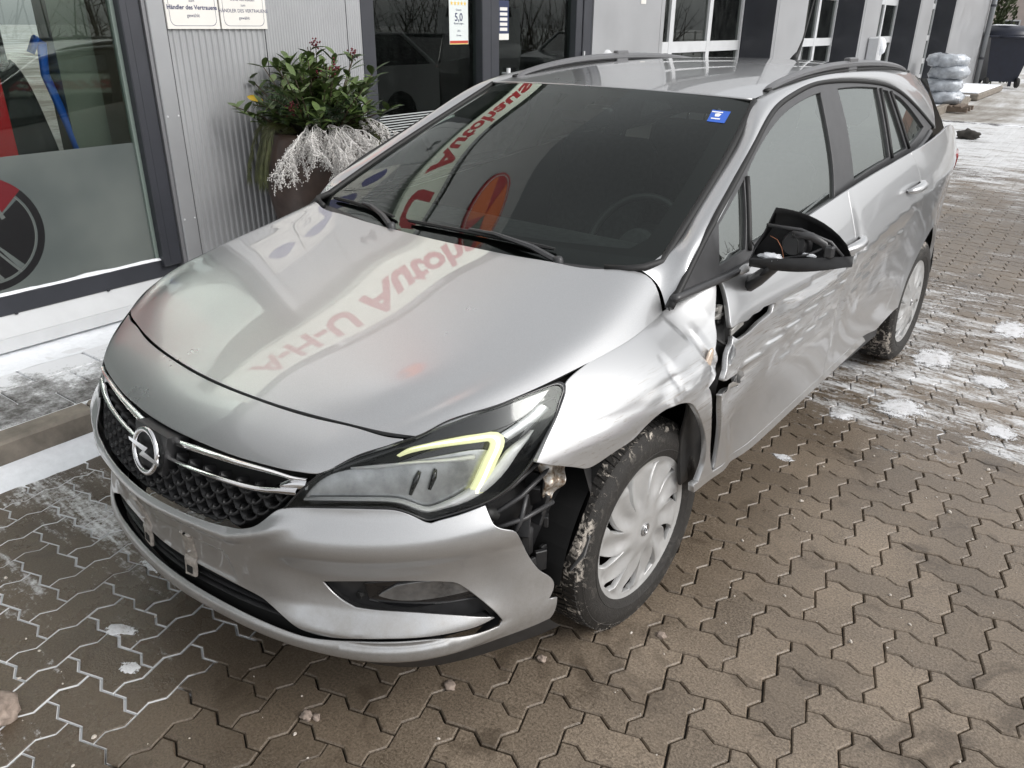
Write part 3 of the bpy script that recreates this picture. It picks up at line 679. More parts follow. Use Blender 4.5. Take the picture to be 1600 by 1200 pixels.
# snow ridge shovelled against the kerb, and along the sill
def ridge(name, d0, d1, prof, seed, label=None, n=90):
    rr = random.Random(seed); V = []; F = []; m_ = len(prof)
    from mathutils import noise as _n
    for i in range(n):
        d = d0+(d1-d0)*i/(n-1)
        for j, (o, z) in enumerate(prof):
            q = _n.noise(Vector((d*5, j*.9, seed)))*.014+_n.noise(Vector((d*22, j*2.1, seed)))*.006; mid = 0 < j < m_-1
            V.append(Bp(d, o+(q*1.2 if j == m_-1 else q*.4), z+(q*.8 if mid else 0)))
    F = [(i*m_+j, i*m_+j+1, (i+1)*m_+j+1, (i+1)*m_+j) for i in range(n-1) for j in range(m_-1)]
    o = MB().add(V, F).build(name, M_SNOW, None, smooth=True); o['kind'] = 'stuff'
    if label: tag(o, label, 'snow')
    return o
ridge('snow', -3.0, 9.0, [(-1.512, .050), (-1.49, .045), (-1.45, .032), (-1.41, .012), (-1.375, -.008)], 1, 'ridge of snow lying along the foot of the kerb', 160)
ridge('snow', -3.0, 2.0, [(-2.415, .160), (-2.38, .152), (-2.33, .143), (-2.27, .136), (-2.20, .1335)], 2, 'drifted snow on the walkway below the showroom window', 90)
# --- showroom window
WN = empty('showroom_window', (0, 0, 0), parent=BLD)
bbox('base_plinth', -6, .60, -2.60, -2.43, .10, .175, mat('plinth_dark', (.05, .04, .03), .7), WN)
b = MB(); prof = [(-2.385, .172), (-2.385, .232), (-2.47, .315), (-2.60, .315), (-2.60, .172)]
V = [Bp(d, o, z) for d in (-6, .60) for o, z in prof]; n = 5
b.add(V, [(i, (i+1) % n, n+(i+1) % n, n+i) for i in range(n)]+[tuple(range(n)), tuple(range(n, 2*n))]); b.build('window_ledge', M_WHITE, WN)
bbox('ledge_nose', -6, .60, -2.383, -2.375, .172, .236, M_WHITE, WN)
for d in (-.30, .16, -1.1): bbox('ledge_screw', d, d+.012, -2.47, -2.455, .314, .324, M_ANTH, WN)
bbox('frame_sill', -6, .585, -2.52, -2.462, .317, .412, M_ANTH, WN, .004)
bbox('frame_post', .483, .590, -2.54, -2.425, .38, 3.2, M_ANTH, WN, .005)
bbox('frame_post_groove', .520, .526, -2.43, -2.4235, .40, 3.19, M_RUB if 'M_RUB' in globals() else M_ANTH, WN)
bbox('glazing_bead', .462, .482, -2.505, -2.470, .41, 3.2, mat('bead_green', (.18, .22, .20), .3), WN)
bbox('window_pane', -6, .470, -2.492, -2.486, .405, 3.2, M_SHOW, WN)
ridge('snow', -3.0, .585, [(-2.482, .413), (-2.478, .424), (-2.468, .425), (-2.461, .413)], 4, 'thin strip of snow on the bottom frame of the showroom window', 120)
m = bpy.data.materials.new('frosted_film'); m.use_nodes = True; nt = m.node_tree; p = nt.nodes['Principled BSDF']
p.inputs['Base Color'].default_value = (.105, .118, .112, 1); p.inputs['Roughness'].default_value = .16
f = _noise(nt, 1.6, 3, .5, 'World'); nt.links.new(_ramp(nt, f, [(.3, (.085, .098, .096)), (.7, (.15, .165, .155))]), p.inputs['Base Color'])
bbox('frosted_film', -6, .472, -2.4855, -2.4845, .413, 1.04, m, WN)
# round emblem on the film
EM = empty('window_emblem', (0, 0, 0), parent=WN)
Me = Matrix.Translation(Bp(-.335, -2.4838, .705)) @ Matrix(((-math.sin(BA), 0, math.cos(BA), 0), (math.cos(BA), 0, math.sin(BA), 0), (0, 1, 0, 0), (0, 0, 0, 1)))
M_EMB = mat('emblem_black', (.010, .010, .011), .35); M_EMR = mat('emblem_red', (.11, .006, .010), .4); M_EML = mat('emblem_line', (.10, .11, .105), .4)
def flat_ring(r0, r1, z, a0=0, a1=360, n=64):
    V = []; F = []
    for k in range(n+1):
        t = R(a0+(a1-a0)*k/n)
        for r in (r0, r1): V.append(Me @ Vector((r*math.cos(t), r*math.sin(t), z)))
    return V, [(2*k, 2*k+1, 2*k+3, 2*k+2) for k in range(n)]
MB().add(*flat_ring(.235, .268, .0004)).build('emblem_ring', M_EMB, EM)
MB().add(*flat_ring(.222, .226, .0004)).build('emblem_inner_line', M_EML, EM)
MB().add(*flat_ring(.0, .221, .0002, -50, 38)).build('emblem_field', M_EMB, EM)
MB().add(*flat_ring(.0, .221, .0002, -150, -58)).build('emblem_field', M_EMB, EM)
MB().add(*flat_ring(.05, .268, .0007, 42, 88)).build('emblem_red_field', M_EMR, EM)
for (x0, y0, x1, y1, w_) in ((.02, .26, .10, .06, .010), (-.10, .10, .12, -.20, .006), (-.14, .02, .03, -.22, .010)):
    dx, dy = x1-x0, y1-y0; L = math.hypot(dx, dy); nx, ny = -dy/L*w_, dx/L*w_
    V = [Me @ Vector(v) for v in ((x0+nx, y0+ny, .001), (x1+nx, y1+ny, .001), (x1-nx, y1-ny, .001), (x0-nx, y0-ny, .001))]
    MB().add(V, [(0, 1, 2, 3)]).build('emblem_stroke', M_EML, EM)
# showroom behind the glass
M_ROOM = mat('showroom_wall', (.16, .16, .15), .8, var=.3, vscale=2)
bbox('showroom_back_wall', -6, .60, -5.0, -4.95, .1, 3.2, M_ROOM, WN)
bbox('showroom_floor', -6, .60, -5.0, -2.55, .10, .13, mat('showroom_floor', (.20, .20, .19), .3), WN)
bbox('showroom_ceiling', -6, 5.0, -5.0, -2.52, 3.12, 3.16, mat('showroom_ceiling', (.5, .5, .5), .8), WN)
bbox('partition_panel', .25, .44, -2.80, -2.66, .13, 3.0, mat('partition_grey', (.20, .205, .18), .7), WN)
BN = MB().box(-.62, -.015, -2.72, -2.70, .13, 2.6, BM).build('roll_up_banner', mat('banner_red', (.62, .006, .016), .6, var=.15, vscale=4)); tag(BN, 'tall red banner standing behind the showroom window', 'banner')
# coat stand with a grey cloth and a blue lanyard
CS = empty('clothes_rack', Bp(.05, -2.78, .13), 'dark clothes rack with grey scarf and blue strap behind the window', 'clothes rack')
def CSl(d, o, z): return BM.to_3x3() @ Vector((d, o, z))
MB().tube([CSl(0, 0, 0), CSl(0, 0, 1.45)], .02, 8).build('post', M_ANTH, CS, smooth=True)
def drape(name, c, w_, h_, m_, seed, lean=0.):
    from mathutils import noise as _n
    V = []; F = []; nu, nv = 22, 18
    for j in range(nv):
        t = j/(nv-1)
        for i in range(nu):
            s = i/(nu-1); a = 2*math.pi*s; rr = (.25+.75*t**.6)*w_*(1+.22*math.sin(5*a+seed)*t); q = _n.noise(Vector((a, t*3, seed)))*.03
            V.append(CSl(c[0]+rr*math.cos(a)+lean*t, c[1]+rr*math.sin(a)*.5, c[2]-h_*t+q))
    for j in range(nv-1):
        for i in range(nu-1): F.append((j*nu+i, j*nu+i+1, (j+1)*nu+i+1, (j+1)*nu+i))
    return MB().add(V, F).build(name, m_, CS, smooth=True)
drape('dark_jacket', (.0, 0, 1.30), .19, .75, mat('jacket_black', (.012, .012, .013), .85), 2)
drape('grey_scarf', (-.14, .06, 1.43), .085, .36, mat('scarf_grey', (.42, .47, .43), .8, var=.12, vscale=9), 5, -.05)
drape('dark_trousers', (-.05, 0, .95), .16, .6, mat('trousers_grey', (.05, .05, .05), .85), 8)
MB().tube([CSl(.10, .08, 1.34), CSl(.13, .09, 1.40), CSl(.16, .08, 1.38), CSl(.145, .08, 1.24), CSl(.20, .09, 1.0), CSl(.24, .09, .78)], [.045, .052, .052, .044, .046, .046], 8, flat=.4).build('blue_strap', mat('strap_blue', (.015, .12, .62), .6), CS, smooth=True)
# --- clad pier with corrugated sheets
PR = empty('clad_pier', (0, 0, 0), parent=BLD)
bbox('pier_flashing', .612, .704, -2.60, -2.400, .10, 4.2, M_FLASH, PR, .004)
bbox('flashing_edge', .592, .611, -2.60, -2.412, .10, 4.2, mat('flashing_side', (.20, .20, .21), .4, .3), PR)
for d in (.628, .690):
    for z in (.62, 1.16): MB().lathe([(0, .004), (.005, .003), (.006, 0)], 8, Matrix.Translation(Bp(d, -2.400, z)) @ Matrix.Rotation(R(90), 4, 'Y')).build('rivet', M_WHITE, PR)
def corrugated(name, d0, d1, pitch, depth, o=-2.405, z0=.10, z1=4.2):
    prof = []; d = d0
    while d < d1-1e-6:
        for f, q in ((0, 0), (.14, 0), (.32, -1), (.62, -1), (.80, 0)): 
            if d+f*pitch < d1: prof.append((d+f*pitch, o+q*depth))
        d += pitch
    prof.append((d1, o))
    V = []; F = []
    for dd, oo in prof: V += [Bp(dd, oo, z0), Bp(dd, oo, z1)]
    for i in range(len(prof)-1): F.append((2*i, 2*i+1, 2*i+3, 2*i+2))
    return MB().add(V, F).build(name, M_CLAD, PR)
corrugated('corrugated_sheet', .708, 1.303, .0372, .0065)
corrugated('corrugated_sheet', 1.309, 1.922, .0190, .0022)
corrugated('corrugated_sheet', 1.928, 2.045, .019, .0022)
bbox('pier_core', .60, 2.05, -2.60, -2.414, .08, 4.2, M_RUB if 'M_RUB' in globals() else M_ANTH, PR)
# award plates
M_PLT = mat('plate_white', (.72, .70, .66), .35, var=.04, vscale=6); M_PTX = mat('plate_ink', (.02, .025, .10), .5); M_SHLD = mat('shield_blue', (.05, .05, .20), .35)
def wall_text(body, d, o, z, size, m_, parent, bold=0., sx=1.):
    me = text_mesh(body, size, 'lettering', 0., bold, sx=sx)
    ob = link('lettering', me, m_, parent)
    ob.matrix_local = Matrix.Translation(Bp(d, o, z)) @ Matrix(((-math.sin(BA), 0, math.cos(BA), 0), (math.cos(BA), 0, math.sin(BA), 0), (0, 1, 0, 0), (0, 0, 0, 1)))
    return ob
def plate(d0, d1, z0, lines, label):
    PL = empty('award_plate', (0, 0, 0), label, 'plate', 'award plates on the pier')
    MB().box(d0, d1, -2.404, -2.392, z0, z0+.62, BM, .001).build('plate_board', M_PLT, PL)
    dc = (d0+d1)/2; w_ = (d1-d0)/2-.018
    # rounded border line
    pts = []
    for (cx, cz, a0) in ((w_-.03, .045, -90), (w_-.03, .575, 0), (-w_+.03, .575, 90), (-w_+.03, .045, 180)):
        for t in np.linspace(a0, a0+90, 5): pts.append((cx+.03*math.cos(R(t)), cz+.03*math.sin(R(t))))
    n = len(pts); V = [Bp(dc+x, -2.3915, z0+z) for x, z in pts]+[Bp(dc+x*.985, -2.3915, z0+.31+(z-.31)*.993) for x, z in pts]
    MB().add(V, [(i, (i+1) % n, n+(i+1) % n, n+i) for i in range(n)]).build('plate_border', M_PTX, PL)
    for (txt, z, s, b_) in lines: wall_text(txt, dc, -2.3912, z0+z, s, M_PTX, PL, b_)
    sh = [(.11*math.cos(t)*(1+.06*math.cos(6*t)), .085*math.sin(t)*(1+.08*math.cos(4*t))) for t in np.linspace(0, 2*math.pi, 37)[:-1]]
    V = [Bp(dc+x, -2.3913, z0+.46+z) for x, z in sh]; MB().add(V, [tuple(range(len(V)))]).build('award_shield', M_SHLD, PL)
plate(.706, 1.012, 1.578, [('gewählt', .064, .024, 0), ('Händler des Vertrauens', .102, .030, .0006), ('zum', .134, .020, 0), ('wurde von Kunden', .160, .022, 0), ('in Henstedt-Ulzburg', .232, .026, .0006)], 'cream award plate nearer the showroom window')
plate(1.022, 1.318, 1.578, [('gewählt', .055, .022, 0), ('HÄNDLER DES VERTRAUENS', .090, .0245, 0), ('zum', .118, .018, 0), ('wurde von Kunden', .145, .020, 0), ('in 24558 Henstedt-Ulzburg', .186, .025, .0004), ('Inh. Jan Frenz', .226, .034, .0008)], 'cream award plate nearer the glazed entrance')
# --- glazed entrance
EN = empty('entrance_glazing', (0, 0, 0), parent=BLD)
bbox('frame_post', 2.048, 2.165, -2.56, -2.405, .10, 3.2, M_ANTH, EN, .005)
bbox('frame_post', 3.290, 3.395, -2.56, -2.420, .10, 3.2, M_ANTH, EN, .005)
bbox('door_stile', 3.400, 3.505, -2.55, -2.425, .12, 3.1, M_ANTH, EN, .005)
bbox('door_stile', 4.60, 4.70, -2.55, -2.425, .12, 3.1, M_ANTH, EN, .005)
bbox('frame_post', 4.705, 4.845, -2.56, -2.415, .10, 3.2, M_ANTH, EN, .005)
bbox('frame_sill', 2.165, 3.29, -2.54, -2.44, .10, .24, M_ANTH, EN); bbox('door_rail', 3.505, 4.60, -2.54, -2.44, .12, .28, M_ANTH, EN)
bbox('window_pane', 2.165, 3.29, -2.492, -2.486, .24, 3.2, M_SHOW, EN); bbox('door_pane', 3.505, 4.60, -2.492, -2.486, .28, 3.1, M_SHOW, EN)
# striped film on the lower part of the panes
m = glassmat('striped_film', (.42, .44, .44), 1.5)
for k in range(46):
    z = .25+k*.0172
    bbox('film_stripe', 2.17, 3.285, -2.4850, -2.4842, z, z+.008, mat('film_white', (.40, .42, .42), .5), EN) if k % 1 == 0 else None
bbox('film_back', 2.17, 3.285, -2.4858, -2.4852, .25, 1.04, m, EN)
MB().tube([Bp(3.55, -2.37, .95), Bp(3.55, -2.37, 1.30)], .017, 10).tube([Bp(3.55, -2.43, 1.0), Bp(3.55, -2.37, 1.0)], .009, 8).tube([Bp(3.55, -2.43, 1.26), Bp(3.55, -2.37, 1.26)], .009, 8).build('door_handle', M_CHROME if 'M_CHROME' in globals() else M_WHITE, EN, smooth=True)
bbox('hinge', 4.70, 4.715, -2.41, -2.395, 1.30, 1.40, M_WHITE, EN)
PO = empty('rating_poster', (0, 0, 0), 'white rating poster reading 5,0 with five gold stars', 'poster')
MB().box(2.985, 3.198, -2.4845, -2.483, 1.475, 1.92, BM).build('poster_sheet', mat('poster_paper', (.66, .70, .69), .5), PO)
MB().box(2.988, 3.195, -2.4828, -2.4824, 1.482, 1.500, BM).build('poster_stripe', mat('stripe_red', (.45, .05, .03), .5), PO); MB().box(2.988, 3.195, -2.4828, -2.4824, 1.476, 1.481, BM).build('poster_stripe', mat('stripe_gold', (.7, .5, .1), .5), PO)
wall_text('5,0', 3.09, -2.4822, 1.655, .075, M_PTX, PO, .001); wall_text('Bewertungen', 3.09, -2.4822, 1.615, .020, M_PTX, PO); wall_text('Gesamt', 3.09, -2.4822, 1.705, .020, M_PTX, PO)
wall_text('Kundenbewertung', 3.09, -2.4822, 1.835, .022, M_PTX, PO); wall_text('Auszeichnung', 3.09, -2.4822, 1.80, .018, M_PTX, PO); wall_text('2023', 3.09, -2.4822, 1.565, .018, M_PTX, PO); wall_text('Partner', 3.09, -2.4822, 1.535, .018, M_PTX, PO)
for k in range(5):
    st_ = [((.017 if i % 2 == 0 else .007)*math.sin(i*math.pi/5), (.017 if i % 2 == 0 else .007)*math.cos(i*math.pi/5)) for i in range(10)]
    MB().add([Bp(3.015+k*.037+x, -2.4822, 1.748+z) for x, z in st_], [tuple(range(10))]).build('star', mat('star_gold', (.75, .50, .06), .5), PO)
OH = empty('opening_hours_sign', (0, 0, 0), 'dark blue opening hours sign on the entrance door', 'sign')
MB().box(3.512, 3.70, -2.4845, -2.483, 1.50, 1.78, BM).build('sign_sheet', mat('sign_navy', (.02, .03, .08), .4), OH)
for k in range(5): MB().box(3.585, 3.68, -2.4828, -2.4824, 1.565+k*.036, 1.588+k*.036, BM).build('hours_field', M_PLT, OH)
for k in range(5): MB().box(3.525, 3.575, -2.4828, -2.4824, 1.570+k*.036, 1.583+k*.036, BM).build('day_field', M_PLT, OH)
MB().box(3.512, 3.70, -2.4828, -2.4824, 1.50, 1.545, BM).build('sign_foot', M_PLT, OH)
# things inside the entrance
bbox('back_wall', 2.0, 4.9, -6.0, -5.9, .1, 3.2, mat('hall_wall', (.16, .135, .11), .8, var=.3, vscale=1.2), EN)
bbox('hall_floor', .6, 4.9, -6.0, -2.55, .10, .12, mat('hall_floor', (.16, .15, .14), .3), EN)
bbox('hall_partition', 2.6, 2.72, -4.6, -3.2, .12, 2.9, M_ANTH, EN)
DK = empty('reception_desk', (0, 0, 0), 'brown reception desk inside the glazed entrance', 'desk')
MB().box(3.0, 4.3, -4.2, -3.6, .12, 1.10, BM, .02).build('desk_body', mat('desk_brown', (.20, .15, .11), .5, var=.2, vscale=6), DK); MB().box(2.95, 4.35, -4.25, -3.5, 1.105, 1.15, BM, .01).build('desk_top', mat('desk_top', (.30, .25, .2), .4), DK)
PL_ = empty('pendant_lamp', (0, 0, 0), 'lit ceiling lamp glowing inside the glazed entrance', 'lamp')
Mq = Matrix.Translation(Bp(3.1, -4.4, 2.35)); MB().lathe([(0, .05), (.06, .04), (.09, -.02), (.05, -.05), (0, -.055)], 16, Mq).build('lamp_bulb', mat('lamp_glow', (1, .8, .5), .5, emit=(1, .75, .4), estr=6.), PL_, smooth=True); MB().tube([Bp(3.1, -4.4, 2.4), Bp(3.1, -4.4, 3.12)], .006, 6).build('lamp_cord', M_ANTH, PL_)
# --- plain wall and workshop bays beyond
bbox('wall_panel', 4.848, 6.14, -2.75, -2.405, .02, 4.2, M_CLAD, None); bbox('wall_panel', 6.146, 6.22, -2.75, -2.405, .02, 4.2, M_CLAD, None)
SG = MB().box(5.70, 5.80, -2.4045, -2.400, 1.80, 1.90, BM).build('small_notice', M_PLT); tag(SG, 'small white notice on the wall beside the entrance', 'notice')
WL = empty('wall_light', (0, 0, 0), 'small round white wall light just above the car roof', 'light')
MB().lathe([(0, .05), (.05, .04), (.075, .01), (.078, 0)], 20, Matrix.Translation(Bp(5.12, -2.405, 1.33)) @ BM.to_3x3().to_4x4() @ Matrix.Rotation(R(-90), 4, 'X')).build('light_dome', M_WHITE, WL, smooth=True)
piers = [(9.39, 10.62), (13.52, 14.62), (17.70, 18.95), (21.50, 26.75)]
for k, (a, b_) in enumerate(piers):
    P_ = empty('bay_pier', (0, 0, 0), parent=BLD)
    bbox('pier_skin', a+.10, b_, -2.80, -2.405, .02, 4.2, M_CLAD, P_)
    bbox('pier_edge', a, a+.099, -2.80, -2.408, .02, 4.2, M_FLASH, P_)
    bbox('bay_reveal', a-.006, a-.001, -3.10, -2.412, .02, 4.2, M_ANTH, P_)
M_BAY = glassmat('bay_glass', (.35, .35, .34), 1.5, dirt=.03)
prev = 6.22
for k, (a, b_) in enumerate(piers):
    D_ = empty('workshop_door', (0, 0, 0), parent=BLD)
    d0, d1 = prev+.02, a-.02; o0, o1 = -2.90, -2.84
    zs = [.10, .72, 1.34, 1.40, 1.96, 2.58, 3.20]
    rails = [(.10, .55), (.80, .92), (1.32, 1.44), (2.02, 2.14), (2.72, 2.84), (3.4, 3.6)]
    for z0, z1 in rails: bbox('door_rail', d0, d1, o0, o1, z0, z1, M_WHITE, D_)
    nm = 3
    for j in range(nm+1):
        c_ = d0+(d1-d0)*j/nm; bbox('door_stile', max(d0, c_-.05), min(d1, c_+.05), o0-.002, o1+.003, .10, 3.6, M_WHITE, D_)
    for (z0, z1) in zip([r[1] for r in rails[:-1]], [r[0] for r in rails[1:]]):
        for j in range(nm):
            bbox('door_pane', d0+(d1-d0)*j/nm+.05, d0+(d1-d0)*(j+1)/nm-.05, -2.873, -2.867, z0, z1, M_BAY, D_)
    bbox('bay_back', d0, d1, -5.2, -5.1, .1, 3.6, mat('workshop_dark%d' % (k % 2), ((.20, .14, .10), (.09, .085, .08))[k % 2], .8, var=.5, vscale=1.5), D_)
    prev = b_
bbox('bay_header', 6.2, 26.75, -3.2, -2.42, 3.55, 4.2, M_CLAD, None)
bbox('workshop_roof_slab', -6, 26.75, -8.0, -2.62, 4.10, 4.18, M_ANTH, None)
bbox('workshop_floor', 6.2, 26.7, -5.2, -2.8, .02, .05, mat('hall_floor', (.1, .1, .1)), None)
bbox('upper_fascia', -6, 6.25, -2.60, -2.38, 3.2, 4.75, M_CLAD, None)
bbox('end_wall', 26.6, 26.74, -8, -2.81, .0, 4.1, M_CLAD, None)
for d in (13.0, 17.1):   # snow-capped boxes fixed by the bays
    pass
CB = empty('wall_box', (0, 0, 0), 'small snow covered box fixed beside the third workshop bay', 'box'); MB().box(14.10, 14.40, -2.40, -2.20, 1.05, 1.45, BM, .02).build('box_body', M_WHITE, CB); lump('box_snow', Bp(14.28, -2.22, 1.30), .10, .12, .16, M_SNOW, CB, 9)
DP = empty('drainpipe', (0, 0, 0), 'grey drainpipe on the far corner of the building', 'pipe'); MB().tube([Bp(26.55, -2.30, .02), Bp(26.55, -2.30, 4.2)], .07, 12).build('pipe', mat('pipe_grey', (.22, .23, .24), .4, .4), DP, smooth=True)
for z in (.8, 2.2): MB().lathe([(.082, -.03), (.086, 0), (.082, .03)], 12, Matrix.Translation(Bp(26.55, -2.30, z))).build('pipe_bracket', M_ANTH, DP, smooth=True)

# --- name board over the pier (seen mirrored in bonnet and windscreen; glow added to brighten the mirror image)
SB = empty('name_board', (0, 0, 0), 'cream name board with red lettering and added glow above the silver pier', 'sign')
MB().box(-.75, 3.25, -2.376, -2.330, 2.60, 3.06, BM, .006).build('board', mat('board_cream', (.72, .74, .64), .45, emit=(.80, .90, .76), estr=.34), SB)
_t = wall_text('A-H-U Autohaus', 1.34, -2.3285, 2.82, .42, mat('board_red', (.42, .012, .018), .45, emit=(.55, .01, .02), estr=.22), SB, .014, 1.0)
_w = max(v.co.x for v in _t.data.vertices)-min(v.co.x for v in _t.data.vertices)
for v in _t.data.vertices: v.co.x *= 3.35/_w
wall_text('6-8', 1.58, -2.398, 2.40, .13, M_ANTH, BLD, .003)
LG = empty('round_logo_sign', (0, 0, 0), 'round red and orange logo sign above the name board', 'sign')  # disc and orange sectors carry an added glow to lift their reflections
Ml = Matrix.Translation(Bp(.98, -2.370, 4.12)) @ BM.to_3x3().to_4x4() @ Matrix.Rotation(R(-90), 4, 'X')
MB().lathe([(0, -.03), (.36, -.03), (.36, .012), (0, .012)], 48, Ml).build('logo_disc', mat('logo_red', (.40, .012, .02), .4, emit=(.6, .012, .02), estr=.35), LG)
MB().lathe([(.318, .0125), (.318, .0145), (.334, .0145), (.334, .0125)], 48, Ml).build('logo_line', mat('logo_white', (.75, .75, .72), .4), LG)
def sector(r, a0, a1, z): return [(0, 0)]+[(r*math.cos(R(t)), r*math.sin(R(t))) for t in np.linspace(a0, a1, 20)]
MB().prism(sector(.31, 20, 110, 0), .0125, .015, Ml).build('logo_sector', mat('logo_orange', (.75, .16, .02), .4, emit=(.9, .16, .02), estr=.35), LG); MB().prism(sector(.31, 130, 190, 0), .0125, .015, Ml).build('logo_sector', mat('logo_green', (.08, .14, .10), .4), LG); MB().prism(sector(.31, 210, 330, 0), .0125, .015, Ml).build('logo_sector', mat('logo_orange', (.7, .1, .02), .4), LG)
# ================================================================= CAR
CAR = empty('damaged_car', (0, 0, 0), 'silver estate car with crushed left side and torn front bumper', 'car')
def paint():
    m = mat('silver_paint', (.56, .56, .555), .30, .72, coat=1., coat_r=.02)
    nt = m.node_tree; p = nt.nodes['Principled BSDF']; p.inputs['Coat IOR'].default_value = 1.58
    # fine metallic flake and a thin film of road salt
    fl = _noise(nt, 900, 2, .5); gr = _noise(nt, 3.0, 7, .65, vec=((1, 1, 1),)); sp = _noise(nt, 120, 3, .6)
    c = _mix(nt, _ramp(nt, fl, [(.35, 0), (.65, 1)]), (.435, .44, .445), (.525, .53, .535))
    k = _math(nt, 'MULTIPLY', _ramp(nt, gr, [(.45, 0), (.75, 1)]), _ramp(nt, sp, [(.5, 0), (.7, 1)]))
    c = _mix(nt, _math(nt, 'MULTIPLY', k, .35), c, (.50, .48, .45))
    # road film thrown up on the lower panels
    g = nt.nodes.new('ShaderNodeNewGeometry'); s3 = nt.nodes.new('ShaderNodeSeparateXYZ'); nt.links.new(g.outputs['Position'], s3.inputs[0])
    spl = _noise(nt, 14, 7, .75); rf = _math(nt, 'MULTIPLY', _maprange(nt, s3.outputs['Z'], .62, .26), _ramp(nt, spl, [(.38, 0), (.62, 1)]))
    c = _mix(nt, _math(nt, 'MULTIPLY', rf, .45), c, (.26, .23, .19))
    nt.links.new(c, p.inputs['Base Color'])
    nt.links.new(_math(nt, 'ADD', _math(nt, 'ADD', _math(nt, 'MULTIPLY', gr, .16), .22), _math(nt, 'MULTIPLY', rf, .25)), p.inputs['Roughness'])
    nt.links.new(_math(nt, 'SUBTRACT', 1., _math(nt, 'MULTIPLY', rf, .6)), p.inputs['Coat Weight'])
    return m
def scraped():
    """paint of the crushed side: the same silver with long scuffs, transfer and scratches"""
    m = mat('scraped_paint', (.48, .485, .49), .36, .66, coat=.9, coat_r=.05)
    nt = m.node_tree; p = nt.nodes['Principled BSDF']
    st = _noise(nt, 26, 6, .7, vec=((1, .10, 1.0), (R(8), 0, 0)), dist=.6)
    fine = _noise(nt, 190, 4, .7, vec=((1, .03, 1.2), (R(11), 0, 0)))
    blob = _noise(nt, 3.2, 3, .5)
    g = nt.nodes.new('ShaderNodeNewGeometry'); sx = nt.nodes.new('ShaderNodeSeparateXYZ'); nt.links.new(g.outputs['Position'], sx.inputs[0])
    band = _math(nt, 'MULTIPLY', _ramp(nt, _math(nt, 'MULTIPLY', sx.outputs['Z'], 1.0), [(.50, 0), (.60, 1), (.80, 1), (.87, 0)]),
                 _ramp(nt, _math(nt, 'DIVIDE', sx.outputs['Y'], 2.5), [(.0, .60), (.12, 1), (.75, 1), (.85, 0)]))
    k = _math(nt, 'MULTIPLY', band, _ramp(nt, st, [(.50, 0), (.64, 1)])); k = _math(nt, 'MULTIPLY', k, _ramp(nt, blob, [(.35, .1), (.65, 1)]))
    c = _mix(nt, _math(nt, 'MULTIPLY', k, .55), (.48, .485, .49), (.70, .69, .67))
    k2 = _math(nt, 'MULTIPLY', band, _ramp(nt, fine, [(.57, 0), (.64, 1)]))
    c = _mix(nt, _math(nt, 'MULTIPLY', k2, .70), c, (.24, .19, .14))
    nt.links.new(c, p.inputs['Base Color'])
    nt.links.new(_math(nt, 'ADD', .32, _math(nt, 'MULTIPLY', k, .30)), p.inputs['Roughness'])
    nt.links.new(_math(nt, 'SUBTRACT', .9, _math(nt, 'MULTIPLY', k, .75)), p.inputs['Coat Weight'])
    nt.links.new(_math(nt, 'SUBTRACT', .70, _math(nt, 'MULTIPLY', k, .5)), p.inputs['Metallic'])
    _bump(nt, p, _math(nt, 'ADD', _math(nt, 'MULTIPLY', fine, band), _math(nt, 'MULTIPLY', st, band)), .10, .0010)
    return m
M_P = paint(); M_S = scraped()
M_BLK = mat('black_plastic', (.018, .018, .019), .45, var=.3, vscale=30, bump=.08, bscale=300)
M_TRIM = mat('charcoal_trim', (.045, .045, .047), .38, var=.15, vscale=20)
M_GLOSS = mat('gloss_black', (.008, .008, .009), .08, coat=.5)
M_CHROME = mat('chrome', (.80, .80, .81), .08, 1.0)
M_RUB = mat('rubber_seal', (.012, .012, .012), .6)
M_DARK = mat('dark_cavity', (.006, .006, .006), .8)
M_INT = mat('interior_cloth', (.055, .055, .057), .85, var=.3, vscale=40)
M_STEEL = mat('bent_steel', (.45, .44, .42), .42, .6, var=.35, vscale=18, bump=.3, bscale=40)
M_WS = glassmat('windscreen_glass', (.60, .68, .64), 1.42, dirt=.003)
M_SG = glassmat('side_glass', (.42, .50, .46), 3.0, dirt=.03, film=True)

# --- helpers for damage on the car's left side
def groove(y, z, p0, p1, depth, w, end=.06):
    p0 = np.array(p0); p1 = np.array(p1); d = p1-p0; L = np.linalg.norm(d); d = d/L; n = np.array([-d[1], d[0]])
    s = (y-p0[0])*d[0]+(z-p0[1])*d[1]; t = (y-p0[0])*n[0]+(z-p0[1])*n[1]
    return depth*np.exp(-np.abs(t/w)**1.5)*sstep(-end, end, s)*(1-sstep(L-end, L+end, s))
def dent(y, z, c, ry, rz, depth, rot=0, pw=2.):
    cs, sn = math.cos(rot), math.sin(rot); a = ((y-c[0])*cs+(z-c[1])*sn)/ry; b = (-(y-c[0])*sn+(z-c[1])*cs)/rz
    return depth*np.exp(-np.power(a*a+b*b, pw/2))
def crease(y, z, p0, p1, depth, w, end=.04, w2=None):
    """sharp fold: steep on one side, long ramp on the other"""
    p0 = np.array(p0); p1 = np.array(p1); d = p1-p0; L = np.linalg.norm(d); d = d/L; n = np.array([-d[1], d[0]])
    s = (y-p0[0])*d[0]+(z-p0[1])*d[1]; t = (y-p0[0])*n[0]+(z-p0[1])*n[1]; w2 = w2 or w
    q = np.where(t > 0, np.clip(1-t/w2, 0, 1), np.clip(1+t/w, 0, 1))
    return depth*q*sstep(-end, end, s)*(1-sstep(L-end, L+end, s))
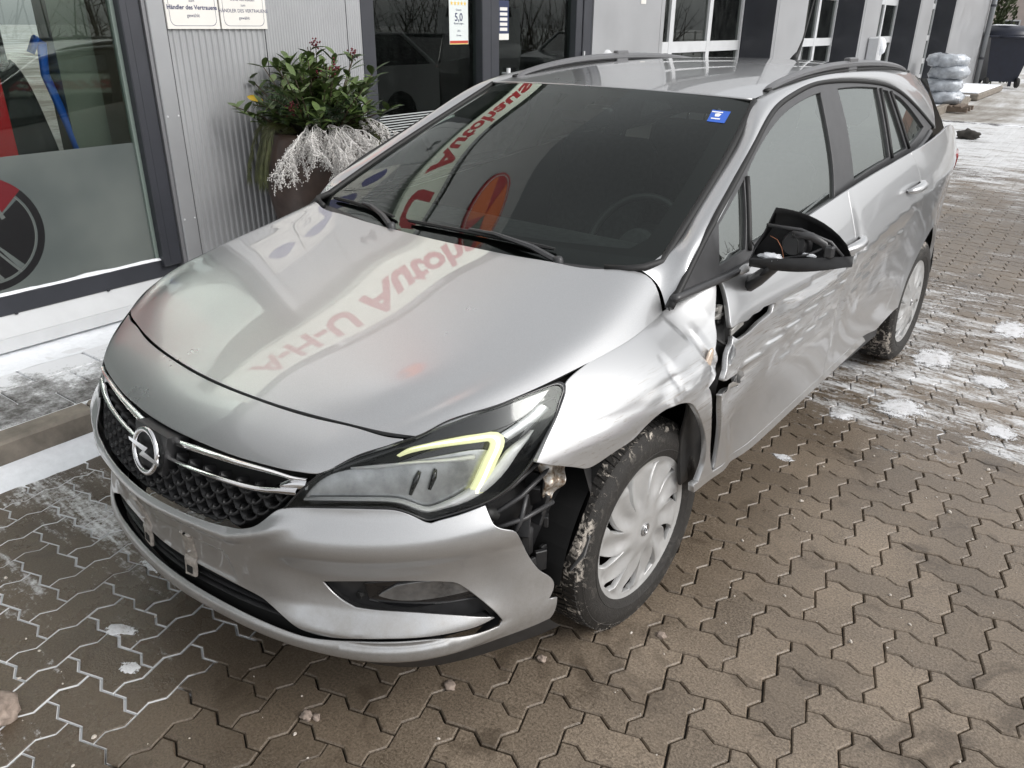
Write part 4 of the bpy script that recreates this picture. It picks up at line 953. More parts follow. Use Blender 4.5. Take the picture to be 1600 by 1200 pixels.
def SIDE_L(y, z):
    P = SIDE(y, z); y = P[:, 1]; z = P[:, 2]
    # wing: one long scratch, a scraped hollow, folds at the rear edge
    d = crease(y, z, (-.36, .785), (.06, .800), .0035, .006, .03, .02)
    d += dent(y, z, (-.065, .785), .055, .020, .006, .25) + crease(y, z, (-.03, .845), (-.005, .775), .004, .010, .02, .03)
    d += crease(y, z, (-.24, .715), (.04, .770), .003, .008, .03, .05)
    d += crease(y, z, (.10, .905), (.205, .745), .007, .012, .03, .12) - crease(y, z, (.16, .87), (.215, .775), .003, .012, .02, .02)
    d += crease(y, z, (.055, .800), (.20, .812), .005, .012, .03, .04) + crease(y, z, (.12, .715), (.19, .785), .007, .012, .02, .05)
    k = sstep(.22, .30, y)*(1-sstep(2.1, 2.35, y))
    e = dent(y, z, (.55, .76), .30, .055, .028, .05, 1.7) + dent(y, z, (.42, .66), .18, .055, .018, .1)
    e += crease(y, z, (.62, .825), (1.30, .865), .012, .05, .08, .012)                   # torn crease running back from the upper tear
    e += crease(y, z, (.40, .695), (1.30, .770), .010, .010, .05, .06) + crease(y, z, (.60, .735), (1.24, .790), .005, .008, .05, .03)
    e += crease(y, z, (.70, .60), (1.25, .66), .006, .010, .06, .05) - crease(y, z, (.95, .66), (1.27, .70), .004, .010, .04, .012)
    e += dent(y, z, (.95, .68), .34, .10, .018, .1) + dent(y, z, (1.20, .66), .10, .06, .010, .3) + dent(y, z, (1.08, .70), .04, .03, .006, .5)
    e += dent(y, z, (1.72, .70), .26, .16, .022, .2) + crease(y, z, (1.42, .73), (2.05, .83), .007, .012, .06, .05) + crease(y, z, (1.36, .66), (1.75, .70), .005, .01, .05, .04)
    e += dent(y, z, (1.34, .72), .030, .20, .012)
    d = d+e*k + dent(y, z, (2.95, .80), .20, .10, .014)
    d += -dent(y, z, (.40, .800), .10, .014, .010) - dent(y, z, (.33, .70), .06, .012, .008)
    P[:, 0] -= d
    return P

# --- bonnet, nose, bumper
gap = .004
NU = 61
hu = np.r_[np.linspace(-.995, -.78, 14), np.linspace(-.76, .76, 45), np.linspace(.78, .995, 14)]
hv = np.r_[np.linspace(.006, .08, 5), np.linspace(.10, .90, 34), np.linspace(.92, 1.0, 6)]
bonnet = sheet('bonnet', HOOD, hu, hv, M_P, CAR)
b_edge = MB()
def strip(S, uv, n_in, d_in, sgn=1., mx=False):
    uv = np.array(uv); N = snormal(S, uv[:, 0], uv[:, 1], sgn); P = S(uv[:, 0], uv[:, 1])
    V = list(P)+list(P-N*d_in); n = len(P)
    return V, [(i, i+1, n+i+1, n+i) for i in range(n-1)]
for uv in ([(-.995, v) for v in hv], [(.995, v) for v in hv], [(u, hv[0]) for u in hu], [(u, 1.0) for u in hu]):
    V, F = strip(HOOD, uv, 0, .014); b_edge.add(V, F)
b_edge.build('bonnet_edge', M_P, bonnet, smooth=True)
def mir(l): return [(-a, b) for a, b in l]
# dark engine bay pan under the shut lines
def HOODU(u, v): return HOOD(u, v)*[.985, 1, 1]+[0, .0, -.05]
sheet('engine_bay_shroud', HOODU, np.linspace(-1.0, 1.0, 31), np.linspace(-.05, 1.04, 21), M_DARK, CAR)

nl = O['nose_low']
half = [(u, v) for u, v in nl]
top = [(.600, gap)]+[(.45, gap), (.3, gap), (.15, gap)]
outer = [(0, gap), (.15, gap), (.3, gap), (.45, gap), (.596, gap)]+half[1:-1]+[(0, .128)]+mir(half[1:-1])[::-1]+[(-.596, gap), (-.45, gap), (-.3, gap), (-.15, gap)]
nose = trim('nose_panel', FAS, outer, M_P, CAR, h=.014, sgn=-1.)

bt = O['bumper_top']; gb = O['grille_bot']; torn = O['bumper_torn']
_hf = O['hole_front']
hole = [(0, .530), (.12, .530), (.22, .534), (.296, .543), (.341, .553)]+_hf[5:33]+[(.721, .637), (.69, .632), (.646, .624), (.601, .620), (.565, .622), (.531, .625), (.481, .630), (.44, .631), (.381, .630), (.313, .629), (.236, .628), (.125, .627), (0, .626)]
def clean(l):
    o = []
    for p in l:
        if not o or math.hypot(p[0]-o[-1][0], p[1]-o[-1][1]) > .004: o.append(p)
    return o
hole = clean(hole)
hole_half = [p for p in hole if p[0] > .001]
hole_full = [(0, .530)]+hole_half+[(0, .626)]+mir(hole_half)[::-1]
# split so that both openings and the blades between them stay connected
right_end = [(.715, .233), (.76, .25), (.80, .30), (.835, .36), (.848, .42), (.852, .52), (.85, .62), (.846, .70)]
outer = [(0, .296)]+[p for p in gb[1:]]+[p for p in bt[1:]]+[p for p in torn[1:-1]]+[(.797, .70)]+[(u, .70) for u in np.linspace(.75, -.8, 32)]
outer += mir(right_end)[::-1]+mir(bt[1:])[::-1]+mir(gb[1:])[::-1]
# profile of the chin: rounded lip standing proud below the openings
def FASB(u, v):
    P = FAS(u, v); N = snormal(FAS, u, v, -1.)
    a = np.abs(u)
    lip = .018*sstep(.622, .640, v)*(1-.9*sstep(.66, .705, v))*(1-sstep(.66, .75, a))
    bar = .010*bump(v, np.interp(a, [0, .3, .40, .5, .6], [.318, .312, .27, .225, .2]), .022)*(1-sstep(.40, .50, a))
    shelf = .017*sstep(.215, .285, v)*(1-sstep(.285, .37, v))*sstep(.36, .52, a) - .010*bump(v, .41, .05)*sstep(.30, .46, a)*(1-sstep(.70, .80, a))
    fogr = -.012*bump(v, .475, .06)*sstep(.36, .50, a)*(1-sstep(.70, .76, a))
    blade = .016*sstep(.53, .60, v)*(1-sstep(.60, .63, v))*sstep(.30, .50, a)*(1-sstep(.68, .74, a))
    plate = -.006*sstep(.40, .415, v)*(1-sstep(.515, .53, v))*(1-sstep(.245, .262, a-.10*(v-.4)))
    return P+N*(lip+bar+shelf+fogr+blade+plate)[:, None]
bumper = trim('front_bumper', FASB, outer, M_P, CAR, holes=[hole_full], h=.0105, sgn=-1., corner=30, thick=.005)
# lower valance, dark
def FASV(u, v):
    P = FAS(u, np.full_like(np.asarray(u, float), .70)); t = np.asarray(v, float)
    P = P.copy(); P[:, 1] += .05*t; P[:, 2] -= .055*t; return P
sheet('chin_spoiler', FASV, np.linspace(-.80, .795, 60), np.linspace(-.02, 1, 5), M_BLK, CAR, sgn=-1.)

# --- grille
GR = empty('grille', (0, 0, 0), parent=CAR)
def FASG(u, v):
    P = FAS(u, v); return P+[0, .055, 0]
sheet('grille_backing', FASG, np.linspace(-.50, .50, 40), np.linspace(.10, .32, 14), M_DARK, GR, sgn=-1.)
g_out = np.array([(0, .130)]+[(u, .130) for u in (.1, .2, .3, .4, .46)]+[(.484, .131), (.44, .185), (.405, .235), (.38, .258)]+[(.33, .281), (.27, .290), (.165, .294), (0, .296)])
g_full = np.r_[g_out, (g_out[::-1]*[-1, 1])[1:-1]]
cellm = []
row_v = np.linspace(.196, .288, 6)
def FAS2(u, v, d):
    u = np.atleast_1d(u); v = np.atleast_1d(v); return FAS(u, v)-snormal(FAS, u, v, -1.)*d
for r, v in enumerate(row_v):
    for c in range(-9, 10):
        u = (c+.5*(r % 2))*.052
        pts = np.array([(u+dx, v+dv) for dx, dv in ((-.024, -.016), (-.021, .000), (-.012, .009), (0, .012), (.012, .009), (.021, 0), (.024, -.016))])
        if not inside(g_full, np.array([[u, v]]))[0] or (abs(u) < .085 and v < .205): continue
        k = inside(g_full, pts)
        if k.sum() < 4: continue
        P0 = FAS2(pts[k, 0], pts[k, 1], .012); P1 = FAS2(pts[k, 0], pts[k, 1]-.004, .042)
        n = len(P0); V = list(P0)+list(P1)+list(P0+[0, 0, .006]); F = [(i, i+1, n+i+1, n+i) for i in range(n-1)]+[(i, i+1, 2*n+i+1, 2*n+i) for i in range(n-1)]
        V = V+list(P1+[0, .0, .004]); F += [(2*n+i, 2*n+i+1, 3*n+i+1, 3*n+i) for i in range(n-1)]
        b = MB().add(V, F); b.build('grille_cell', M_BLK, GR, smooth=True)
def ribbon(name, uv, w, d0, m_, parent, th=.012, sgn=-1., S=FAS, taper=None, n=50, mx=False):
    """raised bar following the surface: uv centre line, w half-height in v"""
    uv = densify(uv, .012, False, 60); N = snormal(S, uv[:, 0], uv[:, 1], sgn); V = []; F = []; nn = len(uv)
    tg = np.gradient(uv, axis=0); tg /= np.linalg.norm(tg, axis=1)[:, None]+1e-12
    for i, (u, v) in enumerate(uv):
        ww = w if taper is None else w*np.interp(i/(nn-1), taper[0], taper[1])
        prof = [(-ww, -th), (-ww, -.25*th), (-.7*ww, .0), (.0, .25*th), (.7*ww, .0), (ww, -.25*th), (ww, -th)]
        for dv, dn in prof:
            p = S(np.array([u-dv*tg[i, 1]*.8]), np.array([v+dv*tg[i, 0]]))[0]; V.append(p+N[i]*(d0+dn))
    k = 7
    for i in range(nn-1):
        for j in range(k-1): F.append((i*k+j, i*k+j+1, (i+1)*k+j+1, (i+1)*k+j))
    F += [tuple(range(k)), tuple((nn-1)*k+j for j in range(k))]
    if mx: V = [(-v[0], v[1], v[2]) for v in V]
    return MB().add(V, F).build(name, m_, parent, angle=50)
for mx in (False, True):
    ribbon('upper_chrome_bar', [(.075, .152), (.15, .147), (.28, .143), (.38, .1425), (.425, .146), (.468, .146)], .0075, .0, M_CHROME, GR, mx=mx, taper=((0, .15, .8, 1), (1.1, 1.1, .7, .5)))
    ribbon('lower_chrome_bar', [(.062, .193), (.15, .1915), (.28, .189), (.36, .186), (.41, .180), (.452, .177)], .0065, .0, M_CHROME, GR, mx=mx, taper=((0, .6, 1), (.8, 1., 1.3)))
    ribbon('chrome_end_plate', [(.408, .168), (.43, .162), (.468, .158)], .013, -.003, M_CHROME, GR, mx=mx, taper=((0, .4, 1), (.55, 1., 1.0)))
# badge: ring with lightning bolt on a dark mount
bc = FAS(np.array([0.]), np.array([.193]))[0]; bn = snormal(FAS, np.array([0.]), np.array([.193]), -1.)[0]
bn = np.array([0, -.97, .24]); bn /= np.linalg.norm(bn); bu = np.array([0, .24, .97]); bu /= np.linalg.norm(bu)
Mb = Matrix(((1, bu[0], bn[0], 0), (0, bu[1], bn[1], bc[1]-.012), (0, bu[2], bn[2], bc[2]+.004), (0, 0, 0, 1)))
b = MB(); b.prism([(-.062, -.045), (.062, -.045), (.075, .055), (-.075, .055)], -.06, -.004, Mb); b.build('badge_mount', M_BLK, GR)
badge = MB()
prof = [(.0525+.0075*math.cos(t), .006+.006*math.sin(t)) for t in np.linspace(0, 2*math.pi, 13)[:-1]]
badge.lathe(prof, 48, Mb, closed=True)
badge_o = badge.build('badge_ring', M_CHROME, GR, smooth=True)
bolt = [(-.092, .014), (-.012, -.001), (.004, -.003), (-.010, .013), (.092, -.010), (.083, -.018), (.012, -.004), (-.004, .000), (.016, -.019), (-.060, .004)]
bolt = [(-.074, .014), (.018, .014), (.004, -.001), (.074, -.007), (.070, -.015), (-.020, -.015), (-.005, .000), (-.07, .007)]
MB().prism(bolt, .004, .012, Mb).build('badge_bolt', M_CHROME, badge_o)

# --- lower grille and fog recess
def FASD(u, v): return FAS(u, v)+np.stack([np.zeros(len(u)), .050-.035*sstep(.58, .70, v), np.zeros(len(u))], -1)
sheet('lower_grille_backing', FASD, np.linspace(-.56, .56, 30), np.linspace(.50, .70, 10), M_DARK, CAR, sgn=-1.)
for k, v in enumerate((.556, .580, .604)):
    a = (.40, .455, .50)[k]
    ribbon('lower_grille_slat', [(u, v) for u in np.linspace(-a, a, 15)], .0060, -.014, M_BLK, CAR, th=.02)
# returns closing the edges of the openings
rim = densify(hole_full, .01, True, 30)
N = snormal(FASB, rim[:, 0], rim[:, 1], -1.); P = FASB(rim[:, 0], rim[:, 1]); P1 = P-N*.045; n = len(P)
MB().add(list(P-N*.0105)+list(P1), [(i, (i+1) % n, n+(i+1) % n, n+i) for i in range(n)]).build('opening_return', M_BLK, CAR, smooth=True)
fo = O['fog_open']
for mx in (False, True):
    FG = empty('fog_lamp_recess', (0, 0, 0), parent=CAR)
    def FASF(u, v):
        P = FAS(u, v); N = snormal(FAS, u, v, -1.); return P-N*(.030+.05*sstep(.47, .50, np.asarray(u, float))*0)[:, None] if False else P-N*.032
    sheet('recess_panel', FASF, np.linspace(.46, .76, 26), np.linspace(.40, .67, 14), M_BLK, FG, sgn=-1., mx=mx)
    lamp = [(.60, .452), (.63, .443), (.665, .452), (.685, .478), (.690, .505), (.65, .507), (.60, .503), (.575, .490)]
    def FASL(u, v): return FAS(u, v)-snormal(FAS, u, v, -1.)*.030
    trim('fog_lamp_bezel', FASL, [(.555, .455), (.62, .437), (.67, .440), (.70, .49), (.71, .535), (.66, .532), (.60, .527), (.56, .505)], M_GLOSS, FG, h=.012, sgn=-1., off=.004, mx=mx, thick=.006)
    trim('fog_lamp_glass', FASL, lamp, mat('lamp_glass_grey', (.16, .16, .16), .08, .5, var=.5, vscale=14, coat=1.), FG, h=.012, sgn=-1., off=.010, mx=mx, thick=.006)
    ribbon('recess_rib', [(.56, .512), (.60, .524), (.66, .535), (.705, .545)], .004, -.028, M_BLK, FG, th=.006, mx=mx)
    q = FAS2(.545, .500, .026)[0]*np.array([-1 if mx else 1, 1, 1]); b = MB(); b.lathe([(0, .002), (.009, .002), (.009, -.01)], 12, Matrix.Translation(q) @ Matrix.Rotation(R(90), 4, 'X')); b.build('tow_hole', M_DARK, FG)

# --- number plate mounting: bare plate field with two clip strips
for s_ in (1, -1):
    br = [(s_*a+(0 if s_ > 0 else .0), b_) for a, b_ in [(.105, .405), (.142, .403), (.132, .470), (.126, .52), (.122, .588), (.086, .594), (.088, .52), (.098, .46)]]
    clip = trim('plate_clip', FASB, br, mat('clip_plastic', (.34, .31, .28), .35, var=.45, vscale=60, coat=.5), CAR, h=.006, sgn=-1., off=.006, thick=.008)
    trim('clip_window', FASB, [(s_*a, b_) for a, b_ in ((.094, .555), (.114, .553), (.113, .580), (.094, .582))], M_DARK, clip, h=.006, sgn=-1., off=.008, thick=.002)
    q = FASB(np.array([s_*.112]), np.array([.487]))[0]; MB().lathe([(0, .012), (.003, .012), (.0045, .009), (.0045, 0)], 10, Matrix.Translation(q) @ Matrix.Rotation(R(90), 4, 'X')).build('clip_screw', M_STEEL, clip, smooth=True)

# --- headlights
hl = O['headlight']
M_LENS = glassmat('lens_glass', (.95, .96, .96), 1.34, dirt=.008)
M_DRL = mat('daytime_strip', (.6, .62, .35), .3, emit=(.86, .87, .50), estr=.26)
M_HCH = mat('lamp_chrome', (.80, .80, .80), .30, .15, var=.1, vscale=25, coat=1.)
M_HGR = mat('lamp_grey', (.40, .41, .415), .25, .55, var=.45, vscale=14, coat=.8)
def off_surf(d):
    return lambda u, v: FAS(u, v)-snormal(FAS, np.atleast_1d(np.asarray(u, float)), np.atleast_1d(np.asarray(v, float)), -1.)*d
for mx in (False, True):
    HL = empty('headlight', (0, 0, 0), parent=CAR)
    if not mx: HL['label'] = 'lit headlight beside the torn bumper corner'
    S3 = off_surf(.045); S2 = off_surf(.026); S1 = off_surf(.014)
    cu_ = np.array(hl).mean(0)
    trim('housing', S3, hl, M_GLOSS, HL, h=.02, sgn=-1., mx=mx, flange=False)
    ins = [tuple(cu_+(np.array(p)-cu_)*.985) for p in hl]
    # side wall of the housing
    rim_ = densify(hl, .012); N = snormal(FAS, rim_[:, 0], rim_[:, 1], -1.); P = FAS(rim_[:, 0], rim_[:, 1]); n = len(P)
    V = list(P-N*.001)+list(P-N*.05)
    if mx: V = [(-v[0], v[1], v[2]) for v in V]
    MB().add(V, [(i, (i+1) % n, n+(i+1) % n, n+i) for i in range(n)]).build('housing_wall', M_GLOSS, HL, smooth=True)
    # black upper cover
    cl_ = O['coverlow']
    trim('upper_cover', S1, [(.505, .112), (.53, .082), (.58, .030), (.61, .006), (.674, -.010), (.73, .002), (.783, .006), (.825, .012)]+cl_[::-1][1:-1]+[(.508, .122)], M_GLOSS, HL, h=.012, sgn=-1., mx=mx, thick=.004)
    # reflector bowl
    trim('reflector', off_surf(.034), [(.455, .200), (.485, .150), (.52, .118), (.57, .098), (.62, .090), (.70, .100), (.722, .115), (.712, .16), (.695, .20), (.66, .216), (.645, .225), (.62, .206), (.58, .197), (.50, .199)], M_HGR, HL, h=.012, sgn=-1., mx=mx, thick=.004)
    for uv in ([(.632, .128), (.628, .150), (.622, .185)], [(.652, .128), (.650, .150), (.645, .178)]):
        ribbon('reflector_slot', uv, .0001, -.0, M_GLOSS, HL, th=.002, mx=mx) if False else None
        pts_ = [off_surf(.028)(a, b_)[0]*np.array([-1 if mx else 1, 1, 1]) for a, b_ in uv]
        MB().tube(pts_, [.004, .007, .004], 6).build('reflector_fin', M_GLOSS, HL, smooth=True)
    ribbon('chrome_brow', O['brow'], .0055, -.017, M_HCH, HL, th=.010, mx=mx, taper=((0, .2, 1), (.4, 1, .9)))
    ribbon('chrome_sill', O['csill'], .0062, -.015, M_HCH, HL, th=.012, mx=mx, taper=((0, .35, .5, .62, .85, 1), (.5, .7, 1.0, 1.9, 1.7, .2)))
    ribbon('light_strip', O['drl'], .0115, -.015, M_DRL, HL, th=.010, mx=mx, taper=((0, .12, .5, .6, 1), (.3, .85, 1.1, 1.0, 1.0)))
    ribbon('light_core', O['drl'][1:], .0035, -.0125, mat('daytime_core', (.9, .9, .7), .3, emit=(1., .98, .70), estr=.6), HL, th=.004, mx=mx, taper=((0, .15, 1), (.2, 1, 1)))
    ribbon('dark_blade', [(.745, .085), (.775, .068), (.812, .045)], .012, -.022, M_HGR, HL, th=.006, mx=mx)
    trim('lens', FAS, [tuple(cu_+(np.array(p)-cu_)*.975) for p in hl], M_LENS, HL, h=.014, sgn=-1., mx=mx, flange=False, off=-.001)
    rr_ = densify(hl, .01); n = len(rr_)
    N = snormal(FAS, rr_[:, 0], rr_[:, 1], -1.); P = FAS(rr_[:, 0], rr_[:, 1]); c3 = P.mean(0); V = []
    inn = np.array([cu_+(p-cu_)*.966 for p in rr_]); P2 = FAS(inn[:, 0], inn[:, 1])
    V = list(P-N*.004)+list(P-N*.0005)+list(P2-N*.0)+list(P2-N*.006)
    if mx: V = [(-v[0], v[1], v[2]) for v in V]
    MB().add(V, [(k*n+i, k*n+(i+1) % n, (k+1)*n+(i+1) % n, (k+1)*n+i) for k in range(3) for i in range(n)]).build('lens_rim', M_GLOSS, HL, smooth=True)

# --- side panels
fe = O['fender']
wing = trim('front_wing', SIDE_L, fe, M_S, CAR, h=.014, thick=.018, corner=35); wing['label'] = 'scratched and creased front wing hanging over the wheel'
# gap, hidden side copy
arch = [(.385*math.cos(t), .316+.385*math.sin(t)) for t in np.linspace(R(172), R(-2), 22)]
wing_r = [(-.342, .871), (-.221, .897), (-.062, .912), (.09, .923), (.132, .928), (.277, .955), (.327, .969), (.34, .80), (.34, .60), (.33, .36), (.38, .33)]+arch[::-1][1:-1]+[(-.42, .40), (-.50, .55), (-.502, .754), (-.453, .794), (-.38, .842)]
trim('front_wing', SIDE, wing_r, M_P, CAR, h=.03, mx=True)
gB = [(1.316, 1.078), (1.303, 1.01), (1.296, .93), (1.292, .86), (1.30, .76), (1.318, .66), (1.316, .55), (1.28, .45), (1.262, .392)]
gR = [(2.074, 1.130), (2.128, 1.06), (2.15, .98), (2.24, .82), (2.255, .70), (2.205, .60), (2.15, .50), (2.06, .41), (1.98, .375)]
bl = [(.339, .971), (.48, .981), (.728, 1.007), (.962, 1.038), (1.316, 1.078)]
de = O['door_edge']
_st = [p for p in O['sill_top']]
def sill_z(y): return float(np.interp(y, [p[0] for p in _st], [p[1] for p in _st]))+.003
dbot = [(y, sill_z(y)) for y in (1.262, 1.15, 1.05, .95, .85, .75, .65, .55, .45, .37, .30)]
gB[-1] = (1.262, sill_z(1.262))
outer = [(a, b_+.007) if 7 <= k <= 14 else ((a, b_-.008) if 15 <= k <= 20 else ((a, b_-.006) if 31 <= k <= 35 else (a, b_))) for k, (a, b_) in enumerate(de[:-1])]
door_poly = outer+[(.292, .405)]+dbot[::-1][1:-1]+[(a-.003, b_) for a, b_ in gB[::-1]]+bl[::-1][1:-1]
front_door = trim('front_door', SIDE_L, door_poly, M_S, CAR, h=.013, thick=.016, corner=33); front_door['label'] = 'dented driver door with two jagged tears'
rd_poly = [(a+.003, b_) for a, b_ in gB]+[(y, sill_z(y)) for y in (1.40, 1.55, 1.70)]+[(1.85, .388)]+[(a-.003, b_) for a, b_ in gR[::-1]]+[(1.653, 1.106)]
rear_door = trim('rear_door', SIDE_L, rd_poly, M_S, CAR, h=.016, thick=.016, corner=33)
ra = [(2.650+.398*math.cos(t), .318+.400*math.sin(t)) for t in np.linspace(R(160), R(10), 22)]
qp = [(a+.003, b_) for a, b_ in gR]+[(2.12, .385), (2.255, .40)]+[p for p in ra]+[(3.04, .36), (3.30, .30), (3.70, .30), (3.78, .60), (3.76, .85), (3.66, 1.02), (3.45, 1.10), (3.10, 1.155), (2.88, 1.16), (2.6, 1.15), (2.36, 1.14)]
quarter = trim('rear_quarter_panel', SIDE_L, qp, M_S, CAR, h=.025, thick=.016, corner=33)
trim('rear_quarter_panel', SIDE, qp, M_P, CAR, h=.05, mx=True)
trim('front_door', SIDE, [(.345, .971), (.34, .80), (.34, .60), (.33, .40)]+dbot[::-1][1:]+[(a-.003, b_) for a, b_ in gB[::-1]][1:]+bl[::-1][1:-1], M_P, CAR, h=.04, mx=True)
trim('rear_door', SIDE, rd_poly, M_P, CAR, h=.04, mx=True)
# rear end, closed off: bumper, tailgate and lamps
def REAR(u, v):
    u = np.atleast_1d(np.asarray(u, float)); v = np.atleast_1d(np.asarray(v, float))
    return np.stack([u*(.60-.10*sstep(1.0, 1.4, v)), 3.79-.10*u**2-.9*np.clip(v-1.05, 0, None)-.05*np.abs(v-.7), v], -1)
sheet('tailgate', REAR, np.linspace(-1, 1, 15), np.linspace(.3, 1.36, 15), M_P, CAR)
for mx in (False, True):
    lamp = trim('tail_lamp', SIDE, [(3.30, .985), (3.45, .99), (3.62, .98), (3.68, .90), (3.66, .83), (3.52, .86), (3.36, .93)], mat('tail_lamp_red', (.42, .03, .03), .12, coat=1.), CAR, h=.03, off=.008, mx=mx)
# sill
sl = O['sill_top']+O['sill_low'][::-1]
def SIDES(y, z):
    P = SIDE(y, z); return P
trim('sill', SIDES, sl, M_P, CAR, h=.008, thick=.02, corner=60); trim('sill', SIDES, sl, M_P, CAR, h=.03, thick=.02, mx=True)
for s_ in (1, -1): MB().box(min(s_*.60, s_*.80), max(s_*.60, s_*.80), .52, 2.2, .26, .35).build('sill_underside', M_BLK, CAR)

# inner shells: what the gaps and tears open onto
def SIDEI(y, z):
    P = SIDE(y, z); P[:, 0] -= .085; return P
for mx in (False, True):
    trim('inner_structure', SIDEI, [(.22, .92), (.33, .96), (.9, 1.02), (1.6, 1.08), (2.3, 1.13), (2.33, .72), (2.26, .55), (2.24, .33), (.34, .33), (.36, .45), (.30, .62), (.12, .74), (-.05, .80), (-.25, .82), (-.30, .86), (.1, .915)], M_DARK, CAR, h=.05, mx=mx, flange=False, corner=20)
# door jamb seen in the open gap, with hinges
JB = empty('door_jamb', (0, 0, 0), parent=CAR)
def SIDEJ(y, z):
    P = SIDE(y, z); P[:, 0] -= .050; return P
M_JAMB = mat('jamb_dark', (.022, .022, .022), .45, var=.4, vscale=15)
trim('jamb_skin', SIDEJ, [(.20, .93), (.37, .975), (.37, .84), (.33, .70), (.34, .55), (.36, .38), (.18, .38), (.13, .60), (.14, .78)], M_JAMB, JB, h=.02, corner=20)
for zz in (.886, .868):
    q = SIDEJ(.325, zz)[0]; MB().box(q[0], q[0]+.022, q[1]-.035, q[1]+.03, zz-.006, zz+.004, ch=.002).build('hinge_leaf', M_STEEL, JB)
q = SIDEJ(.335, .875)[0]; MB().lathe([(0, -.02), (.009, -.02), (.009, .02), (0, .02)], 10, Matrix.Translation(q+np.array([.014, 0, 0]))).build('hinge_pin', M_STEEL, JB)
for yy, zz in ((.335, .845), (.345, .905), (.300, .585), (.315, .56), (.30, .50)):
    q = SIDEJ(yy, zz)[0]; MB().lathe([(0, .008), (.006, .008), (.009, .004), (.009, 0)], 10, Matrix.Translation(q) @ Matrix.Rotation(R(90), 4, 'Y')).build('jamb_bolt', M_JAMB, JB, smooth=True)
MB().tube([SIDEJ(.26, .83)[0]+[.012, 0, 0], SIDEJ(.30, .80)[0]+[.02, 0, 0], SIDEJ(.34, .78)[0]+[.02, 0, 0]], .006, 6).build('jamb_cable', M_RUB, JB)
# torn sheet metal: curled flaps at the tears
def flap(name, uvs, seed, m_, lift=.02):
    rnd = random.Random(seed); V = []; F = []; n = len(uvs)
    for (y, z, dy, dz) in uvs:
        p = SIDE_L(y, z)[0]; q = p+np.array([lift*rnd.uniform(.4, 1.2), dy, dz]); r = q+np.array([lift*rnd.uniform(-.3, .6), dy*.5+rnd.uniform(-.006, .006), dz*.5+rnd.uniform(-.006, .006)])
        V += [p, q, r]
    for i in range(n-1):
        for k in range(2): F.append((3*i+k, 3*i+k+1, 3*i+k+4, 3*i+k+3))
    return MB().add(V, F).build(name, m_, front_door, smooth=True)
flap('torn_flap', [(.318, .800, -.015, -.01), (.31, .785, -.018, -.012), (.30, .770, -.014, -.014), (.288, .758, -.010, -.01)], 2, M_P, .012)
flap('torn_flap', [(.27, .665, -.004, .01), (.30, .660, 0, .014), (.335, .652, 0, .016), (.37, .643, .002, .014), (.41, .635, .004, .016)], 3, M_STEEL, .016)
flap('torn_flap', [(.41, .64, .002, .006), (.402, .655, .006, .004), (.393, .672, .010, .002), (.392, .69, .012, -.002)], 4, M_P, .018)
# bracket glimpsed in the upper tear
p0 = SIDEJ(.345, .824)[0]; MB().box(-.004, .004, -.03, .05, -.012, .008, Matrix.Translation(p0+np.array([.03, .03, 0])) @ Matrix.Rotation(R(10), 4, 'X'), ch=.002).build('tear_bracket', M_STEEL, CAR)
# side indicator on the wing's rear edge
q = SIDE_L(.175, .790)[0]
bm = bmesh.new(); bmesh.ops.create_uvsphere(bm, u_segments=14, v_segments=8, radius=1); me = bpy.data.meshes.new('side_indicator')
for v_ in bm.verts: v_.co = Vector((v_.co.x*.008, v_.co.y*.020+v_.co.z*.012, v_.co.z*.036))
bm.to_mesh(me); bm.free(); me.polygons.foreach_set('use_smooth', [True]*len(me.polygons))
link('side_indicator', me, mat('indicator_plastic', (.62, .50, .40), .15, .2, var=.25, vscale=90, coat=1.), CAR, loc=q)
# door handles
for (yy, zz) in ((1.235, .908), (2.015, 1.003)):
    H = empty('door_handle', (0, 0, 0), parent=CAR)
    n = 15; pts = []; rad = []
    for t in np.linspace(0, 1, n):
        y = yy-.105+.21*t; q = SIDE_L(y, zz+.012*(t-.5)+.004*math.sin(math.pi*t))[0]; pts.append(q+np.array([.006+.030*math.sin(math.pi*t)**.6, 0, 0])); rad.append(.008+.010*math.sin(math.pi*t)**.5)
    MB().tube(pts, rad, 12, flat=1.0).build('grip', M_P, H, smooth=True)
    cup = [(yy-.055+.085*math.cos(t)*.75, zz+.012+.030*math.sin(t)) for t in np.linspace(0, 2*math.pi, 20)[:-1]]
    def SIDEC(y, z, yy=yy, zz=zz):
        P = SIDE_L(y, z); P[:, 0] += .0025-.016*np.exp(-(((P[:, 1]-yy+.055)/.05)**2+((P[:, 2]-zz-.012)/.022)**2)); return P
    trim('cup', SIDEC, cup, M_P, H, h=.008, flange=False, corner=90)

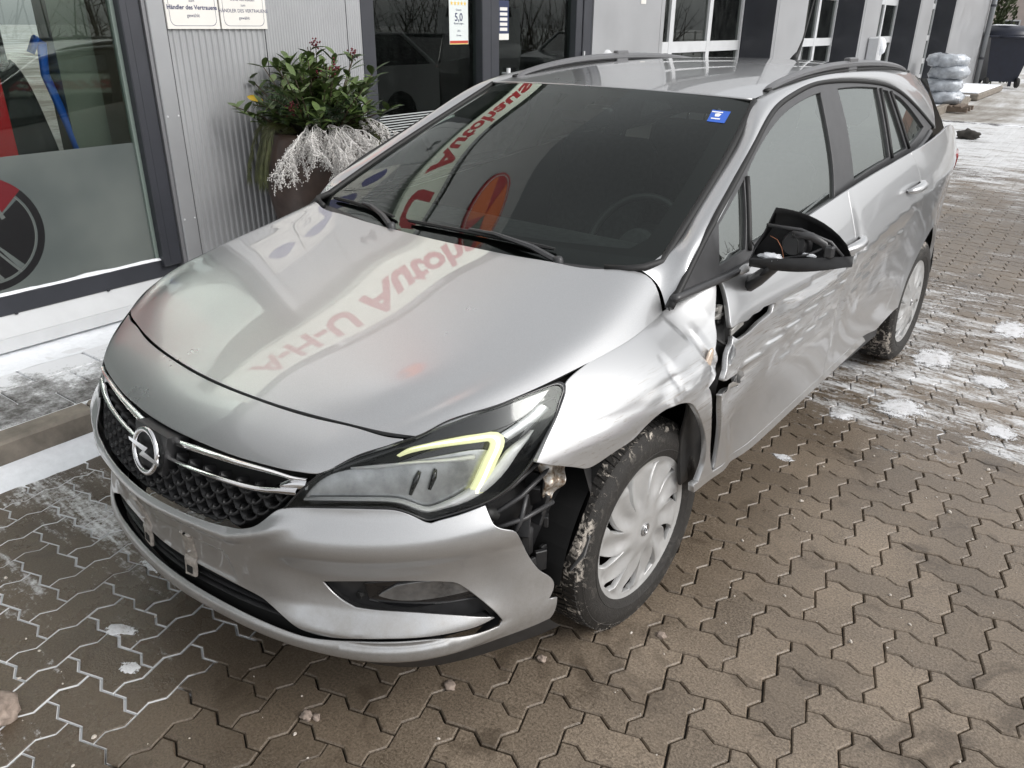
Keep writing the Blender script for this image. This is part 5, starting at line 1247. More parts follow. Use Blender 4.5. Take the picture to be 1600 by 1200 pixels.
# --- greenhouse: black trim with panes set into it
seal = O['seal']; bg_ = O['beltG']
trim_poly = seal+[(2.85, 1.150), (2.62, 1.118), (2.363, 1.092), (1.90, 1.078), (1.445, 1.052), (1.014, 1.022), (.747, .997), (.485, .977), (.312, .972), (.237, .968), (.14, .964)]
panes = {'front_window': O['glassF'], 'front_quarter_pane': O['glassQ'], 'rear_window': O['glassR'], 'rear_door_pane': O['glassR2'], 'rear_quarter_window': O['glassC']}
for mx in (False, True):
    WF = empty('side_window_frame', (0, 0, 0), parent=CAR)
    trim('frame_trim', GLASS, trim_poly, M_TRIM, WF, holes=list(panes.values()), h=.02, off=.004, thick=.02, mx=mx, corner=35)
    for nm, pl in panes.items():
        c_ = np.array(pl).mean(0); big = [tuple(c_+(np.array(p)-c_)*1.03) for p in pl]
        trim(nm, GLASS, big, M_SG, WF, h=.04, off=-.006, flange=False, mx=mx, corner=35)
    def GL2(y, z): return GLASS(y, z)
    up = [(a, b_-.006) for a, b_ in seal]
    pts = [GLASS(a, b_)[0]+np.array([.004, 0, 0]) for a, b_ in densify(seal, .03, False, 60)]
    pb = [GLASS(a, b_)[0]+np.array([.010, 0, 0]) for a, b_ in densify([(.10, .966), (.312, .974), (.485, .979), (.747, .999), (1.014, 1.025), (1.445, 1.055), (2.363, 1.095), (2.80, 1.146)], .03, False, 60)]
    if mx: pts = [p*[-1, 1, 1] for p in pts]; pb = [p*[-1, 1, 1] for p in pb]
    MB().tube(pts, .010, 8).build('upper_seal', M_RUB, WF, smooth=True)
    MB().tube(pb, .013, 8, flat=.8).build('belt_moulding', M_TRIM, WF, smooth=True)
    for (ya, za, yb, zb) in ((.623, 1.205, .532, 1.012), (2.085, 1.378, 2.02, 1.108), (2.222, 1.360, 2.305, 1.118)):
        dv = [GLASS(ya+(yb-ya)*t, za+(zb-za)*t)[0]+np.array([.006, 0, 0]) for t in np.linspace(0, 1, 6)]
        if mx: dv = [p*[-1, 1, 1] for p in dv]
        MB().tube(dv, .009, 6).build('window_divider', M_RUB, WF, smooth=True)
# B pillar cover on the damaged side has its own grey
# roof side frames with A pillars
inner_pts = [(.712, .118, 1.028)]+[tuple(WS(1.012, v)[0]) for v in (.12, .25, .5, .75)]+[tuple(WS(1.0, 1.0)[0]+[.004, 0, 0])]+[tuple(ROOF(1.0, y)[0]) for y in (1.2, 1.55, 2.0, 2.4, 2.8, 3.12)]
outer_yz = [(.098, .934), (.20, 1.030), (.31, 1.085), (.475, 1.160), (.69, 1.266), (.904, 1.356), (1.15, 1.407), (1.521, 1.430), (2.028, 1.404), (2.39, 1.345), (2.754, 1.221), (2.99, 1.14)]
outer_pts = [tuple(GLASS(y, z)[0]+[.006, 0, 0]) for y, z in outer_yz]
rowsF = []
for a, b_ in zip(inner_pts, outer_pts):
    a = np.array(a); b_ = np.array(b_); mid = (a+b_)/2; rowsF.append([a, a*.72+b_*.28+np.array([.012, -.004, .012]), mid+np.array([.018, -.006, .014]), a*.25+b_*.75+np.array([.014, -.003, .006]), b_])
rowsF[0] = [np.array(p) for p in ((.690, .101, 1.025), (.727, .120, .995), (.752, .116, .965), (.772, .104, .938), (.788, .098, .934))]
FRAME = Grid([0, .28, .5, .75, 1.0], np.arange(len(rowsF)), rowsF)
for mx in (False, True):
    sheet('roof_side_frame', FRAME, np.linspace(0, 1, 17), np.linspace(0, len(rowsF)-1, 90), M_P, CAR, mx=mx)
# rear quarter between the side frame and the panel below
roof = sheet('roof', ROOF, np.linspace(-1, 1, 41), np.r_[np.linspace(.87, 1.1, 10), np.linspace(1.15, 3.2, 40)], M_P, CAR)
V, F = strip(ROOF, [(u, .87) for u in np.linspace(-1, 1, 41)], 0, .02); MB().add(V, F).build('roof_edge', M_P, roof, smooth=True)
MB().tube([ROOF(u, .872)[0]+[0, -.004, -.001] for u in np.linspace(-1, 1, 41)], .004, 6).build('roof_front_fold', M_P, roof, smooth=True)
def SPOIL(u, v): return ROOF(u, v)+np.array([0, 0, .0])
RS = ROOF(np.linspace(-1, 1, 21), np.full(21, 3.2)); P2 = RS+np.array([0, .22, -.055]); P3 = P2-np.array([0, .01, .035]); n = 21
MB().add(list(RS)+list(P2)+list(P3), [(k*n+i, k*n+i+1, (k+1)*n+i+1, (k+1)*n+i) for k in range(2) for i in range(n-1)]).build('roof_spoiler', M_P, CAR, smooth=True)
# roof rails
for s_ in (1, -1):
    ys = np.linspace(1.03, 2.78, 34); pts = []
    for y in ys:
        t = (y-1.03)/1.75; lift = .030*min(1, (math.sin(math.pi*t))**.35)
        p = ROOF(s_*.975, y)[0]; pts.append(p+np.array([0, 0, lift-.006]))
    V = []; F = []; n = 8
    for i, p in enumerate(pts):
        t = i/(len(pts)-1); wv = .013+.004*math.sin(math.pi*t); hv_ = .010+.006*math.sin(math.pi*t)
        for k in range(n):
            a = 2*math.pi*(k+.5)/n; V.append(p+np.array([wv*math.cos(a)*1.15, 0, hv_*math.sin(a)]))
    for i in range(len(pts)-1):
        for k in range(n): F.append((i*n+k, i*n+(k+1) % n, (i+1)*n+(k+1) % n, (i+1)*n+k))
    F += [tuple(range(n)), tuple((len(pts)-1)*n+k for k in range(n))]
    rail = MB().add(V, F).build('roof_rail', mat('rail_grey', (.16, .16, .165), .35, .3), CAR, angle=40)
    base = [ROOF(s_*.985, y)[0]+np.array([0, 0, .004]) for y in np.linspace(1.02, 2.82, 30)]
    MB().tube(base, .010, 6, flat=.7).build('rail_foot', M_RUB, rail, smooth=True)
    for y in (1.9,):
        p = ROOF(s_*.975, y)[0]; MB().box(-.014, .014, -.05, .05, -.006, .05, Matrix.Translation(p), ch=.004).build('rail_post', mat('rail_grey', (.1, .1, .1)), rail)
AN = empty('antenna', (0, 0, 0), parent=CAR); q = ROOF(0, 2.70)[0]
MB().tube([q, q+[0, .02, .02], q+[0, .05, .04], q+[0, .09, .10], q+[0, .19, .36]], [.022, .016, .010, .005, .003], 8).build('mast', M_RUB, AN, smooth=True)

# --- windscreen, cowl, wipers
sheet('windscreen', WS, np.linspace(-1, 1, 41), np.linspace(-.06, 1, 30), M_WS, CAR, sgn=1.)
# black ceramic border on the inside of the glass
def WSI(u, v): return WS(u, v)-snormal(WS, np.atleast_1d(np.asarray(u, float)), np.atleast_1d(np.asarray(v, float)))*.004
trim('windscreen_border', WSI, [(-1.0, -.06), (1.0, -.06), (1.0, 1.0), (-1.0, 1.0)], mat('ceramic_black', (.004, .004, .004), .3), CAR, holes=[[(-.86, .085), (-.5, .075), (0, .070), (.5, .075), (.86, .085), (.905, .14), (.915, .5), (.905, .88), (.86, .925), (.45, .935), (.12, .935), (.10, .82), (-.10, .82), (-.12, .935), (-.45, .935), (-.86, .925), (-.905, .88), (-.915, .5), (-.905, .14)]], h=.06, flange=False, corner=30)
for s_ in (1, -1):
    pts = [np.array([s_*a, b_, z_]) for a, b_, z_ in ((.60, .062, 1.021), (.66, .088, 1.024), (.690, .112, 1.029))]+[WS(s_*1.004, v)[0]+np.array([s_*.003, 0, .002]) for v in np.linspace(.03, 1.0, 32)]
    MB().tube(pts, .011, 8).build('windscreen_seal', M_RUB, CAR, smooth=True)
COWL = Grid([0, .25, .5, .75, .92, 1.0], [0, .5, 1.0], [
    [np.array(p)+[0, -.004, -.012] for p in ((0, .012, 1.010), (.19, .014, 1.012), (.36, .020, 1.015), (.53, .036, 1.019), (.64, .068, 1.022), (.700, .104, 1.024))],
    [np.array(WS(u, .02)[0])*.5+np.array(p)*.5+[0, 0, -.018] for u, p in zip((0, .25, .5, .75, .92, 1.0), ((0, .012, 1.010), (.19, .014, 1.012), (.36, .020, 1.015), (.53, .036, 1.019), (.64, .068, 1.022), (.700, .104, 1.024)))],
    [np.array(WS(u, .05)[0])+[0, 0, -.004] for u in (0, .25, .5, .75, .92, 1.0)]], mirror=True)
sheet('cowl', COWL, np.linspace(-1, 1, 41), np.linspace(0, 1, 6), M_BLK, CAR)
def on_ws(x_u, v, h): return WS(x_u, v)[0]+snormal(WS, np.array([float(x_u)]), np.array([float(v)]))[0]*h
for (pu, tip_u, tip_v, base_off) in ((.62, -.12, .075, 0), (-.28, -.80, .075, 0)):
    W = empty('wiper', (0, 0, 0), parent=CAR)
    bp = on_ws(pu, -.05, .014); el = on_ws(pu*.55+tip_u*.45, .018, .018); tp = on_ws(pu*.35+tip_u*.65, .035, .016)
    MB().tube([bp, bp*.6+el*.4+np.array([0, 0, .012]), el+[0, 0, .008], tp], [.012, .011, .008, .006], 6, flat=.7).build('wiper_arm', M_TRIM, W, angle=40)
    MB().lathe([(0, .010), (.010, .010), (.014, .004), (.016, -.01)], 12, Matrix.Translation(bp+np.array([0, 0, .004]))).build('wiper_pivot', M_TRIM, W, smooth=True)
    bl_ = [on_ws(u, .012+.012*math.sin(math.pi*k/14), .012) for k, u in enumerate(np.linspace(pu-.05, tip_u-.10, 15))]
    MB().tube(bl_, [.005]+[.008]*13+[.005], 6, flat=.8).build('wiper_blade', M_RUB, W, angle=40)
st = O['ws_sticker']
stk = trim('parking_sticker', WS, st, mat('sticker_blue', (.02, .10, .48), .4), CAR, h=.03, off=.0015, flange=False, dens=False)
for k, (a, b_, w_) in enumerate(((.865, .885, .028), (.875, .838, .022))):
    trim('sticker_print', WS, [(a-w_, b_-.004), (a+w_, b_-.004), (a+w_, b_+.004), (a-w_, b_+.004)], mat('print_white', (.8, .8, .8), .5), stk, h=.05, off=.0022, flange=False, dens=False)
trim('sticker_print', WS, [(.865, .853), (.885, .853), (.890, .872), (.875, .878), (.860, .872)], mat('print_white', (.8, .8, .8), .5), stk, h=.05, off=.0022, flange=False, dens=False)

# --- cabin
b = MB(); b.add(*(lambda V, F: (V, F))([(-.70, .20, .97), (.70, .20, .97), (.70, .56, .96), (-.70, .56, .96), (-.70, .62, .60), (.70, .62, .60)], [(0, 1, 2, 3), (3, 2, 5, 4)])); b.build('dashboard', M_INT, CAR)
def seat(x, y, w=.50, rear=False):
    S = empty('car_seat', (x, y, 0), parent=CAR)
    MB().box(-w/2, w/2, -.30, .22, .48, .62, ch=.05).build('cushion', M_INT, S, angle=40)
    Mt = Matrix.Translation((0, .24, .60)) @ Matrix.Rotation(R(-18), 4, 'X')
    MB().box(-w/2, w/2, -.06, .08, 0, .58, Mt, ch=.05).build('backrest', M_INT, S, angle=40)
    for hx in ((0,) if not rear else (-.38, .38)):
        MB().box(hx-.13, hx+.13, -.04, .06, .62, .80, Mt, ch=.045).build('headrest', M_INT, S, angle=40)
        for k in (-.05, .05): MB().tube([Mt @ Vector((hx+k, .01, .56)), Mt @ Vector((hx+k, .01, .66))], .006, 6).build('headrest_post', M_CHROME, S, smooth=True)
seat(.36, 1.12); seat(-.36, 1.12); seat(0, 1.98, 1.25, True)
SWH = empty('steering_wheel', (0, 0, 0), parent=CAR)
Ms = Matrix.Translation((.36, .62, .92)) @ Matrix.Rotation(R(62), 4, 'X')
MB().lathe([(.185+.014*math.cos(t), .014*math.sin(t)) for t in np.linspace(0, 2*math.pi, 9)[:-1]], 36, Ms, closed=True).build('wheel_rim', mat('wheel_leather', (.03, .03, .03), .35), SWH, smooth=True)
MB().lathe([(0, .03), (.06, .025), (.075, 0), (.05, -.03)], 20, Ms).box(-.17, .17, -.02, .02, -.012, .006, Ms).box(-.02, .02, -.17, 0, -.012, .006, Ms).build('wheel_hub', M_INT, SWH, angle=40)
q = WS(0, .88)[0]
MB().box(-.115, .115, -.012, .022, -.035, .035, Matrix.Translation(q+np.array([0, .075, -.05])), ch=.012).build('rear_view_mirror', M_GLOSS, CAR, angle=40)
ROOFI = lambda u, v: ROOF(u, v)+np.array([0, 0.03, -.03])
sheet('headlining', ROOFI, np.linspace(-.98, .98, 15), np.linspace(.9, 3.1, 12), mat('headlining_grey', (.10, .10, .10), .9), CAR, sgn=-1.)
MB().box(-.72, .72, .30, 3.5, .30, .34).build('cabin_floor', M_INT, CAR)
MB().box(-.74, .74, .34, .40, .30, .95).build('firewall', M_DARK, CAR)
MB().box(-.72, .72, 2.4, 2.45, .34, 1.0).build('load_cover_panel', M_INT, CAR)
MB().box(-.70, .70, 2.42, 3.5, .92, .96).build('parcel_cover', M_INT, CAR)
# underbody
MB().box(-.62, .62, -.45, 3.5, .19, .29).build('underbody', M_DARK, CAR)
MB().box(-.50, .50, -.74, -.56, .32, .60).build('radiator_block', M_DARK, CAR)

# --- wheel arches
for s_ in (1, -1):
    for y0 in (0., 2.664):
        V = []; F = []; n = 26
        for k, t in enumerate(np.linspace(R(8), R(172), n)):
            for xx in (.50, .835 if y0 == 0 else .80):
                V.append((s_*xx, y0+.425*math.cos(t), .316+.425*math.sin(t)))
        F = [(2*k, 2*k+1, 2*k+3, 2*k+2) for k in range(n-1)]
        V.append((s_*.50, y0, .316)); c_ = len(V)-1; F += [(2*k, 2*k+2, c_) for k in range(n-1)]
        MB().add(V, F).build('arch_liner', M_DARK, CAR, smooth=False)

# --- wheels
M_TY = mat('tyre_rubber', (.022, .021, .020), .72, var=.25, vscale=30, bump=.25, bscale=50, bdist=.004)
def snowy_tyre():
    m = M_TY.copy(); m.name = 'tyre_snowy'; nt = m.node_tree; p = nt.nodes['Principled BSDF']
    f = _noise(nt, 34, 6, .7, dist=1.2); f2 = _noise(nt, 5, 3, .6)
    g = nt.nodes.new('ShaderNodeTexCoord'); sp = nt.nodes.new('ShaderNodeSeparateXYZ'); nt.links.new(g.outputs['Object'], sp.inputs[0])
    rad = _math(nt, 'POWER', _math(nt, 'ADD', _math(nt, 'POWER', sp.outputs['Y'], 2.), _math(nt, 'POWER', sp.outputs['Z'], 2.)), .5)
    band = _ramp(nt, rad, [(.240, .03), (.284, .10), (.296, .9), (.318, 1)])
    k = _math(nt, 'MULTIPLY', _ramp(nt, _math(nt, 'ADD', _math(nt, 'MULTIPLY', f, .75), _math(nt, 'MULTIPLY', f2, .3)), [(.555, 0), (.62, 1)]), band)
    c = _mix(nt, k, (.024, .022, .020), (.55, .50, .44)); nt.links.new(c, p.inputs['Base Color'])
    _bump(nt, p, _math(nt, 'ADD', f, k), .6, .006)
    return m
M_TYS = snowy_tyre()
M_COVER = mat('cover_silver', (.46, .46, .455), .36, .35, var=.12, vscale=14, coat=.3, coat_r=.15)
def wheel_meshes():
    R0 = .316; hw = .100
    prof = [(.212, -.075), (.216, -.090), (.232, -.098), (.258, -.102), (.283, -.099), (.302, -.090), (.3105, -.080), (.3135, -.060), (.3145, 0), (.3135, .060), (.3105, .080), (.302, .090), (.292, .0945), (.2905, .0965), (.288, .0955), (.283, .099), (.258, .102), (.240, .0995), (.2385, .1010), (.236, .0990), (.225, .096), (.216, .090), (.212, .075), (.21, 0)]
    Mx = Matrix.Rotation(R(90), 4, 'Y')
    b = MB(); b.lathe(prof, 96, Mx, closed=True)
    # shoulder and centre tread blocks
    nb = 84
    for k in range(nb):
        t = 2*math.pi*k/nb
        for (xa, xb, sk) in ((-.084, -.050, .014), (-.045, -.006, -.020), (.006, .045, .020), (.050, .084, -.014)):
            wv = 2*math.pi/nb*.62
            r1 = .3185 if abs(xa+xb) < .12 else .3175
            V = []
            for rr in (.310, r1):
                for (x, tt) in ((xa, t+sk), (xb, t-sk), (xb, t-sk+wv), (xa, t+sk+wv)):
                    ro = rr-(.006 if max(abs(x), 0) > .08 else 0); V.append((x, ro*math.cos(tt), ro*math.sin(tt)))
            b.add(V, [(0, 1, 5, 4), (1, 2, 6, 5), (2, 3, 7, 6), (3, 0, 4, 7), (4, 5, 6, 7)])
    me_t = pymesh('tyre', b.V, b.F, True); bm = bmesh.new(); bm.from_mesh(me_t); bmesh.ops.recalc_face_normals(bm, faces=bm.faces[:]); bm.to_mesh(me_t); bm.free()
    me_t.set_sharp_from_angle(angle=R(35)); me_t.materials.append(M_TYS)
    # rim behind the cover
    b = MB(); b.lathe([(.205, .07), (.200, .02), (.19, -.03), (.16, -.035), (.06, .0), (0, .0)], 40, Mx)
    me_r = pymesh('rim', b.V, b.F, True); me_r.materials.append(mat('rusty_rim', (.022, .015, .011), .8, .2, var=.6, vscale=25))
    # cover: swirled blades with ten slots
    nb = 10; circ = [(.233*math.cos(t), .233*math.sin(t)) for t in np.linspace(0, 2*math.pi, 97)[:-1]]
    holes = []
    for k in range(nb):
        a0 = 2*math.pi*k/nb; pts = []
        r_in, r_out = (.098, .204) if k % 2 else (.112, .202)
        for t in np.linspace(0, 1, 9): r = r_in+(r_out-r_in)*t; a = a0-.16*t-.02-.15*math.sin(math.pi*t*.5)*t; pts.append((r*math.cos(a), r*math.sin(a)))
        for t in np.linspace(1, 0, 9): r = r_in+(r_out-r_in)*t; a = a0-.16*t+.02+.04*t+.05*math.sin(math.pi*t); pts.append((r*math.cos(a), r*math.sin(a)))
        holes.append(pts)
    def COV(px, py):
        px = np.atleast_1d(np.asarray(px, float)); py = np.atleast_1d(np.asarray(py, float)); r = np.hypot(px, py); a = np.arctan2(py, px)
        d = .084+.020*np.exp(-(r/.09)**2)-.006*np.exp(-(r/.034)**4)
        sw = np.sin(nb*(a+.9*r/.2*.18)+.6); d = d+.007*sw*sstep(.06, .12, r)*(1-sstep(.185, .205, r))
        d = d+.006*bump(r, .219, .010)-.020*sstep(.223, .234, r)
        return np.stack([d, px, py], -1)
    ob = trim('wheel_cover', COV, circ, M_COVER, None, holes=holes, h=.0065, corner=45, thick=.016)
    me_c = ob.data; bpy.data.objects.remove(ob)
    b = MB(); b.lathe([(.020, .094), (.020, .1005), (.0165, .1015), (.0160, .099), (0, .0985)], 28, Mx)
    me_b = pymesh('centre_badge', b.V, b.F, True); me_b.materials.append(mat('badge_grey', (.30, .30, .30), .3, .6))
    b = MB(); b.lathe([(.0135+.0018*math.cos(t), .1003+.0018*math.sin(t)) for t in np.linspace(0, 6.283, 7)[:-1]], 28, Mx, closed=True)
    b.prism([(.016, -.004), (.002, -.004), (.003, .001), (-.016, .004), (-.002, .004), (-.003, -.001)], .0992, .1020, Mx)
    me_l = pymesh('centre_emblem', b.V, b.F, True); me_l.materials.append(M_CHROME)
    b = MB(); b.tube([(.05, 0, .19), (.10, 0, .19)], .0)
    return me_t, me_r, me_c, me_b, me_l
WM = wheel_meshes()
for s_, y0, rot in ((1, 0., .25), (1, 2.664, 1.1), (-1, 0., .6), (-1, 2.664, 0.)):
    wx = .730 if y0 == 0 else .728
    W = empty('wheel', (s_*wx, y0, .3165), parent=CAR, rot=(0, 0, 0 if s_ > 0 else math.pi))
    W.rotation_euler = (0, 0, (0 if s_ > 0 else math.pi)+(R(-1.5) if y0 == 0 else 0)); 
    for nm, me in zip(('tyre', 'rim', 'wheel_cover'), WM[:3]):
        o = link(nm, me, None, W); o.rotation_euler = (rot, 0, 0)
        if nm == 'wheel_cover':
            for n2, m2 in (('centre_badge', WM[3]), ('centre_emblem', WM[4])): link(n2, m2, None, o)

# --- torn corner: bumper bracket, liner and bent metal
TC = empty('torn_corner', (0, 0, 0), parent=CAR)
def FASI(u, v): return FAS(u, v)-snormal(FAS, np.atleast_1d(np.asarray(u, float)), np.atleast_1d(np.asarray(v, float)), -1.)*.10
trim('bumper_carrier', FASI, [(.66, .22), (.78, .17), (.84, .20), (.85, .5), (.84, .68), (.74, .68), (.68, .5)], M_BLK, TC, h=.03, sgn=-1., corner=20)
rnd = random.Random(5)
def fb(u, v, d): return FAS(u, v)[0]-snormal(FAS, np.array([u]), np.array([v]), -1.)[0]*d
for k in range(16):
    u = rnd.uniform(.715, .80); v = rnd.uniform(.24, .52); p = Vector(fb(u, v, rnd.uniform(.035, .08)))
    Mk = Matrix.Translation(p) @ Matrix.Rotation(rnd.uniform(0, 3), 4, 'Z') @ Matrix.Rotation(rnd.uniform(-.5, .5), 4, 'X')
    MB().box(-rnd.uniform(.006, .028), rnd.uniform(.006, .025), -.006, .006, -rnd.uniform(.008, .04), rnd.uniform(.008, .03), Mk, ch=.002).build('bracket_rib', M_BLK, TC)
for (a, b_) in (((.70, .245), (.79, .185)), ((.71, .275), (.80, .215)), ((.715, .31), (.80, .30)), ((.74, .36), (.765, .25))):
    MB().tube([fb(*a, .03), fb((a[0]+b_[0])/2, (a[1]+b_[1])/2, .025), fb(*b_, .035)], .006, 6).build('bracket_rod', M_TRIM, TC, smooth=True)
MB().lathe([(0, .02), (.014, .02), (.016, .0), (.016, -.02)], 14, Matrix.Translation(fb(.715, .262, .03)) @ Matrix.Rotation(R(60), 4, 'X')).build('bracket_grommet', M_RUB, TC, smooth=True)
MB().box(-.022, .022, -.02, .02, -.045, .045, Matrix.Translation(fb(.765, .40, .055)) @ Matrix.Rotation(R(-40), 4, 'Z'), ch=.012).build('horn_body', M_BLK, TC, angle=40)
# crumpled white/rust bracket
pts = [(.792, .185), (.812, .172), (.835, .150), (.832, .200), (.822, .235), (.812, .262), (.800, .290), (.792, .285), (.785, .262), (.788, .225)]
def FASC(u, v):
    u = np.atleast_1d(np.asarray(u, float)); v = np.atleast_1d(np.asarray(v, float))
    d = .030+.012*np.sin(170*u+60*v)+.010*np.sin(90*v-70*u+1)
    return FAS(u, v)-snormal(FAS, u, v, -1.)*d[:, None]
m = mat('crumpled_bracket', (.50, .47, .43), .4, .5)
nt = m.node_tree; f = _noise(nt, 45, 5, .7); nt.links.new(_ramp(nt, f, [(.38, (.60, .59, .57)), (.5, (.42, .37, .31)), (.62, (.16, .10, .06))]), nt.nodes['Principled BSDF'].inputs['Base Color'])
trim('crumpled_bracket', FASC, pts, m, TC, holes=[[(.806, .205), (.812, .205), (.810, .222), (.804, .222)]], h=.006, sgn=-1., corner=30, thick=.004)
MB().lathe([(0, .012), (.010, .010), (.012, 0), (.008, -.008)], 10, Matrix.Translation(fb(.845, .182, .0))).build('bracket_nut', M_STEEL, TC, smooth=True)
# liner skin curling into the arch
LN = [(.86, -.36, .70), (.87, -.33, .60), (.86, -.37, .50), (.84, -.40, .40), (.82, -.42, .28)]
V = []; F = []
for (x, y, z) in LN: V += [(x-.02, y, z), (x-.05, y+.05, z+.02), (x-.20, y+.07, z+.02), (x-.34, y+.05, z)]
F = [(4*i+k, 4*i+k+1, 4*i+k+5, 4*i+k+4) for i in range(4) for k in range(3)]
MB().add(V, F).build('arch_liner_flap', M_BLK, TC, smooth=True)
MB().tube([(.835, -.375, .40), (.86, -.36, .45), (.868, -.352, .50)], [.006, .010, .006], 6, flat=.5).build('bent_clip', mat('grey_plastic', (.14, .14, .14), .5), TC)

# --- door mirror: cap gone, works showing
MR = empty('door_mirror', (0, 0, 0), parent=CAR); MR['label'] = 'broken door mirror with its cap missing'
arm0 = Vector(SIDE_L(.52, .935)[0])
A = [arm0+Vector((-.01, -.01, -.02)), arm0+Vector((.03, -.03, .015)), arm0+Vector((.08, -.065, .065)), Vector((.935, .42, 1.020))]
b = MB(); V = []; F = []
for i, (p, wd, hg) in enumerate(zip(A, (.050, .044, .045, .075), (.030, .030, .024, .014))):
    for k in range(10):
        t = 2*math.pi*k/10; V.append((p.x+.3*wd*math.cos(t), p.y+wd*math.cos(t)*.9, p.z+hg*math.sin(t)+.3*wd*math.cos(t)))
for i in range(3):
    for k in range(10): F.append((i*10+k, i*10+(k+1) % 10, (i+1)*10+(k+1) % 10, (i+1)*10+k))
F += [tuple(range(10)), tuple(30+k for k in range(10))]
b.add(V, F); b.build('mirror_arm', M_BLK, MR, smooth=True)
# head: lower tray, rear shell wall and inner frame; axis runs outboard
hx = np.linspace(0, 1, 13)
ex = np.array([.955, .30, 0]); ex /= np.linalg.norm(ex); ey = np.array([-.30, .955, 0]); ey /= np.linalg.norm(ey)
H0 = np.array([.868, .385, 1.030])
def hd(a, d, z): return H0+ex*a+ey*d+np.array([0, 0, z])
Lh = .262
def topz(t): return .155*(1-t**2.2)**.75*sstep(-.02, .18, t)+.012 if t < .999 else .014
V = []; F = []
for t in hx:
    z1 = .018+.112*float(np.clip(1-((t-.16)/.84)**2 if t > .16 else 1, 0, 1))**.65*float(sstep(.02, .17, t)); dp = .085*(1-t**3)+.012; zb = -.012+.030*t
    V += [hd(t*Lh, -.035*(1-t**2), zb+.018), hd(t*Lh, -.015, zb-.006-.016*math.sin(math.pi*t)), hd(t*Lh, dp*.5, zb-.014-.016*math.sin(math.pi*t)), hd(t*Lh, dp, zb+.004), hd(t*Lh, dp, z1*.6), hd(t*Lh, dp*.80, z1), hd(t*Lh, dp*.62, z1+.004), hd(t*Lh, dp*.60, z1-.010)]
n = 8; F = [(i*n+k, i*n+k+1, (i+1)*n+k+1, (i+1)*n+k) for i in range(len(hx)-1) for k in range(n-1)]
F += [tuple(range(n)), tuple((len(hx)-1)*n+k for k in range(n))]
o = MB().add(V, F).build('mirror_shell', M_BLK, MR, smooth=True); o.data.set_sharp_from_angle(angle=R(50))
md = o.modifiers.new('thickness', 'SOLIDIFY'); md.thickness = .004
V = []
for t in hx: V += [hd(t*Lh, -.030*(1-t**2), .005+.03*t), hd(t*Lh, .05*(1-t**3)+.01, -.004+.03*t)]
MB().add(V, [(2*i, 2*i+1, 2*i+3, 2*i+2) for i in range(len(hx)-1)]).build('mirror_tray', M_BLK, MR, smooth=True)
MB().lathe([(0, .03), (.030, .03), (.036, .02), (.036, -.02), (0, -.02)], 18, Matrix.Translation(hd(.115, .024, .046)) @ Matrix.Rotation(R(75), 4, 'X')).build('mirror_motor', M_BLK, MR, angle=40)
MB().tube([hd(.10, .0, .080), hd(.15, -.005, .078), hd(.185, 0, .060), hd(.195, .0, .036)], .011, 8).build('mirror_frame_arch', M_TRIM, MR, smooth=True)
MB().tube([hd(.03, .01, .095), hd(.12, .0, .092), hd(.20, .0, .066), hd(.235, .005, .030)], .005, 6).build('mirror_frame_rib', M_TRIM, MR, smooth=True)
MB().tube([hd(.085, -.01, .012), hd(.15, -.01, .030), hd(.20, 0, .060)], .004, 6).build('mirror_frame_rib', M_TRIM, MR, smooth=True)
MB().box(-.012, .012, -.012, .012, -.016, .016, Matrix.Translation(hd(.20, -.006, .042)), ch=.004).build('mirror_block', M_TRIM, MR)
MB().tube([hd(.045, -.008, .070), hd(.065, -.026, .066), hd(.080, -.030, .045), hd(.088, -.022, .018), hd(.086, -.012, .004)], .0010, 5).build('mirror_wire', mat('copper_wire', (.30, .11, .05), .5), MR, smooth=True)
MB().tube([hd(.10, -.01, .085), hd(.118, -.024, .066), hd(.122, -.02, .030)], .0012, 5).build('mirror_wire', M_RUB, MR, smooth=True)
MB().tube([hd(-.005, -.01, .030), hd(-.010, -.012, .045), hd(-.002, -.012, .052), hd(.006, -.010, .040)], .002, 5).build('mirror_wire', M_RUB, MR, smooth=True)
lump('mirror_snow', hd(.055, -.012, .014), .030, .016, .010, M_SNOW, MR, 3, 3, .8, 3)
lump('mirror_snow', hd(.145, -.008, .028), .026, .006, .005, M_SNOW, MR, 4, 2, .6, 3)
lump('mirror_snow', hd(.078, -.014, .010), .018, .012, .006, M_SNOW, MR, 5, 2, .8, 3)
lump('torn_foil', Vector(SIDE_L(.45, .965)[0])+Vector((.012, 0, .012)), .008, .032, .016, mat('foil_white', (.7, .7, .7), .4), MR, 6, 2, .7, 2.5)
# ================================================================= PLANTER
PD, PO_ = 1.36, -2.08
POT = empty('plant_pot', Bp(PD, PO_, .1335), 'big dark brown egg shaped pot in front of the silver pier', 'pot')
prof = [(0, .0), (.13, .0), (.15, .01), (.19, .16), (.235, .34), (.268, .50), (.280, .62), (.272, .72), (.245, .80), (.222, .83), (.205, .83), (.20, .80), (.0, .79)]
M_POT = mat('pot_brown', (.070, .045, .036), .38, .15, var=.35, vscale=7, coat=.25, coat_r=.3)
prof = [(r*1.17, z*1.10) for r, z in prof]
MB().lathe(nspl(np.arange(len(prof)), np.array(prof))(np.linspace(0, len(prof)-1, 60)), 48).build('pot_body', M_POT, POT, smooth=True)
MB().lathe([(0, .885), (.21, .885)], 24).build('soil', mat('soil', (.02, .015, .01), .9), POT)
PLN = empty('winter_plant', Bp(PD, PO_, .1335+.885), 'evergreen winter arrangement with red buds and white twigs in the brown pot', 'plant'); PLN.scale = (1.24, 1.24, 1.24)
rnd = random.Random(21)
def leafmat(n, c, v=.35):
    m = mat(n, c, .42, var=v, vscale=25); return m
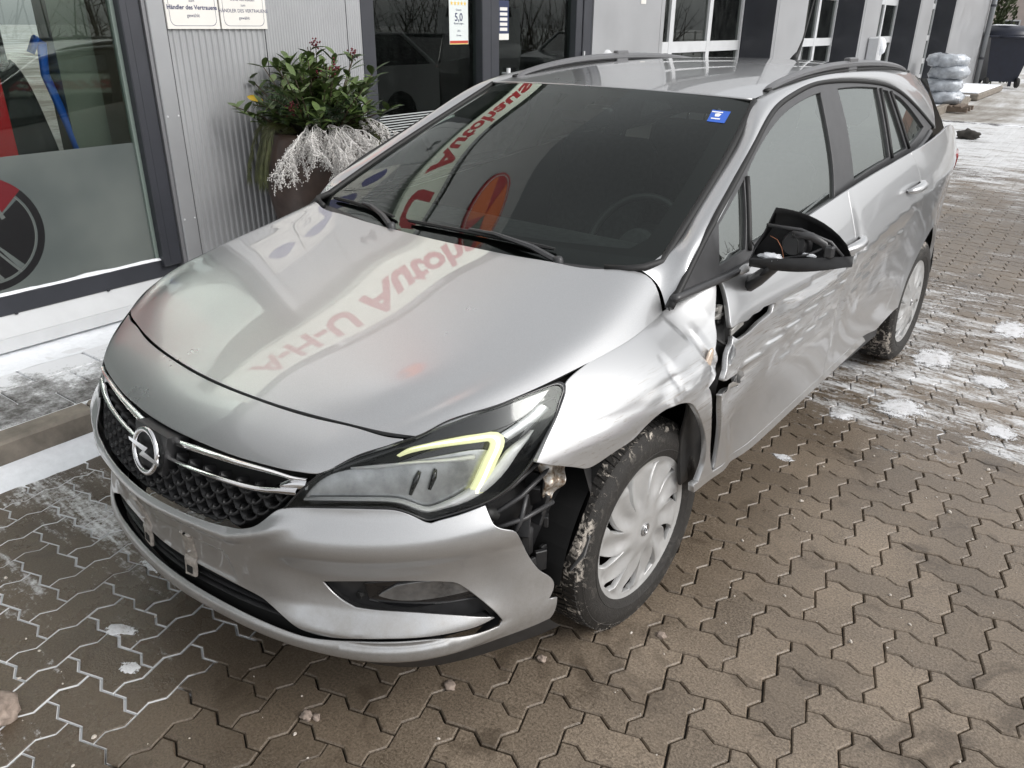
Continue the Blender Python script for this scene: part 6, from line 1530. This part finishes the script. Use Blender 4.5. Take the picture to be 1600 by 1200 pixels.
M_LF = leafmat('skimmia_leaf', (.075, .115, .032)); M_FIR = leafmat('fir_needle', (.030, .060, .020)); M_PIN = leafmat('pine_needle', (.075, .085, .022)); M_TW = mat('white_twig', (.66, .64, .62), .7, var=.2, vscale=40); M_BUD = mat('red_bud', (.12, .008, .018), .5, var=.4, vscale=50); M_STM = mat('stem_brown', (.05, .035, .02), .7)
VIEW = (camp-np.array(Bp(PD, PO_, 1.0))); VIEW = VIEW/np.linalg.norm(VIEW); VX = Vector((-VIEW[1], VIEW[0], 0)).normalized()   # sideways as seen from the yard
def blade(V, F, p, d, up, L, W, curl=.2):
    d = d.normalized(); s = d.cross(up); s = s.normalized() if s.length > 1e-6 else Vector((1, 0, 0)); nrm = s.cross(d).normalized(); k = len(V)
    for t, w_ in ((0, .15), (.3, .85), (.6, 1.), (.85, .6), (1, .05)):
        c = p+d*L*t-nrm*curl*L*t*t; V += [c-s*W*w_*.5+nrm*W*.10*w_, c-nrm*W*.06*w_, c+s*W*w_*.5+nrm*W*.10*w_]
    for i in range(4):
        for j in range(2): F.append((k+3*i+j, k+3*i+j+1, k+3*i+j+4, k+3*i+j+3))
# broad leaves on stems
VL, FL, VS_, VB, FB = [], [], MB(), [], []
bud = MB()
for k in range(74):
    a = rnd.uniform(0, 6.283); rr = rnd.uniform(0, .20); h = rnd.uniform(.12, .36)*(1.1-rr*1.3)
    b0 = Vector((math.cos(a)*rr*.6, math.sin(a)*rr*.6, -.02)); tp = Vector((math.cos(a)*rr*1.95, math.sin(a)*rr*1.95, max(.06, h)))
    VS_.tube([b0, b0.lerp(tp, .5)+Vector((0, 0, .03)), tp], [.004, .0035, .002], 5)
    dd = (tp-b0).normalized()
    for j in range(rnd.randint(11, 17)):
        t = rnd.uniform(.35, 1.0); p = b0.lerp(tp, t); ph = j*2.4; side = Vector((math.cos(ph), math.sin(ph), rnd.uniform(-.05, .7)))
        blade(VL, FL, p, side+dd*.5, Vector((0, 0, 1)), rnd.uniform(.055, .092), rnd.uniform(.024, .036), rnd.uniform(.05, .35))
    if rnd.random() < .12:
        for j in range(26):
            q = tp+Vector((rnd.gauss(0, .012), rnd.gauss(0, .012), rnd.gauss(.015, .014))); bud.lathe([(0, -.005), (.005, 0), (0, .005)], 5, Matrix.Translation(q))
MB().add(VL, FL).build('leaf_foliage', M_LF, PLN, smooth=True); VS_.build('stems', M_STM, PLN, smooth=True); bud.build('red_buds', M_BUD, PLN)['kind'] = 'stuff'
yl = [], []; p = VX*(-.235)+Vector((0, 0, .16)); blade(yl[0], yl[1], p, VX*-1+Vector((0, 0, .25)), Vector(VIEW), .07, .028, .1); MB().add(*yl).build('yellow_leaf', mat('yellow_leaf', (.55, .36, .02), .5), PLN, smooth=True)
# fir sprigs and drooping pine
def needles(mb_v, mb_f, pts, L, W, per, spread, droop):
    for i in range(len(pts)-1):
        d = (pts[i+1]-pts[i]).normalized()
        for j in range(per):
            q = pts[i].lerp(pts[i+1], rnd.random()); a = rnd.uniform(0, 6.283); s = d.cross(Vector((.3, .2, 1))).normalized(); t_ = s.cross(d)
            dr = (d*(1-spread)+(s*math.cos(a)+t_*math.sin(a))*spread+Vector((0, 0, -droop))).normalized()
            k = len(mb_v); sd = dr.cross(Vector(VIEW)).normalized()*W*.5; mb_v += [q-sd, q+sd, q+dr*L]; mb_f.append((k, k+1, k+2))
V, F = [], []; st2 = MB()
for k in range(30):
    a = rnd.uniform(0, 6.283); o = Vector((math.cos(a), math.sin(a), 0)); h = rnd.uniform(.05, .24); L = rnd.uniform(.14, .24)
    pts = [o*.05, o*(.05+L*.4)+Vector((0, 0, h*.6)), o*(.05+L*.8)+Vector((0, 0, h*.9)), o*(.05+L)+Vector((0, 0, h*.95))]
    st2.tube(pts, .003, 4); needles(V, F, pts, .024, .003, 46, .7, .05)
    for s_ in (-1, 1):
        sd = o.cross(Vector((0, 0, 1)))*s_; q = pts[1]; p2 = [q, q+(o*.5+sd)*.05+Vector((0, 0, .02)), q+(o*.6+sd)*.09+Vector((0, 0, .03))]; st2.tube(p2, .002, 4); needles(V, F, p2, .020, .003, 34, .7, .05)
MB().add(V, F).build('fir_sprigs', M_FIR, PLN)
V, F = [], []
for sgn, n_ in ((-1, 13), (1, 13)):
    for k in range(n_):
        sp = rnd.uniform(.7, 1.05); fw = rnd.uniform(-.3, .8); o = (VX*sgn*sp+Vector(VIEW)*fw*.6); o.z = 0
        L = rnd.uniform(.22, .32)
        pts = [Vector((0, 0, .03))+o*.12, o*.6*L+o*.06+Vector((0, 0, .07)), o*L+Vector((0, 0, .0)), o*(L*1.12)+Vector((0, 0, -.10)), o*(L*1.16)+Vector((0, 0, -.17))]
        pts = list(map(Vector, nspl(np.arange(5), np.array([tuple(p) for p in pts]))(np.linspace(0, 4, 12)))); st2.tube(pts, .0025, 4); needles(V, F, pts, .060, .0028, 26, .28, .45)
MB().add(V, F).build('drooping_pine', M_PIN, PLN); st2.build('sprig_stems', M_STM, PLN, smooth=True)
# white lacquered twigs hanging over the rim
tw = MB()
def twig(p, d, L, r, depth):
    n = 6; pts = [Vector(p)]; dd = Vector(d).normalized()
    for i in range(n):
        dd = (dd+Vector((rnd.gauss(0, .14), rnd.gauss(0, .14), -.16+rnd.gauss(0, .05)))).normalized(); pts.append(pts[-1]+dd*L/n)
    tw.tube(pts, [r*(1-.6*i/n) for i in range(n+1)], 4)
    if depth:
        for i in range(1, n+1):
            for s_ in range(2):
                d2 = (dd+Vector((rnd.gauss(0, .5), rnd.gauss(0, .5), rnd.gauss(-.1, .35)))).normalized(); twig(pts[i], d2, L*.36, r*.62, depth-1)
    else:
        for q in pts[1:]: tw.lathe([(0, -.0035), (.0032, 0), (0, .0035)], 4, Matrix.Translation(q+Vector((rnd.gauss(0, .004), rnd.gauss(0, .004), rnd.gauss(0, .004)))))
for k in range(11):
    s_ = rnd.uniform(-.25, .95); fv = math.sqrt(max(.05, 1-min(1, s_*s_)*.8)); o = VX*s_+Vector(VIEW)*fv; o.z = 0; o.normalize()
    p = o*rnd.uniform(.13, .19)+Vector((0, 0, rnd.uniform(.0, .08))); twig(p, o+Vector((0, 0, .35)), rnd.uniform(.20, .34), .0030, 2)
tw.build('white_twigs', M_TW, PLN, smooth=True)

# ================================================================= YARD DETAILS
clod('frozen_clod', -.215, -1.375, .050, 'brown frozen clod at the bottom of the picture, before the nose', 2, 'clod')
clod('stone', .382, -.872, .016, 'larger pinkish pebble of a pair before the front bumper', 3); clod('stone', .402, -.858, .011, 'smaller pinkish pebble beside a larger one before the front bumper', 4)
clod('stone', .588, -.560, .017, 'pale flat stone lying below the chin of the bumper', 5, flat=.4); clod('stone', .718, -.325, .013, 'small pale stone just before the front wheel', 6)
clod('stone', .925, -.025, .014, 'crumbled pale piece beside the front tyre', 7, flat=.4)
clod('dirt_lump', -1.05, 13.07, .16, 'dark dirt lump lying in the snow behind the car', 8, 'dirt', mat('dirt_dark', (.05, .045, .04), .9), .55, .8)
rnd = random.Random(77)
gv = MB()
for k in range(520):
    x = rnd.uniform(-1.3, 2.6); y = rnd.uniform(-1.9, 3.2)
    if -.7 < x < .85 and -.7 < y < 3.3: continue
    r = rnd.uniform(.0012, .0038) if rnd.random() < .9 else rnd.uniform(.004, .007); pr = [(0, -r*.4), (r*1.1, 0), (r*.7, r*.8), (0, r)]; gv.lathe(pr, 6, Matrix.Translation((x, y, r*.4)) @ Matrix.Rotation(rnd.uniform(0, 6), 4, 'Z') @ Matrix.Diagonal((rnd.uniform(.7, 1.6), 1, 1, 1)))
g_ = gv.build('grit', mat('grit_pale', (.55, .50, .44), .7, var=.3, vscale=300)); tag(g_, 'pale winter grit scattered over the brown paving', 'grit', kind='stuff')

# stack of bagged tyres on a pallet
PLT = empty('pallet', Bp(18.25, -1.75, 0), 'low wooden pallet under the bagged tyres', 'pallet', rot=(0, 0, BA))
M_WOOD = mat('pallet_wood', (.17, .13, .10), .8, var=.3, vscale=12)
for k in range(5): MB().box(-.44+k*.20, -.30+k*.20, -.42, .42, .09, .115).build('deck_board', M_WOOD, PLT)
for k in (-.36, 0, .36): MB().box(-.45, .62, k-.05, k+.05, .0, .088).build('bearer', M_WOOD, PLT)
M_BAG = mat('bag_plastic', (.42, .45, .49), .16, .0, var=.35, vscale=5, bump=.7, bscale=9, bdist=.05, coat=.6)
for k in range(4):
    from mathutils import noise as _n
    V = []; F = []; nu, nv = 40, 14; rr = random.Random(k)
    ox, oy = rr.uniform(-.05, .05), rr.uniform(-.05, .05)
    for j in range(nv):
        ph = -math.pi/2+math.pi*j/(nv-1)
        for i in range(nu):
            t = 2*math.pi*i/nu; q = _n.noise(Vector((math.cos(t)*2.2, math.sin(t)*2.2, ph*1.6+k*9)))+.5*_n.noise(Vector((math.cos(t)*6, math.sin(t)*6, ph*4+k*5)))
            r = (.16+.24*max(0, math.cos(ph))**.5)*(1+.10*q)+(.05 if k == 3 else 0)*max(0, math.sin(t)); V.append((ox+r*math.cos(t), oy+r*math.sin(t), .135*math.sin(ph)*(1+.15*q)))
    F = [(j*nu+i, j*nu+(i+1) % nu, (j+1)*nu+(i+1) % nu, (j+1)*nu+i) for j in range(nv-1) for i in range(nu)]
    o = MB().add(V, F).build('bagged_tyre', M_BAG, None, smooth=True); o.location = Bp(18.25, -1.75, .25+k*.245); o.rotation_euler = (rr.uniform(-.05, .05), rr.uniform(-.05, .05), 0)
    tag(o, ('bottom', 'second lowest', 'second highest', 'topmost')[k]+' tyre in a clear plastic bag of the stack on the pallet', 'tyre', 'bagged tyres stacked on the pallet')
# step with snow, wheelie bin, conifer
STP = empty('entrance_step', (0, 0, 0), 'snow covered concrete step beyond the tyre stack', 'step'); MB().box(21.5, 25.6, -2.40, -1.46, -.02, .14, BM, .03).build('step_body', M_KERB, STP); MB().box(21.55, 25.55, -2.40, -1.50, .141, .165, BM, .01).build('step_snow', M_SNOW, STP)
BIN = empty('wheelie_bin', Bp(27.4, -1.85, 0), 'dark blue wheelie bin standing beside the conifer', 'bin', rot=(0, 0, R(25)))
M_BIN = mat('bin_blue', (.008, .011, .024), .4, var=.2, vscale=6)
V = []
for z, a, b_ in ((.16, .40, .36), (.5, .46, .43), (1.36, .60, .60)): V += [(-a, -b_, z), (a, -b_, z), (a, b_, z), (-a, b_, z)]
MB().add(V, [(k*4+i, k*4+(i+1) % 4, (k+1)*4+(i+1) % 4, (k+1)*4+i) for k in range(2) for i in range(4)]+[(0, 3, 2, 1), (8, 9, 10, 11)]).build('bin_body', M_BIN, BIN)
MB().box(-.66, .66, -.66, .66, 1.361, 1.43, None, .03).build('bin_rim', M_BIN, BIN)
V = []; F = []; n = 12
for i in range(n):
    t = math.pi*i/(n-1)
    for x in (-.64, .64): V.append((x, -.64*math.cos(t), 1.431+.26*math.sin(t)))
F = [(2*i, 2*i+1, 2*i+3, 2*i+2) for i in range(n-1)]+[tuple(2*i for i in range(n)), tuple(2*i+1 for i in range(n))]
MB().add(V, F).build('bin_lid', M_BIN, BIN, smooth=True); 
MB().tube([(-.4, -.70, 1.38), (.4, -.70, 1.38)], .03, 8).build('bin_handle', M_BIN, BIN, smooth=True)
for sx_ in (-.42, .42):
    MB().lathe([(0, .05), (.12, .05), (.14, .03), (.14, -.03), (.12, -.05), (0, -.05)], 16, Matrix.Translation((sx_, -.40, .14)) @ Matrix.Rotation(R(90), 4, 'Y')).build('bin_wheel', M_TY, BIN, angle=40); MB().box(sx_-.04, sx_+.04, .25, .33, .0, .17).build('bin_foot', M_BIN, BIN)
lump('bin_snow', (-.1, .25, 1.66), .45, .30, .06, M_SNOW, BIN, 12)
def conifer(name, d, o, h, r, label, seed):
    T = empty(name, Bp(d, o, 0), label, 'tree'); rr = random.Random(seed)
    MB().tube([(0, 0, -.02), (0, 0, h*.9)], [.09, .02], 8).build('trunk', M_STM, T, smooth=True)
    V, F = [], []
    for k in range(5200):
        z = h*rr.random()**1.05; a = rr.uniform(0, 6.283); t = z/h; R_ = r*(1-t**1.6)*(.75+.25*math.sin(a*5+z*4))*(.55+.45*rr.random()**.4)
        p = Vector((R_*math.cos(a), R_*math.sin(a), z)); d_ = Vector((math.cos(a)*.5+rr.gauss(0, .3), math.sin(a)*.5+rr.gauss(0, .3), .9)); s = d_.cross(Vector((rr.gauss(0, 1), rr.gauss(0, 1), rr.gauss(0, 1)))).normalized(); L = rr.uniform(.09, .19); d_.normalize()
        q = len(V); V += [p-s*.03, p+d_*L*.5+s*.035, p+d_*L, p+d_*L*.5-s*.035]; F.append((q, q+1, q+2, q+3))
    MB().add(V, F).build('crown', mat('thuja_green', (.040, .055, .018), .6, var=.4, vscale=2.5), T); return T
conifer('conifer', 29.0, -2.7, 5.2, .95, 'tall dark green conifer beyond the end of the building', 1)
# far side of the yard: fence, bare shrubs, pale houses
M_FAR = mat('far_render', (.42, .36, .33), .8, var=.1, vscale=1); M_FARR = mat('far_roof', (.22, .12, .09), .8)
FN = empty('garden_fence', (0, 0, 0), 'low wire fence at the far end of the yard', 'fence')
for k in range(16): MB().box(-.04, .04, -.04, .04, 0, 1.3, Matrix.Translation((-9+k*1.5, 47-.06*k, 0))).build('fence_post', mat('fence_grey', (.30, .29, .27), .7), FN)
for z in (.15, .5, .85, 1.22): MB().tube([(-9, 47, z), (13.5, 46.1, z)], .018, 5).build('fence_rail', mat('fence_grey', (.3, .3, .3)), FN)
def house(d, y, w_, dp, h, label, m_):
    H = empty('far_house', (d, y, 0), label, 'house'); MB().box(-w_/2, w_/2, -dp/2, dp/2, -.02, h).build('wall', m_, H)
    V = [(-w_/2-.3, -dp/2-.3, h), (w_/2+.3, -dp/2-.3, h), (w_/2+.3, dp/2+.3, h), (-w_/2-.3, dp/2+.3, h), (-w_/2-.3, 0, h+2.2), (w_/2+.3, 0, h+2.2)]
    MB().add(V, [(0, 1, 5, 4), (2, 3, 4, 5), (0, 4, 3), (1, 2, 5), (0, 3, 2, 1)]).build('roof', M_FARR, H)
    for r_ in range(2):
        for k in range(int(w_//2.2)):
            x = -w_/2+1.1+k*2.2; f_ = MB().box(x-.5, x+.5, -dp/2-.03, -dp/2-.005, .9+r_*2.6, 2.1+r_*2.6).build('window', M_WHITE, H); MB().box(x-.42, x+.42, -dp/2-.045, -dp/2-.032, .98+r_*2.6, 2.02+r_*2.6).build('pane', M_GLOSS, f_)
house(-6, 66, 13, 9, 6.2, 'pale pink rendered house far beyond the yard', M_FAR); house(9, 74, 12, 9, 5.6, 'grey house far beyond the fence', mat('far_grey', (.35, .35, .34), .8))
def bare_tree(x, y, h, label, seed):
    T = empty('bare_tree', (x, y, 0), label, 'tree', 'bare trees beyond the fence'); rr = random.Random(seed); b1, b2 = MB(), MB()
    def grow(p, d, L, r, n):
        q = p+d*L; (b1 if n > 3 else b2).tube([p, p.lerp(q, .5)+Vector((rr.gauss(0, .04), rr.gauss(0, .04), 0))*L, q], [r, r*.85, r*.7], 5 if n > 3 else 3, cap=False)
        if n == 0: return
        for k in range(3 if n < 4 else 2):
            grow(q, (d+Vector((rr.gauss(0, .45), rr.gauss(0, .45), rr.gauss(.05, .3)))).normalized(), L*rr.uniform(.66, .82), r*.62, n-1)
    grow(Vector((0, 0, -.03)), Vector((rr.gauss(0, .05), 0, 1)), h*.26, h*.02, 5)
    mt = mat('bark_grey', (.10, .08, .07), .9); b1.build('trunk', mt, T, smooth=True); b2.build('crown', mt, T); return T
for k, (x, y, h) in enumerate(((-3.2, 50, 6.5), (-.4, 53, 8), (2.2, 49, 6), (5, 55, 8.5), (8.5, 51, 7), (-7, 56, 9))): bare_tree(x, y, h, ('bare tree far beyond the wheelie bin', 'bare tree beyond the fence in front of the pale house', 'low bare tree close behind the far fence', 'tall bare tree before the grey house', 'bare tree at the far end of the fence', 'bare tree rising behind the conifer')[k], k+3)

# ================================================================= CARS PARKED ACROSS THE YARD (mirrored in the panes)
def parked(x, y, rz, L, W, prof, roofz, col, label, name='parked_car'):
    """prof: side outline (y, z) of the body; cabin: (y0, y1, y2, y3) belt front, roof front, roof rear, belt rear"""
    P = empty(name, (x, y, 0), label, 'van' if name == 'parked_van' else 'car', 'vehicles parked across the yard', rot=(0, 0, rz))
    m_ = mat('car_paint_%d' % int(col[0]*1000+col[2]*100), col, .3, .2, coat=1.)
    body, cab = prof; n = len(body); V = []
    for s in (-1, 1):
        for yy, zz in body: V.append((s*W/2*(.97 if zz < .4 else 1.)*(.94 if yy < .12 or yy > L-.12 else 1), yy-L/2, zz))
    MB().add(V, [tuple(range(n))[::-1], tuple(range(n, 2*n))]+[(i, (i+1) % n, n+(i+1) % n, n+i) for i in range(n)]).build('body', m_, P, angle=35)
    y0, y1, y2, y3, zb = cab; V = []
    for s in (-1, 1): V += [(s*W*.47, y0-L/2, zb-.02), (s*W*.39, y1-L/2, roofz-.03), (s*W*.39, y2-L/2, roofz-.03), (s*W*.47, y3-L/2, zb-.02)]
    MB().add(V, [(0, 1, 2, 3), (7, 6, 5, 4), (0, 4, 5, 1), (2, 6, 7, 3), (1, 5, 6, 2)]).build('glasshouse', M_GLOSS, P)
    MB().box(-W*.40, W*.40, y1-L/2-.04, y2-L/2+.04, roofz-.035, roofz, None, .015).build('roof', m_, P)
    for s in (-1, 1):
        for ya, yb in ((y0, y1), (y3, y2)): MB().tube([(s*W*.472, ya-L/2, zb), (s*W*.395, yb-L/2, roofz-.02)], .035, 6).build('pillar', m_, P)
        for yy in (.85, L-.9):
            MB().lathe([(0, .10), (.20, .10), (.215, .11), (.30, .10), (.32, .06), (.32, -.08), (0, -.08)], 24, Matrix.Translation((s*(W/2-.09), yy-L/2, .32)) @ Matrix.Rotation(R(90*s), 4, 'Y')).build('wheel', M_TY, P, angle=40)
        MB().box(s*W*.36-.16, s*W*.36+.16, -L/2-.01, -L/2+.06, .60, .72, None, .02).build('headlight', M_HGR, P); MB().box(s*W*.40-.09, s*W*.40+.09, L/2-.05, L/2+.01, .75, .98, None, .02).build('tail_lamp', mat('tail_lamp_red', (.4, .03, .03)), P)
    MB().box(-.45, .45, -L/2-.015, -L/2+.03, .42, .62, None, .02).build('grille', M_BLK, P)
    return P
sedan = ([(.0, .30), (.0, .70), (.10, .80), (1.15, .95), (1.25, .95), (3.75, .98), (4.45, .96), (4.55, .80), (4.55, .32), (4.0, .22), (.5, .22)], (1.2, 1.95, 3.2, 3.95, .95))
hatch = ([(.0, .30), (.0, .72), (.12, .84), (.95, 1.0), (1.05, 1.0), (3.85, 1.02), (4.05, .95), (4.08, .32), (3.6, .22), (.5, .22)], (1.0, 1.7, 3.4, 3.95, 1.0))
van = ([(.0, .35), (.0, .90), (.15, 1.05), (.85, 1.20), (1.50, 1.95), (4.95, 1.98), (5.05, 1.9), (5.05, .35), (4.5, .25), (.5, .25)], (.88, 1.5, 2.2, 2.4, 1.20))
parked(3.3, 6.9, R(8), 4.08, 1.76, hatch, 1.48, (.60, .61, .62), 'white hatchback mirrored low in the front side window')
parked(5.4, 19.5, R(4), 4.55, 1.80, sedan, 1.43, (.16, .17, .18), 'grey saloon parked beyond the white van across the yard')
parked(4.7, 11.2, R(-20), 4.55, 1.80, sedan, 1.43, (.012, .012, .014), 'black saloon mirrored in the glazed entrance')
parked(6.3, 15.6, R(-35), 5.05, 1.95, van, 2.0, (.66, .67, .66), 'white van mirrored in the entrance door', 'parked_van')
parked(6.2, 2.0, R(5), 4.08, 1.76, hatch, 1.48, (.30, .012, .015), 'red hatchback mirrored in the showroom window')
HG = empty('bare_hedge', (0, 0, 0), 'long bare hedge behind the cars parked across the yard', 'hedge'); hb = MB(); rr = random.Random(9)
for k in range(700):
    y = rr.uniform(-6, 40); x = 11+rr.gauss(0, .5); p = Vector((x, y, 0)); d = Vector((rr.gauss(0, .35), rr.gauss(0, .35), 1)).normalized(); h = rr.uniform(1.2, 3.2); hb.tube([p, p+d*h*.5, p+d*h+Vector((rr.gauss(0, .2), rr.gauss(0, .2), 0))], [.03, .02, .006], 4, cap=False)
    for j in range(3): q = p+d*h*rr.uniform(.3, .9); e = Vector((rr.gauss(0, 1), rr.gauss(0, 1), .8)).normalized(); hb.tube([q, q+e*rr.uniform(.3, .8)], [.012, .004], 3, cap=False)
hb.build('twigs', mat('hedge_brown', (.07, .055, .045), .9), HG)
